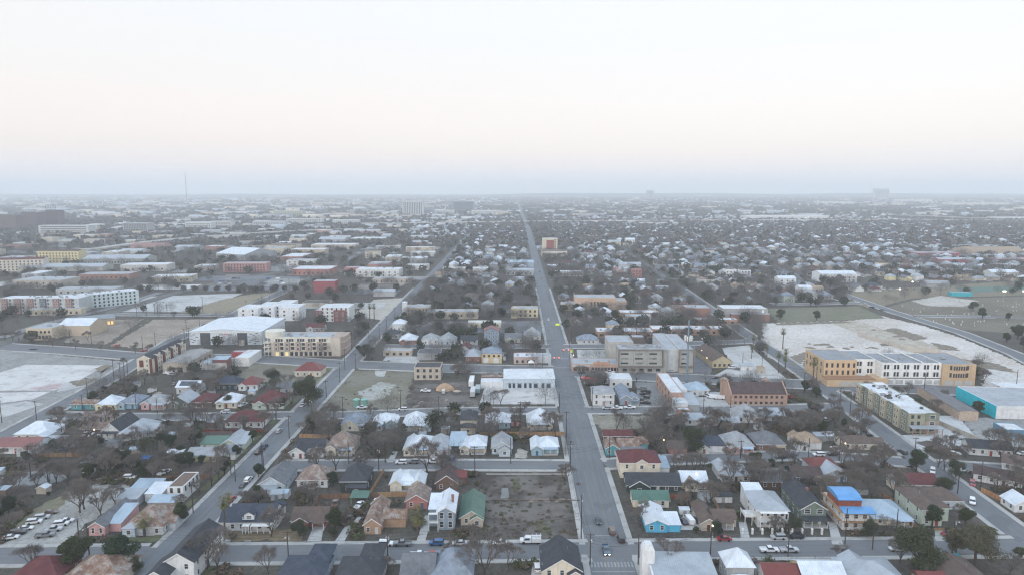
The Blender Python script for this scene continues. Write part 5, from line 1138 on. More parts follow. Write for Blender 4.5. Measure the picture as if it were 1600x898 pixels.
B_(353,538,51.5,52,9.4,'white',M('stucco',(0.60,0.65,0.69)),'huge white metal shed with dark entrance panels and small lettered sign','the huge white metal shed',kind='gy',pitch=.07,extra=bigbox)
def condo(root):
    Tn = M('brick',(0.42,0.30,0.23)); Cr = M('stucco',(0.62,0.58,0.48))
    a = MB(); n = 12; pts = [(17+8.5*math.sin(math.pi/2*i/n), 0+8.5-8.5*math.cos(math.pi/2*i/n)) for i in range(n+1)]+[(25.5,20),(17,20)]
    for z0, z1, m_ in ((0,4.2,Tn),(4.25,8.9,Tn),(8.95,12.4,Tn)):
        b = MB(); v = [(x,y,z0) for x,y in pts]+[(x,y,z1) for x,y in pts]; k = len(pts); b.raw(v, [tuple(range(k))[::-1], tuple(range(k,2*k))]+[(i,(i+1)%k,(i+1)%k+k,i+k) for i in range(k)]); b.build('curved_wall', m_, root)
    for z in (4.2, 8.9): b = MB(); k = len(pts); b.raw([(17+(x-17)*1.02,y-.15,z) for x,y in pts]+[(17+(x-17)*1.02,y-.15,z+.3) for x,y in pts], [tuple(range(k))[::-1], tuple(range(k,2*k))]+[(i,(i+1)%k,(i+1)%k+k,i+k) for i in range(k)]); b.build('cornice', Cr, root)
    b = MB(); b.box(-23,-.35,9.2,17,-.02,13.2); p = b.build('upper_front', Cr, root)
    for i in range(5):
        x0 = -19+i*7.2
        for j in range(3): add_win(p, x0+j*1.7, -.35, 10.2, 1.1, 1.6, dark=True)
        c = MB(); c.box(x0-1.7,-.9,3.9,x0+1.3,-.02,10.0); bay = c.build('bay', Tn, root); 
        for z in (4.6,7.3): add_win(bay, x0-.2, -.9, z, 1.2, 1.5)
        c = MB(); c.box(x0+1.9,-.8,3.9,x0+4.6,-.02,4.1); c.box(x0+1.9,-.8,6.9,x0+4.6,-.02,7.1); c.build('balcony', Cr, root)
        for z in (4.6,7.5): add_win(root, x0+3.2, 0, z, 1.8, 1.8, dark=True)
    for i in range(12): q = MB(); q.box(-20+i*3.2,-.1,.4,-18+i*3.2,-.01,3.0); q.build('shop_window', M('glow',(1,.8,.4),e=.1) if i in (0,2) else GLASS, root)
    for z in (3.2,6.2,9.2): q = MB(); q.box(-27.5,-1.6,z,-23.1,6,z+.35); q.build('balcony', Cr, root)
    q = MB(); q.cyl(-22,7,12,16.2,6.5,6.5,16); q.build('drum', Cr, root)
    for xx in (-27,-24.5): q = MB(); q.box(xx,-1.4,0,xx+.35,-1.05,12.5); q.build('column', Cr, root)
B_(478,556,46,20,12.4,'groof',M('stucco',(0.55,0.46,0.36)),'curved four storey tan and cream apartment building on the street corner','the curved tan apartment building',extra=condo,units=5)
def towns(root):
    cr = M('stucco',(0.62,0.56,0.44)); br = M('siding',(0.14,0.05,0.04))
    for i in range(4):
        y = 3+i*10; a = MB(); a.box(4.62,y,0,5.1,y+2.6,9.8); a.build('bay', br, root)
        for z in (1.2,4.2,7.2): add_win(root, 4.6, y+5, z, 1.0, 1.4, R(90)); add_win(root, 4.6, y+8, z, 1.0, 1.4, R(90))
        a, b = MB(), MB(); volume(a, b, 2.0, 4.9, y+3.5, y+7, 11.2, 'gx', .6, .2, z0=9.2); d = a.build('dormer', cr, root); b.build('roof', roofm('char'), d)
    a = MB(); a.box(-3,-.2,4.4,-.6,-.02,8.6); a.build('wall_panel', br, root); a = MB(); a.box(3.1,-.4,0,4.65,-.02,9.5); a.build('wall_panel', br, root)
    for z in (1.4,4.8,7.4): add_win(root, 1.6, 0, z, .8, 1.3)
B_(227,584,9.2,44,9.6,'char',M('stucco',(0.60,0.54,0.42)),'cream and maroon three storey terrace with dark roofs and dormers','the cream and maroon terrace',kind='gy',pitch=.5,extra=towns,cat='terrace',name='terraced_house')
B_(274,581,15,36,5.4,M('flatroof',(0.27,0.26,0.25)),M('stucco',(0.45,0.38,0.29)),'beige warehouse with low grey gable roof','the beige warehouse',kind='gy',pitch=.12,wf=(2,1,3.0,2.8,.2,3,3,13),wsd=(5,1,2.2,3,.3,3))
B_(333,577,16,14,4.2,'bluem',M('stucco',(0.58,0.56,0.52)),'low white building with red upper box and blue roof','the red box building',wings=[(3.6,-.5,10,8,3.9,'flat','groof',M('stucco',(0.56,0.54,0.5))),(4.2,.3,9,7,6.2,'shed','bluem',M('siding',(0.27,0.085,0.07))),(15,8,9,22,5.6,'flat','wroof',M('stucco',(0.64,0.63,0.60))),(8,24,12,6,5.4,'flat','groof',M('stucco',(0.36,0.05,0.05)))])
for i,(x,y,W_,D_,H) in enumerate(((388,500,17,22,10),(416,497,15,24,10.5),(440,495,14,26,11),(452,501,17,20,11.5))):
    B_(x,y,W_,D_,H,'wroof',M('stucco',(0.70,0.71,0.72)),['flat white townhouse block behind the huge white metal shed','second flat white townhouse block with recessed corner','narrow flat white townhouse block','flat white townhouse block with brown brick side'][i],['the first white townhouse block',None,None,'the last white townhouse block'][i],wf=(2,3,1.2,1.2,1.2,3.2),grp='flat white townhouse blocks',cat='terrace',name='terraced_house')
def redwhite(root):
    Rb = M('brick',(0.24,0.09,0.085))
    for x0,x1,h in ((-15.5,-10,9.5),(-.5,10,10)): a = MB(); a.box(x0,-1.4,0,x1,-.02,h); b = a.build('bay', Rb, root); [add_win(b, x0+(k+.5)*(x1-x0)/2, -1.4, z, 1.1, 1.3) for k in range(2) for z in (1.2,4.4,7.0)]
B_(523,502,25,20,12,'wroof','white','white four storey flats with maroon brick bays','the maroon bay flats',wf=(6,4,1.0,1.5,1.0,3),extra=redwhite,wings=[(-14,0,6,18,9.6,'flat','groof',M('brick',(0.24,0.09,0.085)))])
H_(492,517,14,9,3.2,'gx','dred','white','small white house with maroon roof in front of the maroon bay flats','the small maroon roof house',wings=[(-3,-2,4,4,3,'gy')])
B_(507,458,24,16,13,'groof',M('brick',(0.30,0.06,0.065)),'deep red windowless brick block','the deep red brick block',extra=lambda r:None)
B_(492,480,24,18,4.4,M('flatroof',(0.08,0.09,0.085)),'beige','low building with very dark roof and curved pale forecourt','the very dark roofed building')
# old brewery pair and long apartment complex
def brew(root):
    for i in range(9): q = MB(); q.box(-11+i*2.6,-.1,1,-9.3+i*2.6,-.01,3.4) ; q.build('window', DTRIM, root) if i < 8 else None
B_(62,531,19,22,9,'groof',M('brick',(0.50,0.40,0.26)),'old tan brick brewery with arched ground floor windows','the old tan brick brewery',wf=(6,1,1.3,1.5,5.4,3),extra=brew,wings=[(17,14,24,22,8,'gx','white',M('brick',(0.46,0.36,0.24)))],units=2)
B_(152,510,26,14,6,M('metal',(0.22,0.24,0.26)),M('stucco',(0.42,0.32,0.20)),'long sloping roofed brewery shed with a row of warm lit openings','the warm lit brewery shed',kind='gx',pitch=.35,rz=34,extra=lambda r:[put('window', _glowwin(), r, (-11+i*2.4, -.06, 1.0)) for i in range(10)])
def cplx(root):
    Rb = M('brick',(0.36,0.19,0.15)); Gy = M('siding',(0.13,0.14,0.16)); Tl = M('siding',(0.36,0.50,0.48))
    for i in range(6): x0 = -33+i*11.5; a = MB(); a.box(x0,-1.2,0,x0+5.4,-.02,13.6); b = a.build('bay', (Rb,Rb,Rb,Gy)[i % 4], root); [add_win(b,x0+o,-1.2,1.2+z*3.3,1.2,1.6) for o in (1.5,3.9) for z in range(4)]
B_(62,489,72,18,13.4,'wroof',M('stucco',(0.42,0.45,0.45)),'long four storey apartment complex with maroon and grey bays','the maroon and grey complex',wf=(12,4,1.1,1.6,1.2,3.3),extra=cplx,units=14)
B_(160,480,64,18,13,'wroof',M('stucco',(0.50,0.60,0.60)),'long pale teal apartment wing receding along the railway','the pale teal apartment wing',rz=44,wf=(16,4,1.3,1.7,1.0,3.2),units=12)
B_(84,492,46,10,5.4,'groof',M('brick',(0.50,0.42,0.27)),'low cream brick building in front of the long apartment complex','the low cream brick building',wf=(9,1,1.4,1.8,1.2,3),rz=6)
# ---- farther commercial buildings: x, y, W, D, H, roof, wall, label, short, windows, rotation
FARB = [
(268,441,46,26,7,'wroof',(0.52,0.45,0.33),'cream warehouse with stepped white roofs beyond the railway','the cream stepped warehouse',(6,1,1.6,1.6,2,3),10),
(163,437,60,26,7,'groof',(0.34,0.17,0.13),'red brick warehouse with grey roof behind the apartment complex','the red brick warehouse',(10,1,1.8,1.6,2,3),4),
(383,425,58,18,12,'groof',(0.46,0.21,0.19),'pink red brick factory with rows of small windows and a parking lot in front','the pink red factory',(14,3,1.3,1.6,1.6,3.4),2),
(486,430,50,40,8,'wroof',(0.44,0.17,0.14),'long red brick market building with white roof','the red market building',(8,1,1.6,1.8,1.6,3),0),
(455,408,34,60,7,'wroof',(0.40,0.16,0.14),'red walled warehouse with pale roof near the arched sheds','the red walled warehouse',None,0),
(360,406,60,70,9,'white',(0.36,0.38,0.40),'pair of arched white metal sheds','the arched white sheds',None,-24),
(480,398,60,30,9,'wroof',(0.52,0.42,0.30),'tan warehouse with white roof','the tan white roofed warehouse',None,0),
(520,390,80,40,9,'wroof',(0.50,0.42,0.32),'long tan warehouse with pale roof beside the tan white roofed warehouse','the long pale roofed warehouse',None,0),
(575,379,70,40,9,'wroof',(0.40,0.48,0.42),'green walled warehouse with bright roof','the green walled warehouse',None,0),
(30,424,60,18,16,'dred',(0.56,0.50,0.40),'cream hotel with long red roof at the far edge','the red roofed hotel',(12,4,1.6,1.8,1.4,3.6),14),
(92,411,62,18,18,'dbrown',(0.60,0.50,0.22),'yellow four storey hotel with brown roof','the yellow hotel',(12,4,1.6,1.8,1.4,4),0),
(178,413,90,40,8,'silver',(0.34,0.37,0.34),'long low building with grey metal roof and many small windows','the long grey metal roof',(20,1,2,2,2,3),4),
(95,424,110,30,6,'silver',(0.40,0.40,0.36),'very long low warehouse with pale metal roof beside the hotels','the very long low warehouse',None,4),
(225,424,60,30,9,'wroof',(0.50,0.48,0.44),'white roofed store on the long grey metal roof side','the white roofed store',(6,1,2,2,2,3),6),
(230,391,60,30,9,'salmon',(0.46,0.26,0.2),'salmon roofed retail block near the raised freeway','the salmon retail block',None,0),
(14,361,44,30,42,'droof',(0.15,0.10,0.10),'dark brown tower block nearest the far edge','the first brown tower',(8,10,2.4,2.2,3,4.2),0),
(48,358,46,30,46,'droof',(0.13,0.09,0.095),'long dark brown tower block with pale blue stair core','the long brown tower',(10,12,2.6,2.4,3,4.4),0),
(82,356,36,30,50,'droof',(0.13,0.085,0.09),'tallest dark brown tower block','the tallest brown tower',(7,14,2.4,2.4,3,4.4),0),
(29,356,26,26,40,'droof',(0.20,0.27,0.33),'narrow blue grey tower between the brown towers',None,(4,9,2.4,2.4,3,4.2),0),
(67,354,18,26,44,'droof',(0.24,0.32,0.38),'pale blue stair tower beside the tallest brown tower',None,(3,10,2.4,2.4,3,4.2),0),
(100,368,120,30,24,'groof',(0.50,0.50,0.48),'long pale multi storey car park','the long pale car park',(1,5,110,1.6,2.5,4.4),0),
(212,365,62,34,26,'groof',(0.34,0.35,0.34),'grey office block with gridded front','the gridded office block',(14,5,2.6,3,3,4.6),0),
(310,360,70,30,22,'wroof',(0.55,0.57,0.56),'white apartment row beyond the freeway','the white apartment row',(14,4,2.4,2.4,2,4.6),0),
(345,357,60,30,20,'wroof',(0.52,0.52,0.48),'pale apartment block beyond the freeway','the pale apartment block',(12,4,2.4,2.4,2,4.6),0),
(420,357,90,30,20,'wroof',(0.46,0.50,0.53),'long pale blue apartment block','the long pale blue block',(16,4,2.4,2.4,2,4.6),0),
(475,352,110,30,20,'wroof',(0.50,0.50,0.48),'long cream apartment block in the distance','the distant cream block',(18,4,2.4,2.4,2,4.6),0),
(540,352,80,30,16,'wroof',(0.56,0.56,0.55),'white low block near the freeway bend','the white low block',(12,3,2.4,2.4,2,4.6),0),
(450,339,120,40,24,'groof',(0.42,0.42,0.30),'olive tan long building far away','the olive long building',(16,4,3,3,2,5),0),
(565,366,90,30,8,'silver',(0.5,0.25,0.18),'orange walled low store with pale roof','the orange low store',None,0),
(645,337,85,50,62,'groof',(0.50,0.50,0.50),'distant pale hospital tower with vertical ribs','the ribbed hospital tower',(11,1,3.2,50,6,5),0),
(668,336,60,40,30,'groof',(0.30,0.34,0.38),'grey annex beside the hospital tower',None,(8,4,3,3,3,5),0),
(724,330,110,50,50,'groof',(0.22,0.26,0.30),'distant dark glass office slab','the dark glass slab',(1,8,100,3,4,5.4),0),
(690,335,110,40,18,'wroof',(0.6,0.58,0.54),'long white institute beneath the dark glass slab',None,(20,3,3,2.4,2,5),0),
(760,336,130,40,20,'wroof',(0.58,0.58,0.56),'long white low building beside the end of the avenue',None,(18,3,3,2.4,2,5),0),
(1016,311,80,60,100,'groof',(0.42,0.42,0.42),'lone distant tower block on the horizon','the lone horizon tower',(5,1,8,80,8,5),0),
(1378,311,160,60,118,'groof',(0.40,0.40,0.41),'wide distant tower block on the horizon','the wide horizon tower',(8,1,12,90,8,5),0),
(866,402,42,24,10,'droof',(0.60,0.54,0.42),'long low cream motel wing with colonnade beside the avenue','the cream motel wing',(12,1,1.8,3,3,3),0),
(1310,441,44,24,10,'white',(0.66,0.68,0.68),'cluster of white gabled apartments','the white gabled apartments',(8,2,1.4,1.6,1.5,3.4),0),
(1259,463,13,12,9,'white',(0.68,0.70,0.70),'tall white gabled house beside the cross street','the tall white gabled house',(3,2,1.2,1.6,1.5,3.4),0),
(1276,462,15,12,8,'tan',(0.42,0.40,0.34),'tan gabled house beside the tall white gabled house',None,(3,2,1.2,1.4,1.5,3.4),0),
(1465,450,24,16,5,'lgrey',(0.30,0.32,0.32),'open park pavilion with pale pitched roof','the park pavilion',None,-10),
(1503,463,20,9,4,'groof',(0.03,0.36,0.42),'turquoise park building near the sports courts','the turquoise park building',None,-8),
(1570,433,34,16,6,'white',(0.60,0.60,0.56),'long white house beyond the sports courts',None,(8,1,1.4,1.6,1.5,3.4),0),
(1465,404,70,26,9,'groof',(0.46,0.10,0.12),'long red and cream school building','the long red school',(12,2,2,2,2,3.6),0),
(1490,414,44,18,8,'silver',(0.44,0.09,0.12),'dark pink school hall','the dark pink hall',None,0),
(1560,401,90,50,9,'tan',(0.46,0.36,0.26),'wide tan arena like hall with sand coloured roof','the sand coloured hall',None,0),
(1590,412,60,20,7,'groof',(0.44,0.14,0.12),'red low wing at the far edge',None,(10,1,2,2,2,3),0),
(960,350,150,30,9,'wroof',(0.6,0.56,0.48),'long pale store right of the avenue end',None,None,0),
(1030,353,160,30,10,'wroof',(0.58,0.54,0.48),'long tan store row beside the freeway',None,None,0),
(1230,344,300,60,16,'wroof',(0.62,0.62,0.60),'very long white distribution shed','the very long white shed',None,0),
(1590,346,150,50,14,'wroof',(0.6,0.6,0.58),'white distribution shed at the far edge',None,None,0),
(1530,322,400,80,22,'wroof',(0.62,0.58,0.5),'wide cream industrial roof on the horizon','the wide cream industrial roof',None,0),
(1430,316,300,80,22,'wroof',(0.62,0.62,0.6),'wide white industrial roof below the wide horizon tower',None,None,0),
(1310,320,260,80,20,'wroof',(0.62,0.62,0.6),'white industrial roof on the horizon beyond the trees',None,None,0),
(1105,308,300,90,26,'wroof',(0.64,0.64,0.62),'faint white industrial roof on the horizon',None,None,0),
(1230,446,20,14,8,'white',(0.68,0.70,0.72),'pair of white modern houses with solar roofs','the white solar roof house',(3,2,1.4,1.6,1.4,3.4),0),
(1142,432,14,12,9,'droof',(0.70,0.72,0.74),'white modern cube house with dark roof terrace','the white cube house',(3,2,1.4,1.6,1.4,3.4),0),
(1165,432,13,12,8,'droof',(0.68,0.70,0.73),'second white modern cube house',None,(3,2,1.4,1.6,1.4,3.4),0),
(995,434,12,12,9,'salmon',(0.50,0.18,0.15),'red three storey house with pointed roof','the pointed red house',(3,3,1.2,1.4,1.2,3),0),
(1118,447,14,10,6,'wroof',(0.66,0.58,0.26),'bright yellow flat roofed house','the yellow flat house',(3,1,1.4,1.6,1.4,3),0),
(985,421,30,14,7,'silver',(0.46,0.48,0.50),'long grey chapel with little white spire','the long grey chapel',(6,1,1.4,1.6,1.4,3),0),
(960,385,24,16,9,'silver',(0.6,0.52,0.36),'cream villa with blue grey roof','the cream villa',(4,2,1.4,1.8,1.4,3.6),0),
(985,384,18,16,12,'white',(0.66,0.66,0.62),'white gabled tower house in the trees',None,(3,3,1.4,1.8,1.4,3.6),0),
(715,427,40,14,7,'wroof',(0.54,0.5,0.42),'low cream building left of the avenue amid trees',None,(8,1,1.6,1.6,1.6,3),0),
(745,427,30,14,7,'wroof',(0.50,0.44,0.38),'low tan building beside the cream one amid trees',None,(6,1,1.6,1.6,1.6,3),0),
(815,418,34,16,7,'bluem',(0.36,0.44,0.52),'blue roofed store left of the avenue','the blue roofed store',None,0),
(812,430,36,14,6,'silver',(0.42,0.44,0.44),'long grey store left of the avenue',None,(6,1,1.6,1.6,1.6,3),0),
(890,432,36,16,6,'wroof',(0.58,0.56,0.52),'white roofed shop terrace right of the avenue',None,(8,1,1.6,1.6,1.6,3),0),
(600,463,22,12,5,'silver',(0.45,0.45,0.45),'low silver roofed depot beside the pale lot','the silver depot',None,0),
(612,443,44,16,6,'groof',(0.50,0.42,0.34),'tan flat depot next to the side street','the tan flat depot',(7,1,1.6,1.6,1.6,3),0),
(590,452,40,12,5,'droof',(0.36,0.33,0.3),'low brown roofed depot',None,None,0),
(555,425,30,14,6,'groof',(0.46,0.16,0.13),'red fronted garage by the bus park','the red fronted garage',None,0),
(652,422,30,16,7,'wroof',(0.6,0.58,0.54),'white hall beside the side street trees',None,None,0),
]
for (x,y,W_,D_,H,rf,wc,lab,sh,wf,rz) in FARB:
    k = 'flat' if rf in ('wroof','groof','droof','broof') else 'gx'
    B_(x,y,W_,D_,H,rf,M('stucco',wc),lab,sh,wf=wf,rz=rz,kind=k,pitch=.35 if W_ < 40 else .22)
def tower_red(root):
    a = MB(); a.box(-6,-.3,3,7,-.02,21); b = a.build('wall_panel', M('brick',(0.34,0.07,0.06)), root)
B_(859,394,27,18,24,'wroof',M('stucco',(0.62,0.52,0.36)),'cream and red seven storey block standing alone beside the avenue','the cream and red tower',wf=(2,7,1.4,1.6,2,3.1,20,25),extra=tower_red)
# ================================================================== VEHICLES
V = car
# gravel lot beside the pink house
for x,y,k,c,l in ((17,841,'sedan','white','white sedan nearest the corner of the gravel lot'),(29,834,'suv','black','black hatchback between two white cars on the gravel lot'),(40,827,'sedan','white','white sedan behind the black hatchback on the gravel lot'),
  (54,817,'suv','white','white suv in the middle of the far row on the gravel lot'),(66,810,'suv','silver','silver suv in the far row on the gravel lot'),(79,802,'sedan','brown','brown sedan at the end of the far row on the gravel lot')): V(x,y,k,c,R(-72) and -72,label=l)
for x,y,k,c,l in ((71,838,'pickup','grey','grey pickup at the front of the near row on the gravel lot'),(83,829,'pickup','silver','silver pickup in the near row on the gravel lot'),(96,820,'suv','white','white suv in the near row on the gravel lot'),(104,815,'sedan','white','white sedan at the end of the near row on the gravel lot')): V(x,y,k,c,-75,label=l)
V(203,747,'suv','white',-85,label='white suv alone on the dirt yard behind the sheds')
V(388,751,'suv','white',-1,label='white suv parked at the kerb of the side street'); V(380,759,'sedan','black',-1,label='black sedan parked behind the white suv on the side street'); V(362,782,'suv','red',-2,label='dark red suv beside the house with navy roof')
V(562,791,'pickup','white',-12,label='white pickup under the lime green carport'); V(545,813,'pickup','black',-14,label='black pickup on the narrow driveway beside the ranch house'); V(561,816,'suv','grey',-8,label='grey suv parked in the yard of the tan rusty roofed house')
row = ((603,851,'suv','white','white suv in front of the tan rusty roofed house',-90),(629,851,'pickup','grey','dark grey pickup at the kerb behind the white suv',90),(682,850,'suv','blue','bright blue suv at the kerb in front of the porch house',90),(718,850,'sedan','silver','silver sedan at the kerb behind the blue suv',90),
 (738,850,'sedan','grey','grey sedan half hidden behind bare branches',90),(781,849,'sedan','white','white sedan parked beside the vacant lot',90),(829,847,'truck','white','white utility truck with ladder rack beside the vacant lot',90),
 (655,869,'pickup','white','white pickup facing the avenue beside the far kerb',-90),(681,869,'suv','red','dark red suv behind the white pickup at the far kerb',-90),(596,871,'sedan','black','black sedan beside the charcoal twin gable roof',-90),
 (1131,843,'sedan','red','dark red sedan in front of the brown L roof bungalow',90),(1216,841,'suv','silver','silver suv in front of the white double gallery house',90),(1243,840,'suv','black','black suv in front of the sage green house',90),
 (1202,861,'pickup','white','white pickup with open black bed at the lower kerb',-90),(1233,861,'pickup','silver','silver pickup behind the utility pole at the lower kerb',-90),(1401,859,'sedan','silver','silver sedan beside the large evergreen tree',88),(1482,836,'sedan','red','dark red car behind the olive grey tree',90))
for x,y,k,c,l,rz in row: V(x,y+1,k,c,rz,label=l,z=.2)
V(839,889,'suv','white',2,label='white suv on the driveway of the cream corner house')
V(935,816,'sedan','black',179,label='dark sedan coming down the avenue ahead of the others',state='driving',z=.16); V(956,832,'suv','brown',0,label='brown suv driving away up the avenue',state='driving',z=.16)
V(970,844,'suv','black',2,label='black suv beside the avenue kerb at the crossing',state='driving',z=.16); V(947,862,'pickup','slate',180,label='blue grey pickup with lit headlights waiting before the crosswalk',state='driving',z=.16,lights=True)
V(1068,816,'sedan','black',10,label='black sedan beside the sky blue cottage'); V(1077,815,'van','white',8,label='white van between two black cars behind the fence'); V(1091,815,'suv','black',4,label='black suv beside the white van'); 
V(1446,830,'suv','black',80,label='black suv under the carport of the pale hip roof bungalow') ; V(1519,786,'suv','white',148,label='white suv driving on the sloping side street',z=.2); V(1457,738,'suv','white',148,label='white suv parked near the black roof house',z=.2); V(1519,757,'suv','red',150,label='maroon suv beside the long white house')
V(1362,790,'sedan','white',70,label='white car behind the house under construction')
for x,y,k,c,l,rz in ((560,719,'suv','silver','silver suv on the second street behind a bare tree',90),(627,724,'suv','white','white suv in front of the maroon gable house',90),(647,723,'suv','grey','grey suv between two white cars on the second street',90),(678,723,'pickup','white','white pickup in front of the pale pyramid roof house',90),
 (707,717,'suv','blue','blue suv under the tall metal carport',0),(791,706,'suv','slate','slate blue suv under the porch of the pale blue gable cottage',0),(404,708,'suv','black','black suv at the kerb of the side street beside the verge',-1),(412,700,'pickup','darkblue','dark blue pickup ahead of the black suv',-1),(436,675,'suv','silver','silver suv driving along the side street',0),
 (473,634,'sedan','white','white sedan parked at the junction of the side street',0),(479,627,'suv','black','black suv at the junction behind the white sedan',0),(352,645,'suv','white','white suv in front of the cream arched window house',90),(380,634,'pickup','white','white pickup beside the pale green corner house',-20),
 (566,638,'pickup','white','white pickup beside the two green tanks',90),(629,641,'suv','white','white suv at the corner of the grass lot',90),(665,612,'pickup','white','white pickup with green load on the dirt yard',80),(693,614,'van','silver','silver van with open back on the dirt yard',5),
 (948,639,'suv','silver','silver suv first in the row by the white columned house',90),(964,639,'pickup','white','white pickup in the middle of the row by the white columned house',90),(984,638,'pickup','white','white pickup last in the row by the white columned house',90),
 (1066,717,'pickup','silver','silver pickup in front of the salmon red cottage',-90),(1092,717,'suv','white','white suv in front of the white front gable cottage',-90),(1219,715,'sedan','black','black sedan in front of the dull brown grey house',90),(1232,713,'suv','blue','blue suv in front of the dull brown grey house',90),(1279,712,'suv','white','white suv in front of the weathered tan roof',90),(1301,711,'suv','black','black suv beside the weathered tan roof',90),
 (1305,703,'suv','white','white suv in the driveway of the weathered tan roof',15),(1424,729,'sedan','black','black sedan passing the corner of the terracotta brown roof',92),(1410,708,'suv','black','dark suv behind the terracotta brown roof',10),(1290,657,'suv','white','white suv under bare trees near the side street',80),
 (1112,622,'van','white','long white van beside the blue roofed white cottage',60),(1104,619,'suv','silver','silver suv beside the long white van',65),(1124,623,'van','white','white van parked in front of the peach motel',70),(1119,591,'sedan','black','black sedan on the main street near the kiosk',90),(1143,575,'suv','white','white suv beside the brown gabled restaurant',80),(1152,577,'sedan','grey','grey sedan beside the brown gabled restaurant',80),
 (909,583,'sedan','black','black sedan waiting at the traffic lights',90),(926,583,'suv','grey','grey suv behind the black sedan at the lights',90),(953,583,'pickup','white','white pickup in front of the peach brick shop row',90),(919,602,'suv','black','black suv beside the red petrol canopy',90),(947,600,'truck','white','white box truck beside the red petrol canopy',75),(956,596,'truck','white','second white truck behind the petrol canopy',75),
 (182,541,'suv','red','bright red car driving on the main street',90),(225,549,'suv','red','dark red car behind the bright red car',90),(52,546,'sedan','black','black sedan under the street trees on the main street',90),(130,697,'suv','white','white suv beside the steep charcoal gable',-60),(139,680,'suv','white','white suv under a tree beside the rusty brown roof',-70),(147,682,'sedan','white','white sedan next to the white suv beside the rusty brown roof',-70),(100,697,'pickup','grey','grey pickup on the lawn beside the flat white carport',-30),(104,703,'pickup','darkblue','dark blue pickup behind the grey pickup',-50),
 (165,724,'suv','black','black suv among the clutter of the dirt yard',-80),(262,584,'van','white','white van in front of the beige warehouse',80),(268,586,'suv','silver','silver suv in front of the beige warehouse',80),(580,533,'sedan','black','black sedan on the side street by the curved tan apartment building',0),(790,556,'suv','black','black suv beside the yellow fire station',0),(788,562,'van','white','white van beside the yellow fire station',0),(797,542,'sedan','white','white sedan on the cross street behind the cafe',90),
 (857,500,'sedan','white','white sedan with headlights driving down the avenue',180),(850,458,'pickup','silver','silver pickup far up the avenue',180),(846,436,'sedan','red','red car far up the avenue',0),(843,425,'suv','black','black suv far up the avenue',0),(886,484,'sedan','white','white sedan beside the orange theatre block',70)):
    drv = 'driving' in l or 'up the avenue' in l or 'waiting' in l
    V(x,y,k,c,rz,label=l,z=.16 if drv else .14,detail=y > 600,state='driving' if drv else 'parked',lights='headlights' in l)
# row of parked cars by the park, coaches, lot cars
i = 0
for x,y in ((1300,462),(1308,463),(1316,465),(1323,467),(1331,469),(1339,472),(1350,476),(1362,481),(1378,485)): V(x,y,random.choice(('suv','sedan','pickup')),random.choice(('white','silver','grey','black')),22,detail=False)
for x,y in [(1296+ i_*12+random.uniform(-2,2), 452.5+random.uniform(-.6,.6)) for i_ in range(14)]: V(x,y,random.choice(('suv','sedan')),random.choice(('white','silver','grey','black','blue')),70,detail=False)
for x,y in [(340+random.uniform(0,115), random.choice((436,440,444,448))) for i_ in range(26)]: V(x,y,random.choice(('suv','sedan','van')),random.choice(('white','silver','grey','black','blue')),90,detail=False)
for x,y in [(1043+i_*8, 537) for i_ in range(0)]+[(1058,529),(1078,529),(1072,529),(1101,530)]: V(x,y,'suv',random.choice(('white','silver','grey')),90,detail=False)
for i_ in range(7): V(1046+random.uniform(0,14), 545+i_*6,random.choice(('suv','sedan')),random.choice(('black','grey','silver','red','blue')),80,detail=False)
for i_ in range(6): V(1003+random.uniform(-2,6), 608+i_*4.5,random.choice(('suv','pickup')),random.choice(('grey','silver','black')),70,detail=False)
for x,y in [(645+random.uniform(0,70), random.choice((505,511))) for i_ in range(9)]: V(x,y,'suv',random.choice(('white','silver','grey','black')),90,detail=False)
for (x,y) in ((546,430),(560,430)):
    X,Y = G(x,y); c_ = empty('coach',(X,Y,0.1),R(88)); tag(c_,'long white coach in the bus park, '+('nearer the red fronted garage' if x > 550 else 'at the head of the line'),'coach','coaches in the bus park')
    m = MB(); m.box(-1.3,-6,.4,1.3,6,3.3); m.build('body',M('paint',CC['white']),c_); m = MB(); m.box(-1.32,-5.5,1.7,1.32,5.4,2.7); m.build('window',GLASS,c_)
# ================================================================== OTHER THINGS
def thing(name,x,y,label,cat,rz=0,grp=None):
    X,Y = G(x,y); return tag(empty(name,(X,Y,0),R(rz)),label,cat,grp), X, Y
for x,l in ((557.5,'left green water tank on the grass lot'),(569.5,'right green water tank on the grass lot')):
    t,X,Y = thing('water_tank',x,635,l,'tank',grp='green tanks on the grass lot'); m = MB(); m.cyl(0,0,.1,4.0,1.75,1.75,16); tk = m.build('tank_body',M('metal',(0.20,0.36,0.31)),t); m = MB(); m.cyl(0,0,4.0,4.7,1.8,.4,16); m.build('lid',M('metal',(0.24,0.42,0.37)),t); mark_rect(X-3,X+3,Y-3,Y+3)
m = MB(); n = 18; rr = random.Random(4); rings = [(5.2,0),(4.3,1.5),(2.6,2.9),(1.0,3.6),(0.1,3.8)]; vv = [(r*(1+.12*math.sin(k*1.9+j))*math.cos(6.283*k/n), r*.8*(1+.1*math.sin(k*2.3))*math.sin(6.283*k/n), z) for j,(r,z) in enumerate(rings) for k in range(n)]
m.raw(vv,[(j*n+k,j*n+(k+1)%n,(j+1)*n+(k+1)%n,(j+1)*n+k) for j in range(4) for k in range(n)])
X,Y = G(695,608); o = m.build('sand_pile',M('lot',(0.40,0.27,0.17),c2=(0.33,0.23,0.16),s=.5),loc=(X,Y,0)); tag(o,'tall orange sand pile on the dirt yard','sand pile'); mark_rect(X-6,X+6,Y-6,Y+6)
m_rub = m.mesh('rubble_pile',[M('lot',(0.24,0.21,0.17),c2=(0.10,0.085,0.07),s=.6)])
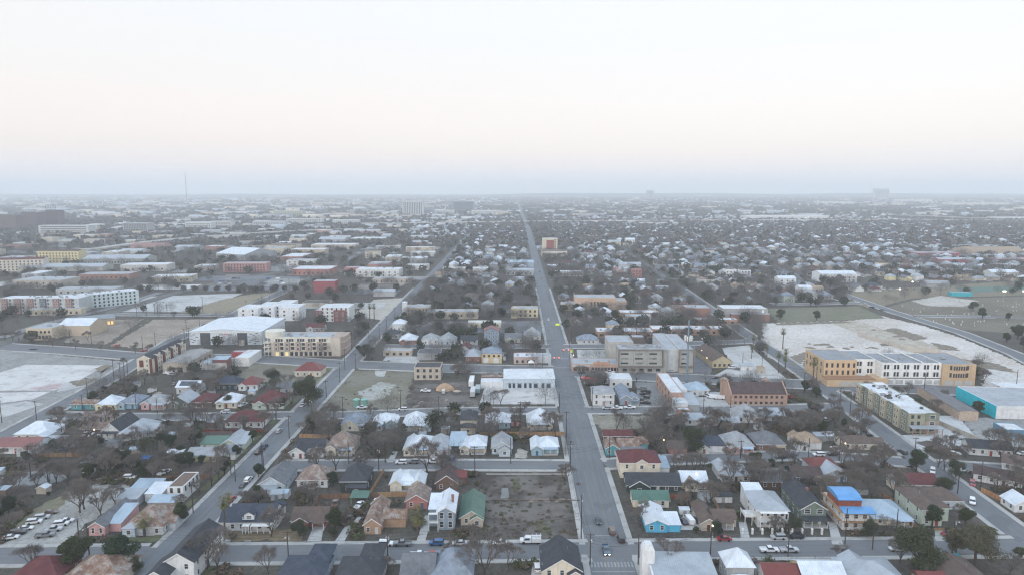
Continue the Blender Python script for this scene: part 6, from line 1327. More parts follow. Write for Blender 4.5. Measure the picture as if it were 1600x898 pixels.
for i,(x,y,s,c) in enumerate(((709,604,.8,(0.16,0.14,0.13)),(714,611,.35,(0.38,0.32,0.26)))):
    X,Y = G(x,y); o = put('rubble_pile',m.mesh('rubble_pile',[M('lot',c,c2=tuple(q*.7 for q in c),s=.5)]),None,(X,Y,0)); o.scale = (s*1.3,s,s*.8); tag(o,('large grey brown rubble heap beside the sand pile','small pale rubble heap in front of the sand pile')[i],'rubble pile')
def trailer(x,y,W_,L_,H,col,label,rz=0,name='trailer'):
    t,X,Y = thing(name,x,y,label,name,rz); m = MB(); m.box(-W_/2,0,1.0,W_/2,L_,H); m.build('body',M('paint',col),t); m = MB(); m.box(-W_/2+.2,.5,.6,W_/2-.2,L_-.4,.98); m.build('frame',DTRIM,t)
    for yy in (1.5,2.8,L_-1.5):
        for s in (-1,1): q = MB(); q.tube((s*(W_/2-.35),yy,.5),(s*(W_/2-.05),yy,.5),.48,.48,10); q.build('wheel',TYRE,t)
    mark_rect(X-2,X+2,Y-1,Y+L_+1)
trailer(736,606,2.8,13,3.9,CC['white'],'long white box trailer between the dirt yard and the small flat white box')
trailer(738,622,2.6,11,3.6,CC['silver'],'silver container trailer beside the plaza')
trailer(746,616,2.6,9,3.2,(0.2,0.28,0.3),'teal grey container behind the plaza corner')
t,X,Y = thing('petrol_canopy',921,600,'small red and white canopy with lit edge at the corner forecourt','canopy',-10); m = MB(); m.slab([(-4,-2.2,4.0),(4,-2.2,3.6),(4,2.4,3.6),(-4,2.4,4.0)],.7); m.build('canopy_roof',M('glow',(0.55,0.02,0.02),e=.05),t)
for xx in (-3,0,3): q = MB(); q.box(xx-.15,-.15,0,xx+.15,.15,3.3); q.build('post',TRIM,t)
t,X,Y = thing('tent',830,571,'small white peaked tent in front of the pink stucco cafe','tent'); m = MB(); m.raw([(-2,-2,2.4),(2,-2,2.4),(2,2,2.4),(-2,2,2.4),(0,0,4)],[(0,1,4),(1,2,4),(2,3,4),(3,0,4)]); m.build('canopy',M('plain',(.72,.72,.7)),t)
for a in (-1.9,1.9):
    for b in (-1.9,1.9): q = MB(); q.box(a-.05,b-.05,0,a+.05,b+.05,2.4); q.build('post',TRIM,t)
for x,y,c,l in ((228,721,(0.04,0.2,0.55),'bright blue tarpaulin shelter on the dirt yard'),(656,545,(0.03,0.25,0.55),'bright blue canopy beside the tan filling station')):
    t,X,Y = thing('tarpaulin',x,y,l,'tarpaulin'); m = MB(); m.slab([(-1.8,-1.2,1.9),(1.8,-1.2,1.8),(1.9,1.4,2.3),(-1.7,1.4,2.4)],.05); m.build('sheet',M('plain',c),t)
    for a in (-1.6,1.6): q = MB(); q.box(a-.05,-1,0,a+.05,-.9,1.8); q.build('post',STEEL,t)
t,X,Y = thing('igloo_tent',1494,872,'small turquoise dome tent beside the brown roof','tent'); m = MB(); vv=[(1.6*math.cos(6.283*k/12)*math.cos(e),1.6*math.sin(6.283*k/12)*math.cos(e),1.7*math.sin(e)) for e in (0,.4,.8,1.2,1.5) for k in range(12)]; m.raw(vv,[(j*12+k,j*12+(k+1)%12,(j+1)*12+(k+1)%12,(j+1)*12+k) for j in range(4) for k in range(12)]); m.build('canopy',M('plain',(0.08,0.36,0.46)),t)
# white pillars of the gallery house fence
for i in range(9):
    t,X,Y = thing('gate_pillar',1160+i*15.5,834,'white fence pillar in front of the white double gallery house','pillar',grp='white fence pillars'); m = MB(); m.box(-.28,-.28,0,.28,.28,1.9); m.build('shaft',TRIM,t); m = MB(); m.taper((-.36,-.36,.36,.36,1.9),(-.1,-.1,.1,.1,2.2)); m.build('cap',TRIM,t)
# traffic lights and overhead sign on the avenue
for xx,yy,l in ((avx(424)+8.4,436,'traffic light mast with red lamps on the right of the main crossing'),(avx(424)-8.6,415,'traffic light mast on the left of the main crossing')):
    s = 1 if xx > avx(424) else -1; t = tag(empty('traffic_light',(xx,yy,0)),l,'traffic light','traffic lights of the main crossing'); m = MB(); m.cyl(0,0,0,7.2,.16,.12,8); m.tube((0,0,6.6),(-s*9,0,7.0),.1,.06,6); m.build('mast',STEEL,t)
    for a in (-3.2,-6.2): q = MB(); x0 = s*a; q.box(x0-.25,-.2,5.5,x0+.25,.15,6.9); h_ = q.build('signal_head',DTRIM,t); r = MB(); r.cyl(x0,0,0,.01,.01); r = MB(); n=10; r.face([(x0+.3*math.cos(6.283*k/n),-.22,6.55+.3*math.sin(6.283*k/n)) for k in range(n)]); r.build('red_lamp',M('glow',(1,.12,.05),e=4),h_)
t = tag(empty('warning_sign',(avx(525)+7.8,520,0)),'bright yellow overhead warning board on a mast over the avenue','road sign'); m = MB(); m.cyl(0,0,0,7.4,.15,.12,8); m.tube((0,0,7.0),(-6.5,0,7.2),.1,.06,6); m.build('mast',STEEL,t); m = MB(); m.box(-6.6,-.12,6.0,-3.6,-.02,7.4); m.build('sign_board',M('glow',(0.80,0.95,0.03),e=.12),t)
t,X,Y = thing('workman_sign',893,553,'yellow green flagger sign on a wooden post at the avenue kerb','road sign'); m = MB(); m.cyl(0,0,0,5.5,.1,.1,6); m.build('post',POLE,t); m = MB(); m.box(-.7,-.1,1.2,.7,-.02,3.4); m.build('sign_board',M('plain',(0.62,0.7,0.08)),t)
t,X,Y = thing('street_flag',1004,878,'pink flag on a short pole at the corner by the crosswalk','flag'); m = MB(); m.cyl(0,0,0,3.4,.05,.04,6); m.build('pole',STEEL,t); m = MB(); m.slab([(.05,-.02,3.2),(1.1,-.02,3.0),(1.0,.05,3.05),(.05,.02,3.25)],1.0); m.build('cloth',M('plain',(0.6,0.12,0.3)),t)
# phone mast
t,X,Y = thing('phone_mast',1073,598,'tall grey phone mast with white antenna array beside the filling station kiosk','phone mast')
for z0,z1,r0,r1 in ((0,20,.75,.6),(20,37,.6,.4)): m = MB(); m.cyl(0,0,z0,z1,r0,r1,12); m.build('shaft',M('plain',(0.17,0.23,0.27)),t)
for k in range(9): a = 6.283*k/9; m = MB(); m.box(2.0*math.cos(a)-.3,2.0*math.sin(a)-.3,25,2.0*math.cos(a)+.3,2.0*math.sin(a)+.3,27.8); m.build('antenna',TRIM,t)
m = MB(); m.cyl(0,0,26,26.3,1.9,1.9,12); m.build('platform',STEEL,t)
# far antenna mast, freeway, cemetery stones, floodlights
X,Y = 296-800,0; Yd = 5000.0; X = (296-800)/F*Yd; m = MB(); m.cyl(0,0,0,235,2.4,1.8,6); t = tag(empty('radio_mast',(X,Yd,0)),'thin radio mast rising over the horizon','radio mast'); m.build('mast',M('plain',(0.3,0.22,0.22)),t)
for z in (80,150,210): q = MB(); q.box(-3,-3,z,3,3,z+3); q.build('platform',STEEL,t)
def freeway(pts,z,w_,label,step=45):
    P = [G(*p) for p in pts]; t = tag(empty('overpass',(0,0,0)),label,'overpass','raised freeway'); m = MB()
    Ls,Rs = [],[]
    for i,p in enumerate(P):
        a,b = P[max(0,i-1)],P[min(len(P)-1,i+1)]; d = Vector((b[0]-a[0],b[1]-a[1])).normalized(); n = Vector((-d.y,d.x))*w_/2; Ls.append((p[0]+n.x,p[1]+n.y)); Rs.append((p[0]-n.x,p[1]-n.y))
    for i in range(len(P)-1):
        m.slab([(*Rs[i],z),(*Rs[i+1],z),(*Ls[i+1],z),(*Ls[i],z)],1.6)
    m.build('deck',M('slab',(0.42,0.41,0.39)),t)
    m = MB()
    for S_ in (Ls,Rs):
        for i in range(len(P)-1): m.slab([(S_[i][0],S_[i][1],z+1.1),(S_[i+1][0],S_[i+1][1],z+1.1),(S_[i+1][0]+.1,S_[i+1][1]+.5,z+1.1),(S_[i][0]+.1,S_[i][1]+.5,z+1.1)],1.2)
    m.build('barrier',M('slab',(0.5,0.49,0.46)),t)
    for i in range(len(P)-1):
        a,b = Vector(P[i]),Vector(P[i+1]); L_ = (b-a).length; n = max(1,int(L_/step))
        for k in range(n): c = a+(b-a)*((k+.5)/n); q = MB(); q.box(c.x-w_*.3,c.y-1,0,c.x+w_*.3,c.y+1,z-1.6); q.build('pier',M('slab',(0.36,0.35,0.33)),t)
        mark_seg(P[i],P[i+1],w_)
freeway([(60,402),(150,396),(210,387),(270,380),(340,374),(420,368),(500,364),(570,362)],8,20,'raised freeway curving past the hotels on concrete piers')
freeway([(560,354),(700,352),(850,350),(1000,349),(1200,348),(1400,347),(1650,349)],9,24,'straight raised freeway crossing the whole town in the distance',step=90)
freeway([(1400,342),(1450,343.5),(1500,346),(1540,347.5)],14,14,'curving freeway ramp above the far trees',step=60)
GS = []
m = MB(); m.box(-.35,-.1,0,.35,.1,1.1); m.cyl(0,0,1.1,1.35,.3,.1,8); gsm = m.mesh('gravestone',[M('stucco',(0.46,0.455,0.44))])
for i in range(70):
    x,y = random.uniform(1395,1610), random.uniform(466,512)
    if y > 470+(x-1340)*.28 or y < 484-(x-1372)*.2: continue
    X,Y = G(x,y); s = random.uniform(.8,1.5); o = put('gravestone',gsm,None,(X,Y,0),random.uniform(-.2,.2)); o.scale = (s,s,s); tag(o,'pale upright gravestone in the dry cemetery grass','gravestone','gravestones scattered over the cemetery')
for x,y,l in ((1567,478,'nearer floodlight mast with lit lamps beside the sports courts'),(1598,478,'farther floodlight mast with lit lamps at the edge'),(1425,452,'lit park lamp beside the pavilion'),(1405,464,'lit park lamp at the foot of the path')):
    t,X,Y = thing('floodlight',x,y,l,'floodlight',grp='floodlights of the park'); H = 14 if y > 470 else 8; m = MB(); m.cyl(0,0,0,H,.18,.1,6); m.build('mast',STEEL,t); m = MB(); w_ = 1.6 if H > 10 else .7; m.box(-w_,-.3,H,w_,.3,H+.9); m.build('lamp',M('glow',(1,.93,.72),e=5),t)
# warm street lamps
for x,y,h in ((1088,755,4.5),(896,566,6),(1037,700,4.5),(1096,556,5),(578,676,4),(148,677,2.7),(1104,568,5),(1113,833,3.2),(908,772,0),(1320,700,3)):
    if h == 0: continue
    t,X,Y = thing('street_lamp',x,y+3,'','street lamp',grp='small lit lamps between the houses'); m = MB(); m.cyl(0,0,0,h,.07,.05,6); m.build('post',STEEL,t); m = MB(); m.cyl(0,0,h,h+.35,.16,.22,8); m.build('lamp',M('glow',(1,.72,.4),e=9),t); TREES.append((t,X,Y,'street_lamp','small lit',None))
# fences
for a,b,l,mt in (((55,714),(112,713),'pale new board fence along the dirt track',WOOD2),((112,713),(140,713),'darker board fence beside the pale new one',WOOD),((112,707),(150,681),'slanting board fence behind the steep charcoal gable house',WOOD),((470,826),(500,778),'dark board fence between the navy roof house and the ranch house',WOOD),
 ((500,779),(590,777),'long brown board fence behind the ranch house',WOOD),((576,777),(600,737),'board fence beside the black painted house',WOOD2),((590,776),(665,775),'board fence behind the tan rusty roofed house',WOOD2),((566,678),(618,680),'tan board fence behind the cream bungalow',WOOD2),((468,683),(520,685),'tan board fence beside the charcoal roof cottage',WOOD2),
 ((548,708),(568,680),'grey board fence beside the mottled silver roof house',WOOD),((318,674),(416,674),'low dark red fence in front of the wide dark red hip roof',M('wood',(0.22,0.03,0.03))),((749,680),(882,680),'long board fence behind the screened porch house',WOOD2),((884,712),(884,680),'board fence along the avenue',WOOD),
 ((1046,780),(1075,778),'reddish board fence behind the green roofed cottage',M('wood',(0.28,0.10,0.06))),((1076,779),(1090,812),'reddish board fence beside the brown L roof bungalow',M('wood',(0.28,0.10,0.06))),((1008,840),(1105,841),'low black iron fence in front of the sky blue cottage',DTRIM),((1113,778),(1123,800),'board fence beside the small pale blue shed',WOOD2),
 ((1372,772),(1395,786),'orange board fence behind the wide brown hip roof',M('wood',(0.38,0.17,0.07))),((1376,773),(1433,830),'orange board fence beside the pale green two storey house',M('wood',(0.36,0.19,0.09))),((1398,770),(1422,790),'short orange fence behind the pale green two storey house',M('wood',(0.38,0.17,0.07))),((1446,829),(1475,829),'low board fence in front of the pale green two storey house',WOOD2),
 ((1533,768),(1600,800),'orange board fence beside the long white house',M('wood',(0.36,0.19,0.09))),((1296,760),(1312,772),'bright orange fence panel beside the light blue cottage',M('wood',(0.48,0.24,0.07))),((1248,758),(1262,776),'orange fence panel behind the sage green house',M('wood',(0.42,0.22,0.08))),((1165,874),(1345,873),'low black iron fence along the lower kerb',DTRIM),
 ((128,646),(172,646),'white picket fence in front of the bright yellow house',TRIM),((250,750),(330,747),'dark fence behind the white stucco cube',WOOD),((1480,693),(1570,693),'black iron fence around the apartment car park',DTRIM)):
    fence(a,b,1.1 if 'low' in l or 'picket' in l else 1.9,l,mt)
def wall(a,b,h,label,col=(0.40,0.36,0.30)):
    A,B = Vector(G(*a)),Vector(G(*b)); d = B-A; m = MB(); m.box(0,-.15,0,d.length,.15,h); m.box(-.05,-.22,h,d.length+.05,.22,h+.12); tag(m.build('boundary_wall',M('stucco',col),None,(A.x,A.y,0),math.atan2(d.y,d.x)),label,'wall')
wall((1447,655),(1545,697),2.2,'curving stone boundary wall behind the apartment car park'); wall((768,782),(905,782),.35,'low broken stone wall across the bare vacant lot',(0.11,0.09,0.075)); wall((1340,524),(1412,546),2.6,'ruined pale wall crossing the demolition site',(0.50,0.44,0.36)); wall((1412,547),(1470,552),3,'broken pale wall behind the old orange and white works',(0.5,0.44,0.36)); wall((760,741),(892,741),.3,'low pale kerb wall along the vacant lot',(0.40,0.38,0.35))
wall((1020,575),(1030,560),.5,'low kerb beside the hotel')if False else None
# utility poles (base point, height)
for i,(x,y,h,arms,lamp) in enumerate(((123,838,6,0,False),(140,870,11,0,True),(302,801,10.5,1,False),(451,878,10,1,True),(606,877,10,1,True),(412,733,9,1,False),(368,752,9,1,False),(410,731,11,0,False),(361,741,9,0,False),(452,685,11,1,False),(487,654,11,1,True),(510,622,10,1,False),(531,597,12,1,True),(536,653,11,1,False),(539,578,14,2,False),(556,579,11,1,False),
 (626,641,11,1,True),(686,652,11,1,False),(592,735,10.5,1,True),(602,722,9,0,False),(545,724,10,0,False),(742,738,11,1,False),(756,650,11,2,False),(813,672,14,1,False),(798,724,11,0,False),(891,733,12,2,True),(885,682,12,1,False),(874,636,8,0,False),(908,842,15,0,True),(922,882,10,1,True),(997,882,10,0,False),(1110,866,8,1,False),(1231,870,10.5,1,True),(1320,850,12,0,False),(1363,858,8,0,False),(1400,836,9,0,False),
 (1487,868,13,1,True),(1496,771,12,1,False),(1532,760,10,0,False),(1557,770,9,1,False),(1428,723,11,1,False),(1311,720,10,0,False),(1347,651,15,3,False),(1328,648,12,0,False),(1312,640,12,1,True),(1099,644,9,1,False),(1141,645,9,0,True),(925,640,12,1,False),(952,716,12,0,False),(1157,716,8,1,False),(1263,716,9,0,True),(58,664,12,1,False),(137,620,11,1,False),(178,592,12,1,False),(189,600,13,1,False),(195,594,14,1,False),(201,600,15,1,False),(75,752,10,0,False),(246,646,8,0,False),
 (213,640,9,1,False),(129,640,8,1,False),(272,650,12,1,False),(3,660,13,1,False),(48,745,13,1,False),(292,528,14,2,False),(296,541,14,1,False),(289,541,13,1,False),(312,512,12,1,False),(214,495,12,1,False),(229,493,12,1,False),(247,495,14,2,False),(242,491,10,1,False),(261,488,8,0,False),(110,536,10,0,False),(143,537,9,0,False),(223,546,10,0,False),(243,540,10,0,False),(317,487,14,1,False),(385,490,12,1,False),(409,478,12,1,False),(421,468,11,1,False),(438,458,12,1,False),(452,450,11,1,False),(470,444,10,1,False),
 (577,541,14,1,False),(593,530,12,1,False),(604,514,11,1,False),(554,530,12,1,False),(617,498,10,1,False),(629,488,10,1,False),(816,548,14,1,False),(848,580,12,0,False),(753,568,11,1,False),(850,535,9,0,True),(890,560,13,1,False),(893,534,10,0,False),(1142,534,9,0,True),(1190,582,10,0,False),(1275,603,10,0,False),(1256,614,12,0,True),(1443,620,13,1,False),(1587,612,13,0,False),(994,532,10,1,False),(1065,530,9,0,False),(1098,520,8,0,False),(1160,575,10,0,False),(1118,475,11,1,False),(1084,470,11,1,False),(1063,452,10,1,False),(830,455,9,0,True),(858,470,9,0,True),(840,415,9,0,True),(850,405,9,0,True))):
    pole(x,y,h,arms,lamp,None)
# power lines strung between poles, street by street
def string(sel, key, name, mx=75, side=0.0):
    pl = sorted([p for p in POLES if sel(p)], key=key)
    for a,b in zip(pl,pl[1:]):
        if math.hypot(a[1]-b[1], a[2]-b[2]) > mx: continue
        for k,(ox,zz) in enumerate(((-1.0,8.6),(.9,8.5),(0,7.0))):
            m = MB(); vx = 1 if key is KY else 0; pts = [(a[1]+(b[1]-a[1])*t/8+ox*vx, a[2]+(b[2]-a[2])*t/8+ox*(1-vx), zz-1.1*math.sin(math.pi*t/8)) for t in range(9)]
            for p,q in zip(pts,pts[1:]): m.tube(p,q,.028,.028,3)
            o = m.build('power_line',M('plain',(0.02,0.02,0.02))); tag(o,None,'power line','power lines strung along the streets'); LINES.append((o,(a[1]+b[1])/2,(a[2]+b[2])/2,('street side upper ','yard side upper ','lower ')[k]+'power line '+name))
LINES = []; KX = lambda p: p[1]; KY = lambda p: p[2]
string(lambda p: -116 < p[1] < -90 and p[2] < 560, KY, 'of the side street')
string(lambda p: 186 < p[2] < 206, KX, 'of the front cross street')
string(lambda p: 255 < p[2] < 285 and -80 < p[1] < 45, KX, 'of the second cross street', 60)
string(lambda p: 318 < p[2] < 350 and p[1] < 60, KX, 'of the third cross street', 70)
string(lambda p: 150 < p[1] < 200 and p[2] < 420, KY, 'of the far side street', 80)
string(lambda p: 15 < p[1] < 26 and p[2] < 480, KY, 'of the avenue', 110)
string(lambda p: -262 < p[1] < -225, KY, 'of the diagonal street', 70)
for i,(x,y,s_) in enumerate([(random.uniform(1240,1560), random.uniform(508,560), 0) for _ in range(26)]+[(random.uniform(640,745), random.uniform(622,636), 1) for _ in range(12)]+[(random.uniform(686,722), random.uniform(545,566), 1) for _ in range(12)]+[(random.uniform(775,905), 781, 1) for _ in range(10)]+[(random.uniform(190,250), random.uniform(500,515), 1) for _ in range(8)]):
    X,Y = G(x,y)
    if s_ == 0 and not (y > 500+(x-1330)*.28-6): continue
    k_ = random.uniform(.1,.28) if s_ else random.uniform(.15,.5); o = put('rubble_pile', m_rub, None, (X,Y,0), random.uniform(0,3)); o.scale = (k_*random.uniform(1,2.4),k_,k_*.55); tag(o,None,'rubble pile','rubble heaps on the bare lots'); TREES.append((o,X,Y,'rubble_pile','',None))
# ================================================================== TREES
BARE = [bare_tree_mesh(100+i, 10.0, sp, ntw=40) for i, sp in enumerate((.85,1.0,.72,.95,.8,1.05,.78))]
EVG = [leafy_tree_mesh(200+i, 8.0, w_, col=c) for i, (w_, c) in enumerate(((7.0,(0.032,0.050,0.026)),(8.5,(0.045,0.058,0.032)),(6.0,(0.038,0.052,0.022))))]
OLIVE = leafy_tree_mesh(260, 8.5, 11.0, 12000, .11, (0.075,0.08,0.055))
BUSH = [leafy_tree_mesh(300+i, 2.2, 2.8, 700, .12, c) for i, c in enumerate(((0.05,0.06,0.03),(0.08,0.075,0.05)))]
PALM = [palm_mesh(400, 9.0), palm_mesh(401, 5.0, 2.4)]
def T_(kind, x, y, h, var=None, look='', wide=1.0, label=None):
    X, Y = G(x, y); i = random.randrange(7) if var is None else var
    ms, base = {'bare_tree':(BARE[i % 7],10.0),'evergreen_tree':(EVG[i % 3],8.0),'olive':(OLIVE,8.5),'palm_tree':(PALM[0],9.0),'fanpalm':(PALM[1],5.0),'bush':(BUSH[i % 2],2.2)}[kind]
    nm = {'olive':'evergreen_tree','fanpalm':'palm_tree'}.get(kind, kind)
    s = h/base
    tree(nm, ms, X, Y, s*wide, random.uniform(0,6.28), s, label=label, look=look); mark_rect(X-2,X+2,Y-2,Y+2)
T_('evergreen_tree',118,893,11.5,2,label='tall dark evergreen at the bottom edge beside the bare tree',wide=1.15); T_('evergreen_tree',186,890,11.5,0,label='dark evergreen behind the rust streaked hip roof',wide=1.1)
T_('evergreen_tree',210,895,5,1,label='low round evergreen at the corner pavement'); T_('evergreen_tree',283,818,8,2,label='round dense evergreen beside the rusted corner house'); T_('fanpalm',226,838,6,label='bushy fan palm in front of the rusted corner house')
T_('palm_tree',352,835,11.5,label='tall palm at the corner of the house with navy roof'); T_('palm_tree',359,812,8.5,label='shorter palm behind the tall palm at the corner'); T_('fanpalm',653,836,7.5,label='shaggy palm with dry skirt beside the porch house')
T_('evergreen_tree',523,828,8.2,2,label='rounded evergreen beside the brick ranch house'); T_('evergreen_tree',468,838,5.5,1,label='small evergreen in the front yard of the brick ranch house'); T_('evergreen_tree',521,838,3.5,1,label='small evergreen bush at the driveway of the brick ranch house')
T_('evergreen_tree',1432,893,14,1,label='large dense evergreen at the bottom edge beside the pale metal roof',wide=.95); T_('olive',1524,880,12.5,label='big olive grey tree in front of the reddish brown gable roof'); T_('olive',1493,866,7,label='small olive grey tree behind the utility pole')
T_('evergreen_tree',1456,822,8,0,label='spreading evergreen in front of the pale green two storey house'); T_('evergreen_tree',1508,822,7,2,label='rounded evergreen beside the wide brown hip roof'); T_('evergreen_tree',1475,772,7,1,label='dark evergreen behind the maroon roof house'); T_('bush',1592,871,3.5,label='dark clipped bush at the far kerb')
T_('evergreen_tree',1121,838,5.6,0,label='dark evergreen in front of the brown L roof bungalow'); T_('evergreen_tree',1239,832,5.5,1,label='evergreen between the gallery house and the sage green house'); T_('evergreen_tree',1358,838,5.6,1,label='small evergreen in front of the house under construction')
T_('evergreen_tree',481,634,15,1,label='largest dark evergreen at the side street junction',wide=1.0); T_('evergreen_tree',430,607,11.5,0,label='dark evergreen behind the pale green corner house'); T_('evergreen_tree',1082,706,11,1,label='dark evergreen in front of the salmon red cottage')
for x,y,h,l in ((85,706,6.5,'round evergreen beside the flat white carport'),(256,728,6.5,'first round evergreen of the row by the dirt yard'),(279,730,6.3,'second round evergreen of the row by the dirt yard'),(297,728,6.5,'third round evergreen of the row by the dirt yard'),(315,726,4.5,'smallest round evergreen of the row by the dirt yard'),(351,740,8,'evergreen at the side street corner of the row'),
  (235,716,9.5,'broad evergreen behind the blue tarpaulin shelter'),(305,694,9.5,'broad evergreen beside the dull green roof house'),(282,712,5,'small evergreen under the long pale yellow house'),(369,715,6,'evergreen beside the silver gable cottage'),(395,690,6,'evergreen beside the side street near the red fence'),(359,634,6.4,'clipped round evergreen in front of the cream arched window house'),(441,637,6,'evergreen beside the pale green corner house'),
  (162,615,5,'small evergreen at the diagonal street'),(209,615,6,'pale evergreen beside the diagonal street'),(404,745,6,'dark evergreen beside the broad grey gable house'),(521,758,6,'dark evergreen beside the mottled hip roof house'),(528,676,6,'dark evergreen beside the cream bungalow'),
  (875,463,11,'round dark evergreen beside the avenue'),(710,478,10,'first dark evergreen behind the long cream hall'),(732,478,10,'second dark evergreen behind the long cream hall'),(722,476,9,'third dark evergreen behind the long cream hall'),(775,470,9,'dark evergreen left of the avenue'),(930,497,10,'dark evergreen in front of the orange theatre block'),(942,496,9,'second dark evergreen in front of the orange theatre block'),
  (885,515,9,'evergreen at the avenue kerb by the first school wing'),(960,498,8,'evergreen behind the school hall'),(1045,578,6,'dark evergreen beside the concrete hotel'),(996,579,7,'leafy tree in front of the concrete hotel'),(1219,498,9,'first dark evergreen on the park lawn'),(1276,500,9,'second dark evergreen on the park lawn'),(1211,477,9,'evergreen behind the park lawn'),(1266,477,9,'second evergreen behind the park lawn'),
  (1535,497,10,'dark oak in the cemetery'),(1520,485,9,'second dark oak in the cemetery'),(1590,530,12,'large dark oak at the far edge of the cemetery road'),(1600,545,10,'second dark oak beside the cemetery road'),(1572,535,8,'third dark oak beside the cemetery road'),(1575,500,7,'small dark oak in the cemetery'),(1170,497,9,'green tree in front of the phone mast'),(1134,560,3,'small green bush beside the brown gabled restaurant'),
  (1431,735,9.5,'evergreen with spreading crown beside the black roof house'),(1365,712,5,'palm like evergreen beside the terracotta brown roof'),(583,553,5,'dark hedge like evergreen beside the curved tan apartment building'),(560,549,5,'dark evergreen below the curved tan apartment building'),(800,540,5,'dark evergreen in front of the steep pale pyramid'),(820,541,5,'second dark evergreen in front of the steep pale pyramid'),(1493,745,7,'evergreen behind the black roof house')):
    T_('evergreen_tree',x,y,h,label=l)
for x,y,h,l in ((578,501,13,'left palm of the pair on the pale lot'),(585,501,13,'right palm of the pair on the pale lot'),(560,491,9,'short palm beside the maroon bay flats'),(1223,545,13,'tall palm beside the demolition site'),(1176,550,11,'palm in front of the school trees'),(1185,547,10,'second palm in front of the school trees'),(1198,562,9,'palm at the start of the palm avenue'),(1216,582,12,'palm in the middle of the palm avenue'),(1226,586,11,'palm beside the middle palm of the avenue'),(1227,575,11,'palm behind the middle palms of the avenue'),(1270,600,14,'thick palm at the corner of the old works'),(710,665,6,'palm beside the narrow black roof house'),(1073,728,4.5,'small palm behind the light roof house'),(1094,727,5,'larger small palm behind the light roof house'),(1174,560,8,'short palm beside the filling station')):
    T_('palm_tree' if h > 6 else 'fanpalm',x,y,h,label=l)
for x,y,h,v,l in ((50,890,9.5,0,'wide bare tree above the dark red hip roof'),(15,838,10,3,'bare tree at the edge of the gravel lot'),(125,800,12,1,'tall bare tree in the middle of the gravel lot'),(132,795,11,4,'bare tree behind the tall one on the gravel lot'),(180,790,9,5,'reddish bare tree behind the pink gabled house'),(78,757,9,2,'leaning bare tree beside the gravel strip'),(88,755,9,6,'second leaning bare tree beside the gravel strip'),(108,752,9,1,'third leaning bare tree beside the gravel strip'),
  (326,885,14,3,'tall bare tree beside the tall white gable house'),(331,758,10,0,'bare tree on the verge behind the white stucco cube'),(757,905,16,5,'large bare tree in front of the grass strip'),(707,885,9,4,'small bare tree beside the pointed blue grey roof'),(740,845,6,1,'thin bare tree in front of the green gable house'),(606,893,5,2,'low bare shrubs beside the charcoal twin gable roof'),(883,757,9.5,0,'bare tree at the corner of the vacant lot'),(668,738,14,6,'dark bare tree in front of the pale pyramid roof house'),
  (525,735,11,3,'bare tree beside the mottled hip roof house'),(495,733,11,5,'bare tree behind the broad grey gable house'),(770,670,12,1,'large dark bare tree in front of the blue house'),(812,665,11,4,'bare tree between the white roofed houses'),(855,672,10,2,'bare tree in front of the screened porch house'),(868,680,11,6,'bare tree at the avenue kerb'),(503,682,12,0,'bare tree beside the mottled silver roof house'),(580,655,8,2,'bare tree beside the blue twin gable house'),(715,590,10,1,'bare tree beside the sand pile'),(660,590,7,4,'bare tree in front of the beige brick block'),(1000,823,9,4,'pale bare tree beside the sky blue cottage'),
  (1212,838,8,0,'bare tree in front of the gallery house'),(1105,790,9,3,'bare tree behind the small pale blue shed'),(1112,786,10,5,'second bare tree behind the small pale blue shed'),(1185,760,12,1,'wide bare tree in the middle of the third block'),(1405,775,9,5,'brown bare tree behind the pale hip roof bungalow'),(1475,735,10,2,'sprawling bare tree by the black roof house'),(1465,730,9,6,'bare tree over the side street junction'),(1555,705,12,1,'large bare tree beside the iron fence'),(1353,735,12,3,'leaning bare tree on the bare soil'),(1380,735,10,4,'bare tree behind the maroon roof house')):
    T_('bare_tree',x,y,h,v,label=l,wide=1.1)
ROUND = leafy_tree_mesh(270, 7.5, 8.5, 5000, .13, (0.085,0.078,0.072))
for i in range(14):
    X, Y = G(287+i*17.5, 456); tree('bare_tree', ROUND, X, Y, 1.0, i*1.3, 1.0, look='round topped')
for i,(x,y) in enumerate(((8,532),(20,532),(30,532),(52,538),(75,540),(82,541),(138,533),(272,498),(312,490),(118,545),(158,548),(212,552),(235,552))): T_('bare_tree',x,y,8,i % 7,look='street')
# ---------------- scattered bare trees close by: individuals ----------------
rt = random.Random(21)
def density(x, y):       # thickness of tree cover, read from the photo by street block
    px, py = px_of(x, y)
    if px < -60 or px > 1660: return 0
    d = .5
    if 560 < px < 900 and py > 640: d = .22
    if 640 < px < 910 and py > 735: d = .02
    if 920 < px < 1420 and 640 < py < 790: d = .95
    if 930 < px < 1260 and 655 < py < 705: d = 1.3
    if px < 330 and 655 < py < 745: d = .8
    if px < 330 and 700 < py: d = .35
    if py > 800: d = .10
    if 330 < px < 480 and 590 < py < 720: d = .8
    if px < 480 and py < 590: d = .12
    if py < 560 and 480 < px < 620: d = .35
    if py < 560 and px > 880: d = .9
    if px > 1130 and 505 < py < 600: d = .05
    return d
near = []
tries = 0
while len(near) < 232 and tries < 60000:
    tries += 1
    px = rt.uniform(-40, 1640); py = 575+325*rt.random()**.8
    X, Y = G(px, py)
    if rt.random() > density(X, Y)/1.3 or busy(X, Y, 1): continue
    if min([(X-a)**2+(Y-b)**2 for a, b in near[-400:]] or [99]) < 12: continue
    near.append((X, Y))
for X, Y in near:
    s = rt.uniform(.6, 1.15); tree('bare_tree', BARE[rt.randrange(7)], X, Y, s*rt.uniform(.95,1.2), rt.uniform(0,6.28), s, look=rt.choice(('tall','slender','wide','')) if False else ('tall' if s > .95 else 'small' if s < .75 else ''))
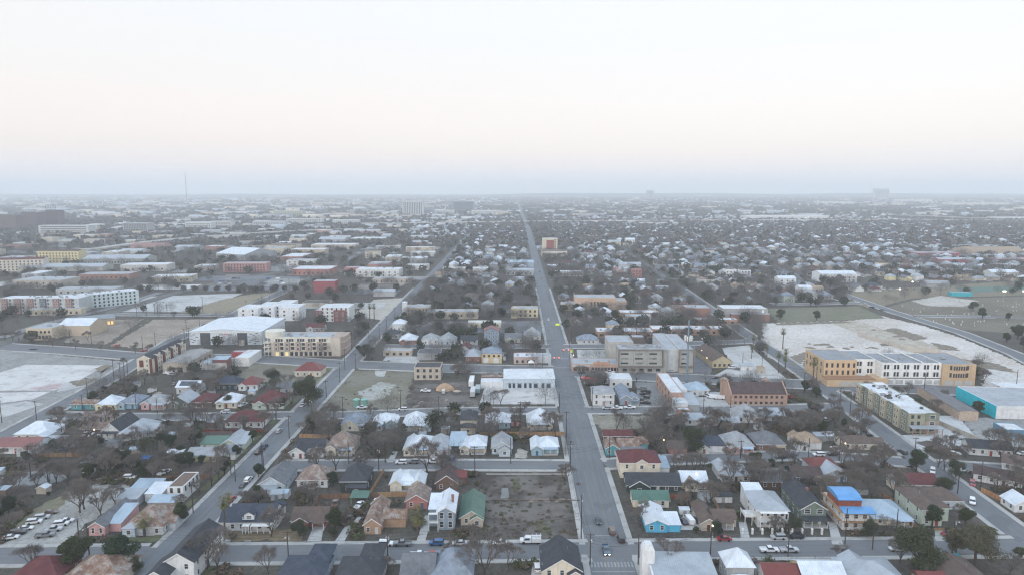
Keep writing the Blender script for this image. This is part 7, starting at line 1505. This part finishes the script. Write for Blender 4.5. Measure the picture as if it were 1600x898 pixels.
for k in range(46):
    for _ in range(200):
        X, Y = G(rt.uniform(-30,1630), rt.uniform(640,880))
        if not busy(X, Y, 1): break
    s = rt.uniform(.5, 1.1); tree('bush', BUSH[k % 2], X, Y, s, rt.uniform(0,6.28), look='low')

for k in range(44):
    for _ in range(300):
        X, Y = G(rt.uniform(-20,1630), rt.uniform(585,830))
        if not busy(X, Y, 2): break
    else: continue
    i = rt.randrange(3); s = rt.uniform(.5,1.0); tree('evergreen_tree', EVG[i], X, Y, s, rt.uniform(0,6.28), look='tall dark' if s > .85 else 'small' if s < .65 else 'round'); mark_rect(X-2,X+2,Y-2,Y+2)
SHM = {}
for k in range(34):
    for _ in range(300):
        X, Y = G(rt.uniform(-20,1610), rt.uniform(600,800))
        if not busy(X, Y+1.5, 4): break
    else: continue
    rr_ = rt.choice(('silver','white','grey','brown','bluem','rustg')); wc = rt.choice(('lgrey','white','beige','brown','grey','pblue'))
    a, b = MB(), MB(); volume(a, b, -1.8, 1.8, 0, 3, 2.2, rt.choice(('gx','gy','shed')), .4, oh=.2); r = empty('shed', (X, Y, 0), R(rt.uniform(-8,8))); a.build('wall', wallm(wc), r); b.build('roof', roofm(rr_), r)
    tag(r, None, 'shed', 'small sheds in the back yards'); mark_rect(X-2,X+2,Y,Y+3); TREES.append((r, X, Y, 'shed', {'silver':'silver','white':'white','grey':'grey','brown':'brown','bluem':'blue','rustg':'mottled'}[rr_]+' roofed', None))
for k in range(26):
    for _ in range(300):
        X, Y = G(rt.uniform(-20,1610), rt.uniform(600,800))
        if not busy(X, Y, 3): break
    else: continue
    car(X, Y, rt.choice(('sedan','suv','pickup')), rt.choice(('white','silver','grey','black','blue','red','brown')), rt.uniform(-30,30)+rt.choice((0,90)), world=True, grp='vehicles parked in the streets and yards'); mark_rect(X-2,X+2,Y-2,Y+2)
# ================================================================== FARTHER TOWN: random plots on the same street grid
rf = random.Random(5)
def house_proto(W_, D_, H, kind, wing=None, pc=.6):
    a, b = MB(), MB(); volume(a, b, -W_/2, W_/2, 0, D_, H, kind, pc, oh=.4, th=.12)
    if wing: volume(a, b, *wing)
    return a, b
PR = [(11,11,3.2,'hip',(-5,-1,-2,3,3.0,'gy',.6,.3)),(9,14,3.2,'gy',None),(13,9,3.2,'gx',(1,5,-2.5,3,3.0,'gy',.6,.3)),(10,12,5.8,'hip',None),(12,12,3.4,'pyr',(-5.5,-2,-2,4,3,'gy',.6,.3)),(9,15,3,'gy',(4.6,8,3,13,2.7,'shed')),(15,10,3.1,'hip',None)]
PM = []
for p in PR: a, b = house_proto(*p); PM.append((a, b, a.mesh('wall', [TRIM]), b.mesh('roof', [TRIM])))
RCH = ['white']*4+['silver']*4+['lgrey']*3+['bluegrey']*3+['grey']*3+['brown','dbrown','char','tan','rustg','dred','rust','slate']
WCH = ['white']*6+['cream']*2+['lgrey']*3+['pblue','grey','beige','pgreen','yellow','brown','pink']
RW = dict(white='white metal',silver='silver metal',lgrey='light grey',bluegrey='blue grey',grey='grey',brown='brown',dbrown='dark brown',char='charcoal',tan='tan',rustg='mottled',dred='dark red',rust='rusty',slate='slate')
WW = dict(white='white',cream='cream',lgrey='pale grey',pblue='pale blue',grey='grey',beige='beige',pgreen='pale green',yellow='yellow',brown='brown',pink='pink')
plots = []
y = 392.0
while y < 2600:
    for side in (0, 1):
        yy = y+side*22
        x = -940.0
        while x < 1350:
            x += rf.uniform(16, 22)
            X, Y = x+.03*(yy-400)*(x > 60), yy+rf.uniform(-3,3)+.02*x
            px, py = px_of(X, Y)
            if px < -40 or px > 1640: continue
            if X < -112 and Y < 1500: continue                   # industrial quarter
            if X < -300 and Y < 2600: continue
            if (px > 1370 and py > 440) or (px > 1190 and py > 476): continue
            if rf.random() < .2 or busy(X, Y+6, 7): continue
            plots.append((X, Y))
    y += rf.uniform(62, 74)
# industrial quarter plots
ind = []
for k in range(900):
    X = rf.uniform(-1250, -130); Y = rf.uniform(520, 2600); W_ = rf.uniform(18, 60); D_ = rf.uniform(14, 40)
    px, py = px_of(X, Y)
    if px < -40 or px > 1640 or rf.random() > .5: continue
    if busy(X, Y+D_/2, max(W_,D_)/2+3): continue
    mark_rect(X-W_/2-4, X+W_/2+4, Y-4, Y+D_+4); ind.append((X, Y, W_, D_, rf.uniform(5, 12)))
plots.sort(key=lambda p: p[1])
n_ind_h = 0
HOUSES = []
STUFFH = []
for (X, Y) in plots:
    if busy(X, Y+6, 5): continue
    i = rf.randrange(7); rc, wc = rf.choice(RCH), rf.choice(WCH); s = rf.uniform(.85, 1.1); mark_rect(X-7, X+7, Y-1, Y+13)
    if n_ind_h < 165:
        n_ind_h += 1
        r = empty('house', (X, Y, 0), R(rf.uniform(-3,3))); r.scale = (s, s, s)
        put('wall', PM[i][2], r, mat=wallm(wc)); put('roof', PM[i][3], r, mat=roofm(rc))
        if Y < 700:
            for u in (-3.2, 0.2, 3.2):
                if PR[i][4] and PR[i][4][2] < 0 and PR[i][4][0] < u < PR[i][4][1]: continue
                add_win(r, u, 0, 1.0, 1.0, 1.4)
        tag(r, None, 'house', 'houses of the farther blocks'); HOUSES.append((r, X, Y, 'house', f"{WW[wc]} house with {RW[rc]} roof"))
    else: STUFFH.append((X, Y, i, rc, wc, s))
NI = 0
dv = MB(); dv2 = MB(); rz_ = random.Random(31)
for (X, Y) in plots:
    if Y > 1500: continue
    if rz_.random() < .55: x_ = X+8.2; dv.face([(x_-1.6,Y-9,.006),(x_+1.6,Y-9,.006),(x_+1.4,Y+rz_.uniform(2,9),.006),(x_-1.4,Y+rz_.uniform(2,9),.006)])
    if rz_.random() < .22: a_, b_ = rz_.uniform(5,12), rz_.uniform(5,14); y_ = Y+16; dv2.face([(X-a_/2,y_,.007),(X+a_/2,y_,.007),(X+a_/2,y_+b_,.007),(X-a_/2,y_+b_,.007)])
tag(dv.build('driveway', SLABG), kind='structure'); tag(dv2.build('paved_yard', M('lot', (0.33,0.32,0.30), c2=(0.17,0.16,0.145), s=.08)), kind='structure')
ICOL = [(0.55,0.54,0.5),(0.45,0.40,0.33),(0.40,0.42,0.42),(0.42,0.20,0.16),(0.55,0.47,0.34),(0.35,0.38,0.42),(0.6,0.6,0.58)]
for (X, Y, W_, D_, H) in sorted(ind, key=lambda q: q[1])[:90]:
    c = rf.randrange(7); rr_ = rf.choice(('wroof','wroof','groof','groof','silver','broof'))
    k = 'gx' if rr_ == 'silver' else 'flat'
    r = block(X, Y, W_, D_, H, rr_, M('stucco', ICOL[c]), None, name='building', world=True, rz=rf.uniform(-4,4), kind=k, pitch=.2, wf=(int(W_/7), 1 if H < 8 else 2, 1.6, 1.6, 1.6, 3.6) if Y < 1100 else None, units=4 if Y < 1200 and k == 'flat' else 0, grp='low commercial buildings of the industrial quarter')
    HOUSES.append((r, X, Y, 'building', f"{('white','tan','grey','red','cream','blue grey','pale')[c]} {'flat roofed' if k == 'flat' else 'pitched roof'} commercial block"))
# everything beyond: one mesh of houses
def replicate(protos, items):
    """protos: list of (verts Nx3, quads Mx4, mat M); items: (proto, x, y, z, sx, sy, sz, ang, matmap or None)"""
    V, Fq, Mi = [], [], []; base = 0
    for (p, x, y, z, sx, sy, sz, an, mmap) in items:
        v, f, m = protos[p]; c, s_ = math.cos(an), math.sin(an); X = v[:,0]*sx; Y = v[:,1]*sy
        V.append(np.stack([X*c-Y*s_+x, X*s_+Y*c+y, v[:,2]*sz+z], 1)); Fq.append(f+base); Mi.append(mmap[m] if mmap is not None else m); base += len(v)
    return np.concatenate(V), np.concatenate(Fq), np.concatenate(Mi)
def simple_house(kind):
    m = MB(); W_, D_, H = {0:(11,11,3.2),1:(9,14,3.2),2:(14,9,3.2),3:(10,11,5.8),4:(34,22,6.5)}[kind]
    m.box(-W_/2,0,0,W_/2,D_,H,0); o = .4; P = {0:3.0,1:2.8,2:2.4,3:2.8,4:.01}[kind]
    if kind in (0,3): m.raw([(-W_/2-o,-o,H),(W_/2+o,-o,H),(W_/2+o,D_+o,H),(-W_/2-o,D_+o,H),(-.6,D_/2,H+P),(.6,D_/2,H+P)],[(0,1,5,4),(1,2,5,5),(2,3,4,5),(3,0,4,4)],1)
    elif kind == 1: m.raw([(-W_/2-o,-o,H-.2),(0,-o,H+P),(0,D_+o,H+P),(-W_/2-o,D_+o,H-.2),(W_/2+o,-o,H-.2),(W_/2+o,D_+o,H-.2)],[(0,1,2,3),(1,4,5,2)],1); m.raw([(-W_/2,-.01,H),(W_/2,-.01,H),(0,-.01,H+P-.1)],[(0,1,2,2)],0)
    elif kind == 2: m.raw([(-W_/2-o,-o,H-.2),(W_/2+o,-o,H-.2),(W_/2+o,D_/2,H+P),(-W_/2-o,D_/2,H+P),(W_/2+o,D_+o,H-.2),(-W_/2-o,D_+o,H-.2)],[(0,1,2,3),(3,2,4,5)],1); m.raw([(W_/2,0,H),(W_/2,D_,H),(W_/2,D_/2,H+P-.1),(-W_/2,0,H),(-W_/2,D_,H),(-W_/2,D_/2,H+P-.1)],[(0,1,2,2),(4,3,5,5)],0)
    else: m.box(-W_/2-.1,-.1,H,W_/2+.1,D_+.1,H+.3,1)
    if kind != 4:
        for u in (-.32,0,.3): m.raw([(W_*u-.5,-.03,1),(W_*u+.5,-.03,1),(W_*u+.5,-.03,2.4),(W_*u-.5,-.03,2.4)],[(0,1,2,3)],2)
    tri = [q if len(q) == 4 else (*q, q[-1]) for q in m.f]
    return np.array(m.v, np.float32), tri, np.array(m.m)
def quads_to_tris(v, f, m):     # triangles throughout, so that pyramids have no folded quads
    T_, K = [], []
    for q, k in zip(f, m):
        T_.append((q[0], q[1], q[2])); K.append(k)
        if q[3] not in (q[0], q[2]): T_.append((q[0], q[2], q[3])); K.append(k)
    return v, np.array(T_, np.int32), np.array(K, np.int32)
SH = [quads_to_tris(*simple_house(k)) for k in range(5)]
rmats = [roofm(n) for n in ('white','silver','lgrey','bluegrey','grey','brown','tan','dred')]+[roofm('wroof')]; wmats = [wallm(n) for n in ('white','cream','lgrey','grey','beige','pblue')]
mats = wmats+rmats+[GLASS]
it = []
for (X, Y, i, rc, wc, s) in STUFFH:
    s *= 1.12; it.append((rf.randrange(4), X, Y, 0, s, s, s*1.1, R(rf.uniform(-4,4)), np.array([rf.randrange(6), 6+rf.choice((0,0,0,1,1,2,2,3,3,4,5,7)), len(mats)-1])))
for (X, Y, W_, D_, H) in sorted(ind, key=lambda q: q[1])[90:]:
    it.append((4, X, Y, 0, W_/34, D_/22, H/6.5, 0, np.array([rf.randrange(6), 6+rf.choice((8,8,2,1)), 0])))
k = 0
while k < 2500:
    Y = 2600*math.exp(rf.random()*1.32); X = rf.uniform(-.8, .8)*Y
    if abs(X-45) < 14: continue
    k += 1
    if rf.random() < (.16 if X > -.1*Y else .4): it.append((4, X, Y, 0, rf.uniform(.7,2.6), rf.uniform(.8,2), rf.uniform(.9,2.6), R(rf.uniform(-10,10)), np.array([rf.randrange(6), 6+rf.choice((8,2,2,1,4,3)), 0])))
    else: s = rf.uniform(1.1,1.7); it.append((rf.randrange(4), X, Y, 0, s, s, s, R(rf.uniform(-90,90)), np.array([rf.randrange(6), 6+rf.choice((0,0,1,1,2,2,3,3,4,5)), len(mats)-1])))
V_, F_, M_ = replicate(SH, it)
tag(big_mesh('distant_houses', V_, F_, M_, mats), 'distant houses and sheds spread over the plain to the horizon', 'houses', kind='stuff')
# ---------------- far trees: three levels of detail merged into two meshes ----------------
def clump(seed, n, W_, H, size, trunk=True, up=.0, rad=False):
    r = random.Random(seed); v, f = [], []
    for i in range(n):
        u = Vector((r.gauss(0,1), r.gauss(0,1), r.gauss(0,1))).normalized()*(r.random()**.45)
        p = Vector((u.x*W_/2, u.y*W_/2, H*.58+u.z*H*.42))
        if rad: a = (p-Vector((0,0,H*.2))).normalized()+Vector((r.gauss(0,.4),r.gauss(0,.4),r.gauss(0,.4))); a.normalize(); b = rot_about(a.orthogonal().normalized(), a, r.uniform(0,6.28)); L_ = size*r.uniform(.6,1.3); w_ = rad*r.uniform(.7,1.3); q = [p-b*w_, p+b*w_, p+a*L_+b*w_*.4, p+a*L_-b*w_*.4]
        else: a = Vector((r.gauss(0,1),r.gauss(0,1),r.gauss(0,1))).normalized(); b = a.orthogonal().normalized(); c = a.cross(b); s = size*r.uniform(.6,1.3); q = [p-b*s-c*s*.7, p+b*s-c*s*.7, p+b*s+c*s*.7, p-b*s+c*s*.7]
        k = len(v); v += [tuple(x) for x in q]; f.append((k,k+1,k+2,k+3))
    if trunk:
        k = len(v); v += [(-.18,0,0),(.18,0,0),(.12,0,H*.5),(-.12,0,H*.5),(0,-.18,0),(0,.18,0),(0,.12,H*.5),(0,-.12,H*.5)]; f += [(k,k+1,k+2,k+3),(k+4,k+5,k+6,k+7)]
    return np.array(v, np.float32), np.array(f, np.int32), np.zeros(len(f), np.int32)
LOD = [[clump(i, 700, 9.5, 9.5, 1.3, rad=.034) for i in range(5)], [clump(20+i, 130, 10, 9.5, 1.5, rad=.14) for i in range(5)], [clump(40+i, 46, 12, 9, 1.9, trunk=False) for i in range(4)], [clump(60+i, 22, 26, 9, 4.6, trunk=False) for i in range(3)]]
LODE = [[clump(i+80, 300, 8, 8, .5) for i in range(3)], [clump(90+i, 90, 9, 8, .8) for i in range(3)], [clump(95+i, 40, 11, 8.5, 1.6, trunk=False) for i in range(3)], LOD[3]]
protB = [p for L_ in LOD for p in L_]; offB = [0,5,10,14]; protE = [p for L_ in LODE for p in L_]; offE = [0,3,6,9]
itB, itE = [], []
def far_tree(X, Y, lod, s, ev):
    if ev: itE.append((offE[lod]+rf.randrange(3), X, Y, 0, s, s, s*rf.uniform(.85,1.15), rf.uniform(0,6.28), None))
    else: itB.append((offB[lod]+rf.randrange(3 if lod == 3 else 4), X, Y, 0, s, s, s*rf.uniform(.85,1.15), rf.uniform(0,6.28), None))
def treeish(X, Y):
    if X < -112: return .28 if Y < 900 else .55
    px, py = px_of(X, Y)
    if px > 1190 and py > 478: return .05
    if px > 1330 and py > 436: return .15
    return 1.0
def fill(n, y0, y1, lod, wmax=.82, evr=.24):
    k = 0
    for _ in range(n*6):
        if k >= n: break
        Y = math.sqrt(rf.uniform(y0*y0, y1*y1)); X = rf.uniform(-wmax, wmax)*Y
        if rf.random() > treeish(X, Y) or (Y < 3400 and busy(X, Y, 0)): continue
        if abs(X-avx(Y)) < 12: continue
        k += 1; far_tree(X, Y, lod, rf.uniform(.7, 1.3), rf.random() < evr)
fill(230, 250, 430, 0, evr=.1); fill(1700, 430, 800, 0); fill(4300, 800, 1300, 1); fill(11500, 1300, 2400, 2); fill(13000, 2400, 4600, 2, evr=.2); fill(8500, 4600, 11500, 3, evr=.0)
TW = M('twig', (0.10,0.099,0.10), ns=0.035); LF = M('twig', (0.035,0.043,0.028), ns=0.04)
V_, F_, M_ = replicate(protB, itB); tag(big_mesh('distant_bare_trees', V_, F_, M_, [TW]), 'mass of distant bare grey brown trees fading into haze', 'trees', kind='stuff')
V_, F_, M_ = replicate(protE, itE); tag(big_mesh('distant_evergreen_trees', V_, F_, M_, [LF]), 'scattered distant dark evergreen trees', 'trees', kind='stuff')
# undergrowth, weeds and leaf litter of the yards
UG = [clump(120+i, 60, 1.8, 1.1, .16, trunk=False) for i in range(3)]+[clump(130+i, 34, 2.6, .8, .16, rad=.02, trunk=False) for i in range(3)]
itU = []
for _ in range(34000):
    X, Y = G(rf.uniform(-30, 1630), rf.uniform(560, 905))
    if len(itU) > 10000: break
    pq = px_of(X, Y); vac = (742 < pq[0] < 905 and 740 < pq[1] < 840 and rf.random() < .6) or (636 < pq[0] < 745 and 600 < pq[1] < 636 and rf.random() < .3) or (505 < pq[0] < 640 and 582 < pq[1] < 640 and rf.random() < .2)
    if vac: s = rf.uniform(.25, .8); itU.append((rf.randrange(6), X, Y, -.1, s*1.3, s*1.3, s*.7, rf.uniform(0,6.28), np.array([rf.choice((0,0,1))]))); continue
    if busy(X, Y, 0) or math.sin(X*.11+1.3*math.sin(Y*.07))+math.sin(Y*.13+X*.04) < .1: continue
    s = rf.uniform(.5, 1.9); itU.append((rf.randrange(6), X, Y, -.1, s*1.3, s*1.3, s, rf.uniform(0,6.28), np.array([rf.choice((0,0,1))])))
V_, F_, M_ = replicate(UG, itU); tag(big_mesh('undergrowth', V_, F_, M_, [M('twig', (0.10,0.08,0.062), ns=.2), M('twig', (0.065,0.075,0.035), ns=.2)]), 'dry weeds and scrub growing in the yards', 'undergrowth', kind='stuff')
# far lamps: tiny lit points of the town
gl = MB()
for k in range(60):
    Y = 2200*math.exp(rf.random()*1.3); X = rf.uniform(-.7,.5)*Y; s = .5+Y/5000; gl.box(X-s, Y, 12, X+s, Y+.5, 12+s)
tag(gl.build('distant_lamps', M('glow', (1.0,0.80,0.55), e=6)), 'tiny lit lamps scattered across the far town', 'lamps', kind='stuff')
# ================================================================== LABELS THAT POINT AT ONE THING
ORD = ['', 'second ', 'third ', 'fourth ', 'fifth ', 'sixth ', 'seventh ', 'eighth ', 'ninth ', 'tenth ', 'eleventh ', 'twelfth ', 'thirteenth ', 'fourteenth ', 'fifteenth ', 'sixteenth ', 'seventeenth ', 'eighteenth ', 'nineteenth ', 'twentieth ']
used = {}
def autolabel(lst, base):
    todo = []
    for (o, X, Y, b) in lst:
        best = min(LAND, key=lambda l: (l[0]-X)**2+(l[1]-Y)**2)
        dx, dy = X-best[0], Y-best[1]
        rel = ('behind' if dy > 0 else 'in front of') if abs(dy) > abs(dx) else ('right of' if dx > 0 else 'left of')
        todo.append((b, rel, best, dx*dx+dy*dy, o))
    todo.sort(key=lambda t: t[3])
    for b, rel, best, d, o in todo:
        key = (b, rel, best[2]); n = used.get(key, 0); used[key] = n+1
        w_ = ORD[min(n, 19)]
        if n > 19: b = 'farther '+b; w_ = ORD[min(n-20, 19)]
        t = f"{w_}{b} {rel} {best[2]}"
        o['label'] = ' '.join(t.split()[:16])
autolabel([(o, X, Y, b) for (o, X, Y, k_, b) in HOUSES], '')
autolabel([(o, X, Y, {'bare_tree':('street tree with bare grey crown' if 'street' in lk else (lk+' bare grey brown tree').strip()),'evergreen_tree':(lk+' evergreen tree').strip(),'palm_tree':'palm tree','bush':'low scrubby bush','street_lamp':'small lit lamp on a thin post','shed':(lk or '')+' small yard shed','rubble_pile':'low heap of grey rubble'}[k_]) for (o, X, Y, k_, lk, lab) in TREES if not lab], '')
autolabel([(o, X, Y, f"{col} {k_ if k_ != 'truck' else 'utility truck'} parked") for (o, X, Y, k_, col, st, lab) in CARLIST if not lab], '')
autolabel(LINES, '')
autolabel([(o, X, Y, 'tall dark wooden utility pole') for (o, X, Y, lab) in POLES], '')
# ================================================================== HAZE
hb = MB(); hb.box(-14500, -60, -1.5, 14500, 15300, 262)
hm = bpy.data.materials.new('haze'); hm.use_nodes = True; tn = hm.node_tree; tn.nodes.clear()
ho = tn.nodes.new('ShaderNodeOutputMaterial'); pv = tn.nodes.new('ShaderNodeVolumePrincipled'); pv.inputs['Color'].default_value = (0.92,0.955,0.985,1); pv.inputs['Density'].default_value = 0.00016; pv.inputs['Anisotropy'].default_value = 0.0
tn.links.new(pv.outputs[0], ho.inputs['Volume'])
tag(hb.build('haze', hm), kind='stuff')
